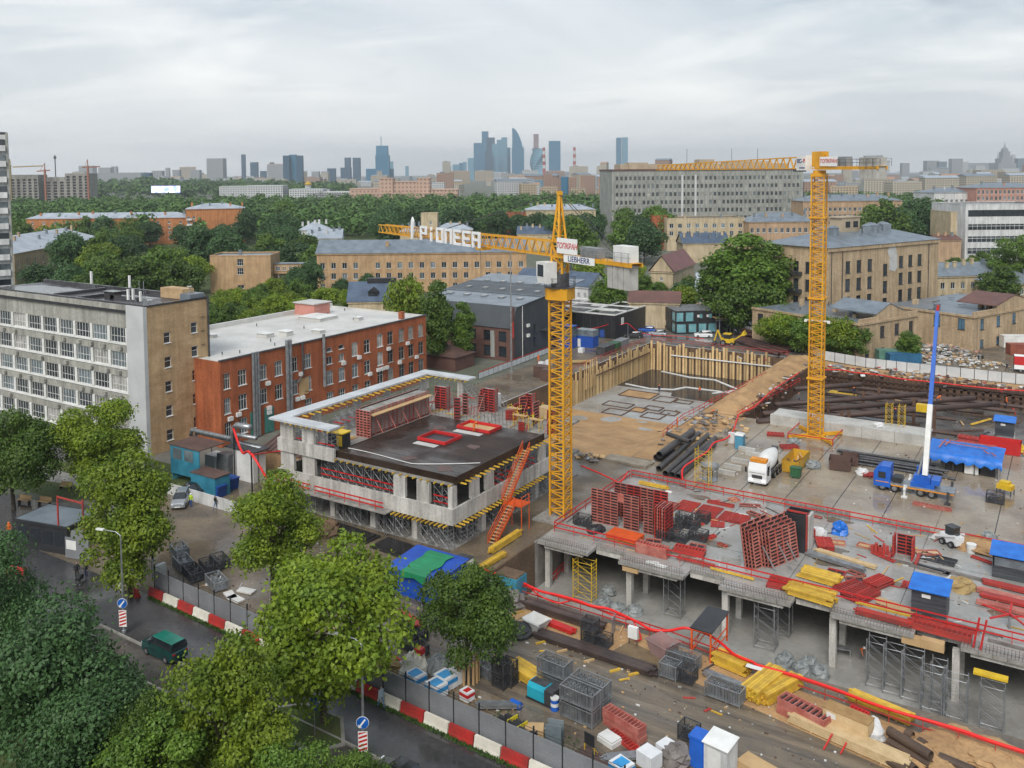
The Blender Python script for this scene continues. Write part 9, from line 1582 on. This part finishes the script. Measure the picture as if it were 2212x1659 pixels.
for lab,pos,top,leg,rz,pose,hm in (
    ('person in pale blue shirt and light jeans walking on the street',Q(12,950,1160),'pale','jeans',1.3,'walk',None),('person in navy jacket walking beside the blue store',Q(12,1340,515),'navy','navy',1.9,'walk',None),('person in black top and jeans half behind the small tree',Q(12,1405,480),'black','jeans',1.9,'walk',None),
    ('worker in lime vest and white helmet beside the black car',Q(4,1240,1125),'lime','blue',.4,'stand','white'),('person in black top and pale jeans standing in the yard',Q(4,1395,1140),'black','jeans',2.6,'walk',None),('person in dark coat standing near the gatehouse',Q(4,560,1585),'black','navy',.4,'stand',None),('person in dark clothes pushing a pram',Q(4,500,1590),'black','black',1.0,'stand',None),('worker in orange vest at the left edge of the junction',Q(4,60,1320),'orange','navy',.8,'stand','orange'),
    ('person with a white backpack walking by the van',Q(13,1925,700),'black','navy',1.6,'walk',None),('worker in navy with orange helmet on the shell, left one',Q(5,1915,560,7.76),'navy','navy',1,'stand','orange'),('worker in lime vest on the shell, middle one',Q(5,1945,600,7.76),'lime','navy',2,'stand','orange'),('worker in lime vest on the shell, nearest the crane',Q(5,2005,530,7.76),'lime','navy',3,'stand','orange'),('crouching worker in orange on the dark formwork deck',Q(5,1560,640,8.36),'orange','orange',1.2,'bend','orange'),
    ('worker in navy on the grey pit slab',Q(6,1045,770,-6.5),'navy','navy',.5,'stand','orange'),('worker in orange vest on the grey pit slab',Q(6,1380,785,-6.5),'orange','navy',.2,'stand','orange'),('worker in orange at the berm cable',Q(6,1480,975),'orange','orange',1,'bend','orange'),('worker in orange at the near end of the berm railing',Q(6,1195,1060,-.3),'orange','orange',2,'stand','orange'),
    ('worker in navy among the far strut tubes',Q(7,800,800,-.2),'navy','navy',1,'stand','orange'),('worker in orange among the left strut tubes',Q(7,345,850,.2),'grey','navy',1,'stand','orange'),('worker in blue standing on the strut pit scaffold',(*Q(7,1145,960,2.0)[:2],1.5),'navy','navy',0,'stand','orange'),('worker in orange bending over a strut right of the boom',Q(7,1490,860,.8),'orange','navy',2,'bend','orange'),('worker in orange at the right end of the strut pit',Q(7,2065,890,.0),'orange','navy',2,'stand','orange'),('worker in orange bending low in the strut pit',Q(7,1630,970,-4.6),'orange','orange',1,'bend','orange'),
    ('person in black before the rubble heap, left of three',Q(7,1805,525),'black','black',1,'stand',None),('person in black before the rubble heap, middle of three',Q(7,1835,520),'navy','black',2,'stand',None),('person in black before the rubble heap, right of three',Q(7,1868,520),'black','black',3,'stand',None),('person in black walking near the box truck',Q(7,2070,590),'navy','black',1,'walk',None),('worker in orange vest bending in the basement',Q(10,860,755,-5.5),'orange','grey',.8,'bend','white'),('worker in orange beside the fence behind the shell',Q(6,42,520),'orange','orange',1,'stand','orange')):
    person(lab,pz(pos),top,leg,rz,pose,hm)
x,y = Q(4,490,1640)[:2]; r = th('pram','dark pram pushed across the junction','pram',(x,y,0),.5); q = B(); q.profx([(0,.55),(.75,.55),(.8,.95),(.3,1.05),(-.05,.85)],0,.45); q.obj('carrycot',CL['black'],r); q = B(); q.bar((.2,.1,.55),(.2,.7,.2),.04); q.bar((.2,.7,.55),(.2,.1,.2),.04); q.bar((.2,.7,.8),(.2,1.1,1.05),.04); q.obj('frame',steel_d,r); [wheel(r,xx,yy,.13,.04,1) for xx in (.0,.42) for yy in (.08,.7)]
# ================================================================== trees
for lab,key,pos,s,sz in (
    ('large lime-green tree on the street island','limeA',Q(12,470,1290),1.17,1.22),('small bright tree with a slatted trunk guard inside the fence','midA',Q(12,1670,930),.74,.82),('round lime-green tree in front of the shell','limeB',P(590,1302),.93,.95),('tall lime-green tree left of the yard cars','limeB',P(282,1290),1.02,1.1),('broad lime-green tree before the white office','limeA',P(222,1075),1.12,1.12),('olive tree at the left edge before the white office','midA',P(30,1100),1.05,1.05),
    ('dark green tree at the left edge below the junction','darkA',P(-15,1135,13),.62,.95),('dark green tree above the brown kiosk','darkA',P(100,1290,13.5),.95,1.0),('dark bushy tree right of the brown kiosk','darkA',P(215,1450,10),.72,.74),('slender dark green tree left of the van','darkB',P(318,1465,10),.5,.74),('bright green tree at the bottom beside the street','limeB',P(480,1395,12),.85,.93),('lower dark green tree at the bottom left','darkA',P(180,1500,9),.8,.75),('dark green tree at the bottom between kiosk and street','midA',P(335,1560,8.5),.75,.7),('small tree top at the bottom edge left of the lamp','midA',P(610,1612,7),.6,.58),('small tree top at the bottom edge below the lamp','midA',P(760,1640,6),.5,.5)):
    tree(key,pos[0],pos[1],s,lab,None,0,sz)
big = 'mid'
for lab,key,pos,s,sz in (('huge dense poplar beside the beige ruin','poplar',P(1600,715),2.0,1.38),('second stem of the huge poplar beside the beige ruin','poplar',P(1660,708),1.5,1.25),('third low stem of the huge poplar by the pipes','poplar',P(1545,705),1.3,1.0),('tall poplar in front of the dark office, left one','poplar',P(945,795),.82,1.02),('tall poplar in front of the dark office, right one','poplar',P(1002,790),.62,.76),('pale birch left of the poplars','fL',P(885,750),1.0,1.5),('broad tree cut off by the right edge','midA',P(2205,655),1.8,1.75),('lower crown at the foot of the huge poplar, left','fM',P(1585,724),1.15,1.2),('lower crown at the foot of the huge poplar, right','fM',P(1645,722),1.15,1.2),('low tree at the right edge below the broad one','fM',P(2160,668),1.2,1.1)):
    tree(key,pos[0],pos[1],s,lab,None,0,sz)
for i in range(12): p_ = P(1665+17*i,750+2.6*i); tree(('fL','fM')[i % 3 == 2],p_[0]+random.uniform(-1,1),p_[1]+random.uniform(-1.5,1.5),random.uniform(.62,.85),'bright green bush-like tree behind the rear fence','bushy trees behind the rear fence',0,random.uniform(.6,.85),'bushy_tree')
tree('fM',*Q(7,1250,520)[:2],.55,'green bush growing against the low ruin',None,0,.6,'bushy_tree')
def scatter(n,xr,yr,keys,sr,lab,grp,h=10,avoid=()):
    for i in range(n):
        x,y = random.uniform(*xr),random.uniform(*yr); p_ = P(x,y,h); s = random.uniform(*sr)*h/11
        if any(a[0] < x < a[1] and a[2] < y < a[3] for a in avoid): continue
        tree(random.choice(keys),p_[0],p_[1],s,lab,grp,0,s*random.uniform(.9,1.15))
scatter(10,(205,430),(545,585),('fL','fL','fM'),(1.1,1.35),'lime-green tree in the clump behind the white office','lime trees behind the white office',12)
scatter(22,(130,445),(482,545),('fD','fM','fD2','fM2'),(1.0,1.4),'dark tree before the orange apartment houses','dark trees before the orange apartments',12)
scatter(26,(455,650),(622,690),('fL','fL','fM'),(1.0,1.4),'lime-green bush behind the red workshop','lime bushes behind the red workshop',6)
scatter(16,(440,690),(470,545),('fD','fM','fD2'),(1.0,1.4),'dark tree behind the plain yellow brick block','dark trees behind the yellow block',13)
scatter(5,(590,720),(560,620),('fM','fD','fL'),(.9,1.15),'tree between the yellow block and the long brick office','trees beside the bridge',10)
scatter(9,(1250,1400),(575,630),('fL','fM','fL'),(.9,1.2),'bright tree behind the crane counter-jib','bright trees behind the counter-jib',9)
scatter(6,(1235,1300),(470,520),('fD','fM2'),(1.1,1.5),'dark tree below the grey slab office','dark trees below the slab office',13); scatter(8,(1330,1440),(470,520),('fD','fM','fM2'),(1.1,1.5),'dark tree in front of the cream house','dark trees before the cream house',13)
scatter(9,(730,1180),(590,620),('fD','fM','fL'),(.7,1.0),'tree in front of the long yellow brick office','trees before the long brick office',8,avoid=((870,1010,0,999),(1150,1250,0,999)))
scatter(9,(1845,1960),(455,500),('fD','fM2','fM'),(1.2,1.6),'dark tree right of the second crane','dark trees right of the second crane',14); scatter(8,(1975,2075),(450,500),('fD','fM2'),(1.2,1.6),'dark tree left of the ribbon-window office','dark trees left of the ribbon office',14); scatter(10,(2030,2130),(545,575),('fL','fM'),(.7,1.0),'bright bush below the ribbon-window office','bright bushes below the ribbon office',6)
scatter(26,(30,700),(455,480),('fD','fM','fD2','fM2'),(1.2,1.6),'dark tree at the near edge of the wood','trees at the near edge of the wood',14,avoid=((40,420,0,999),)); scatter(14,(800,1280),(462,490),('fD','fD2','fM2'),(1.2,1.6),'dark tree at the wood edge behind the crane jib','trees at the wood edge behind the jib',14); scatter(6,(1405,1520),(600,640),('fM','fL','fD'),(.8,1.1),'tree beside the cream hall','trees beside the cream hall',8); scatter(6,(30,120),(470,520),('fM','fL'),(1.0,1.3),'tree left of the orange apartments','trees left of the apartments',12); scatter(5,(80,200),(580,640),('fM','fD'),(.9,1.1),'tree behind the roof of the white office','trees behind the white office roof',11)

# ================================================================== put every thing's origin at its own base
for o in list(COL.objects):
    if o.parent or 'category' not in o or o.location.length > .5: continue
    pts = []
    for m_ in ([o] if o.type == 'MESH' else o.children):
        if m_.data and len(m_.data.vertices): k = len(m_.data.vertices); pts += [m_.data.vertices[i].co+(m_.location if m_ is not o else Vector()) for i in range(0,k,max(1,k // 40))]
    if not pts: continue
    c = Vector(((min(p.x for p in pts)+max(p.x for p in pts))/2,(min(p.y for p in pts)+max(p.y for p in pts))/2,min(p.z for p in pts)))
    if o.type == 'MESH': o.data.transform(Matrix.Translation(-c))
    for ch in o.children: ch.location -= c
    o.location += c
# ================================================================== look-alikes told apart by their place
ORD = 'first second third fourth fifth sixth seventh eighth ninth tenth eleventh twelfth thirteenth fourteenth fifteenth sixteenth seventeenth eighteenth nineteenth twentieth'.split()+['twenty-'+a for a in 'first second third fourth fifth sixth seventh eighth ninth'.split()]+['thirtieth']
byl = {}
for o in COL.objects:
    if o.parent is None and 'label' in o and 'category' in o: byl.setdefault(o['label'],[]).append(o)
for lab,os_ in byl.items():
    if 2 <= len(os_) <= 30 and len(lab.split()) <= 12:
        os_.sort(key=lambda o: (o.location.x*cT+o.location.y*sT)/max(1,-o.location.x*sT+o.location.y*cT))
        for i,o in enumerate(os_): o['label'] = lab+', '+ORD[i]+' from the left'
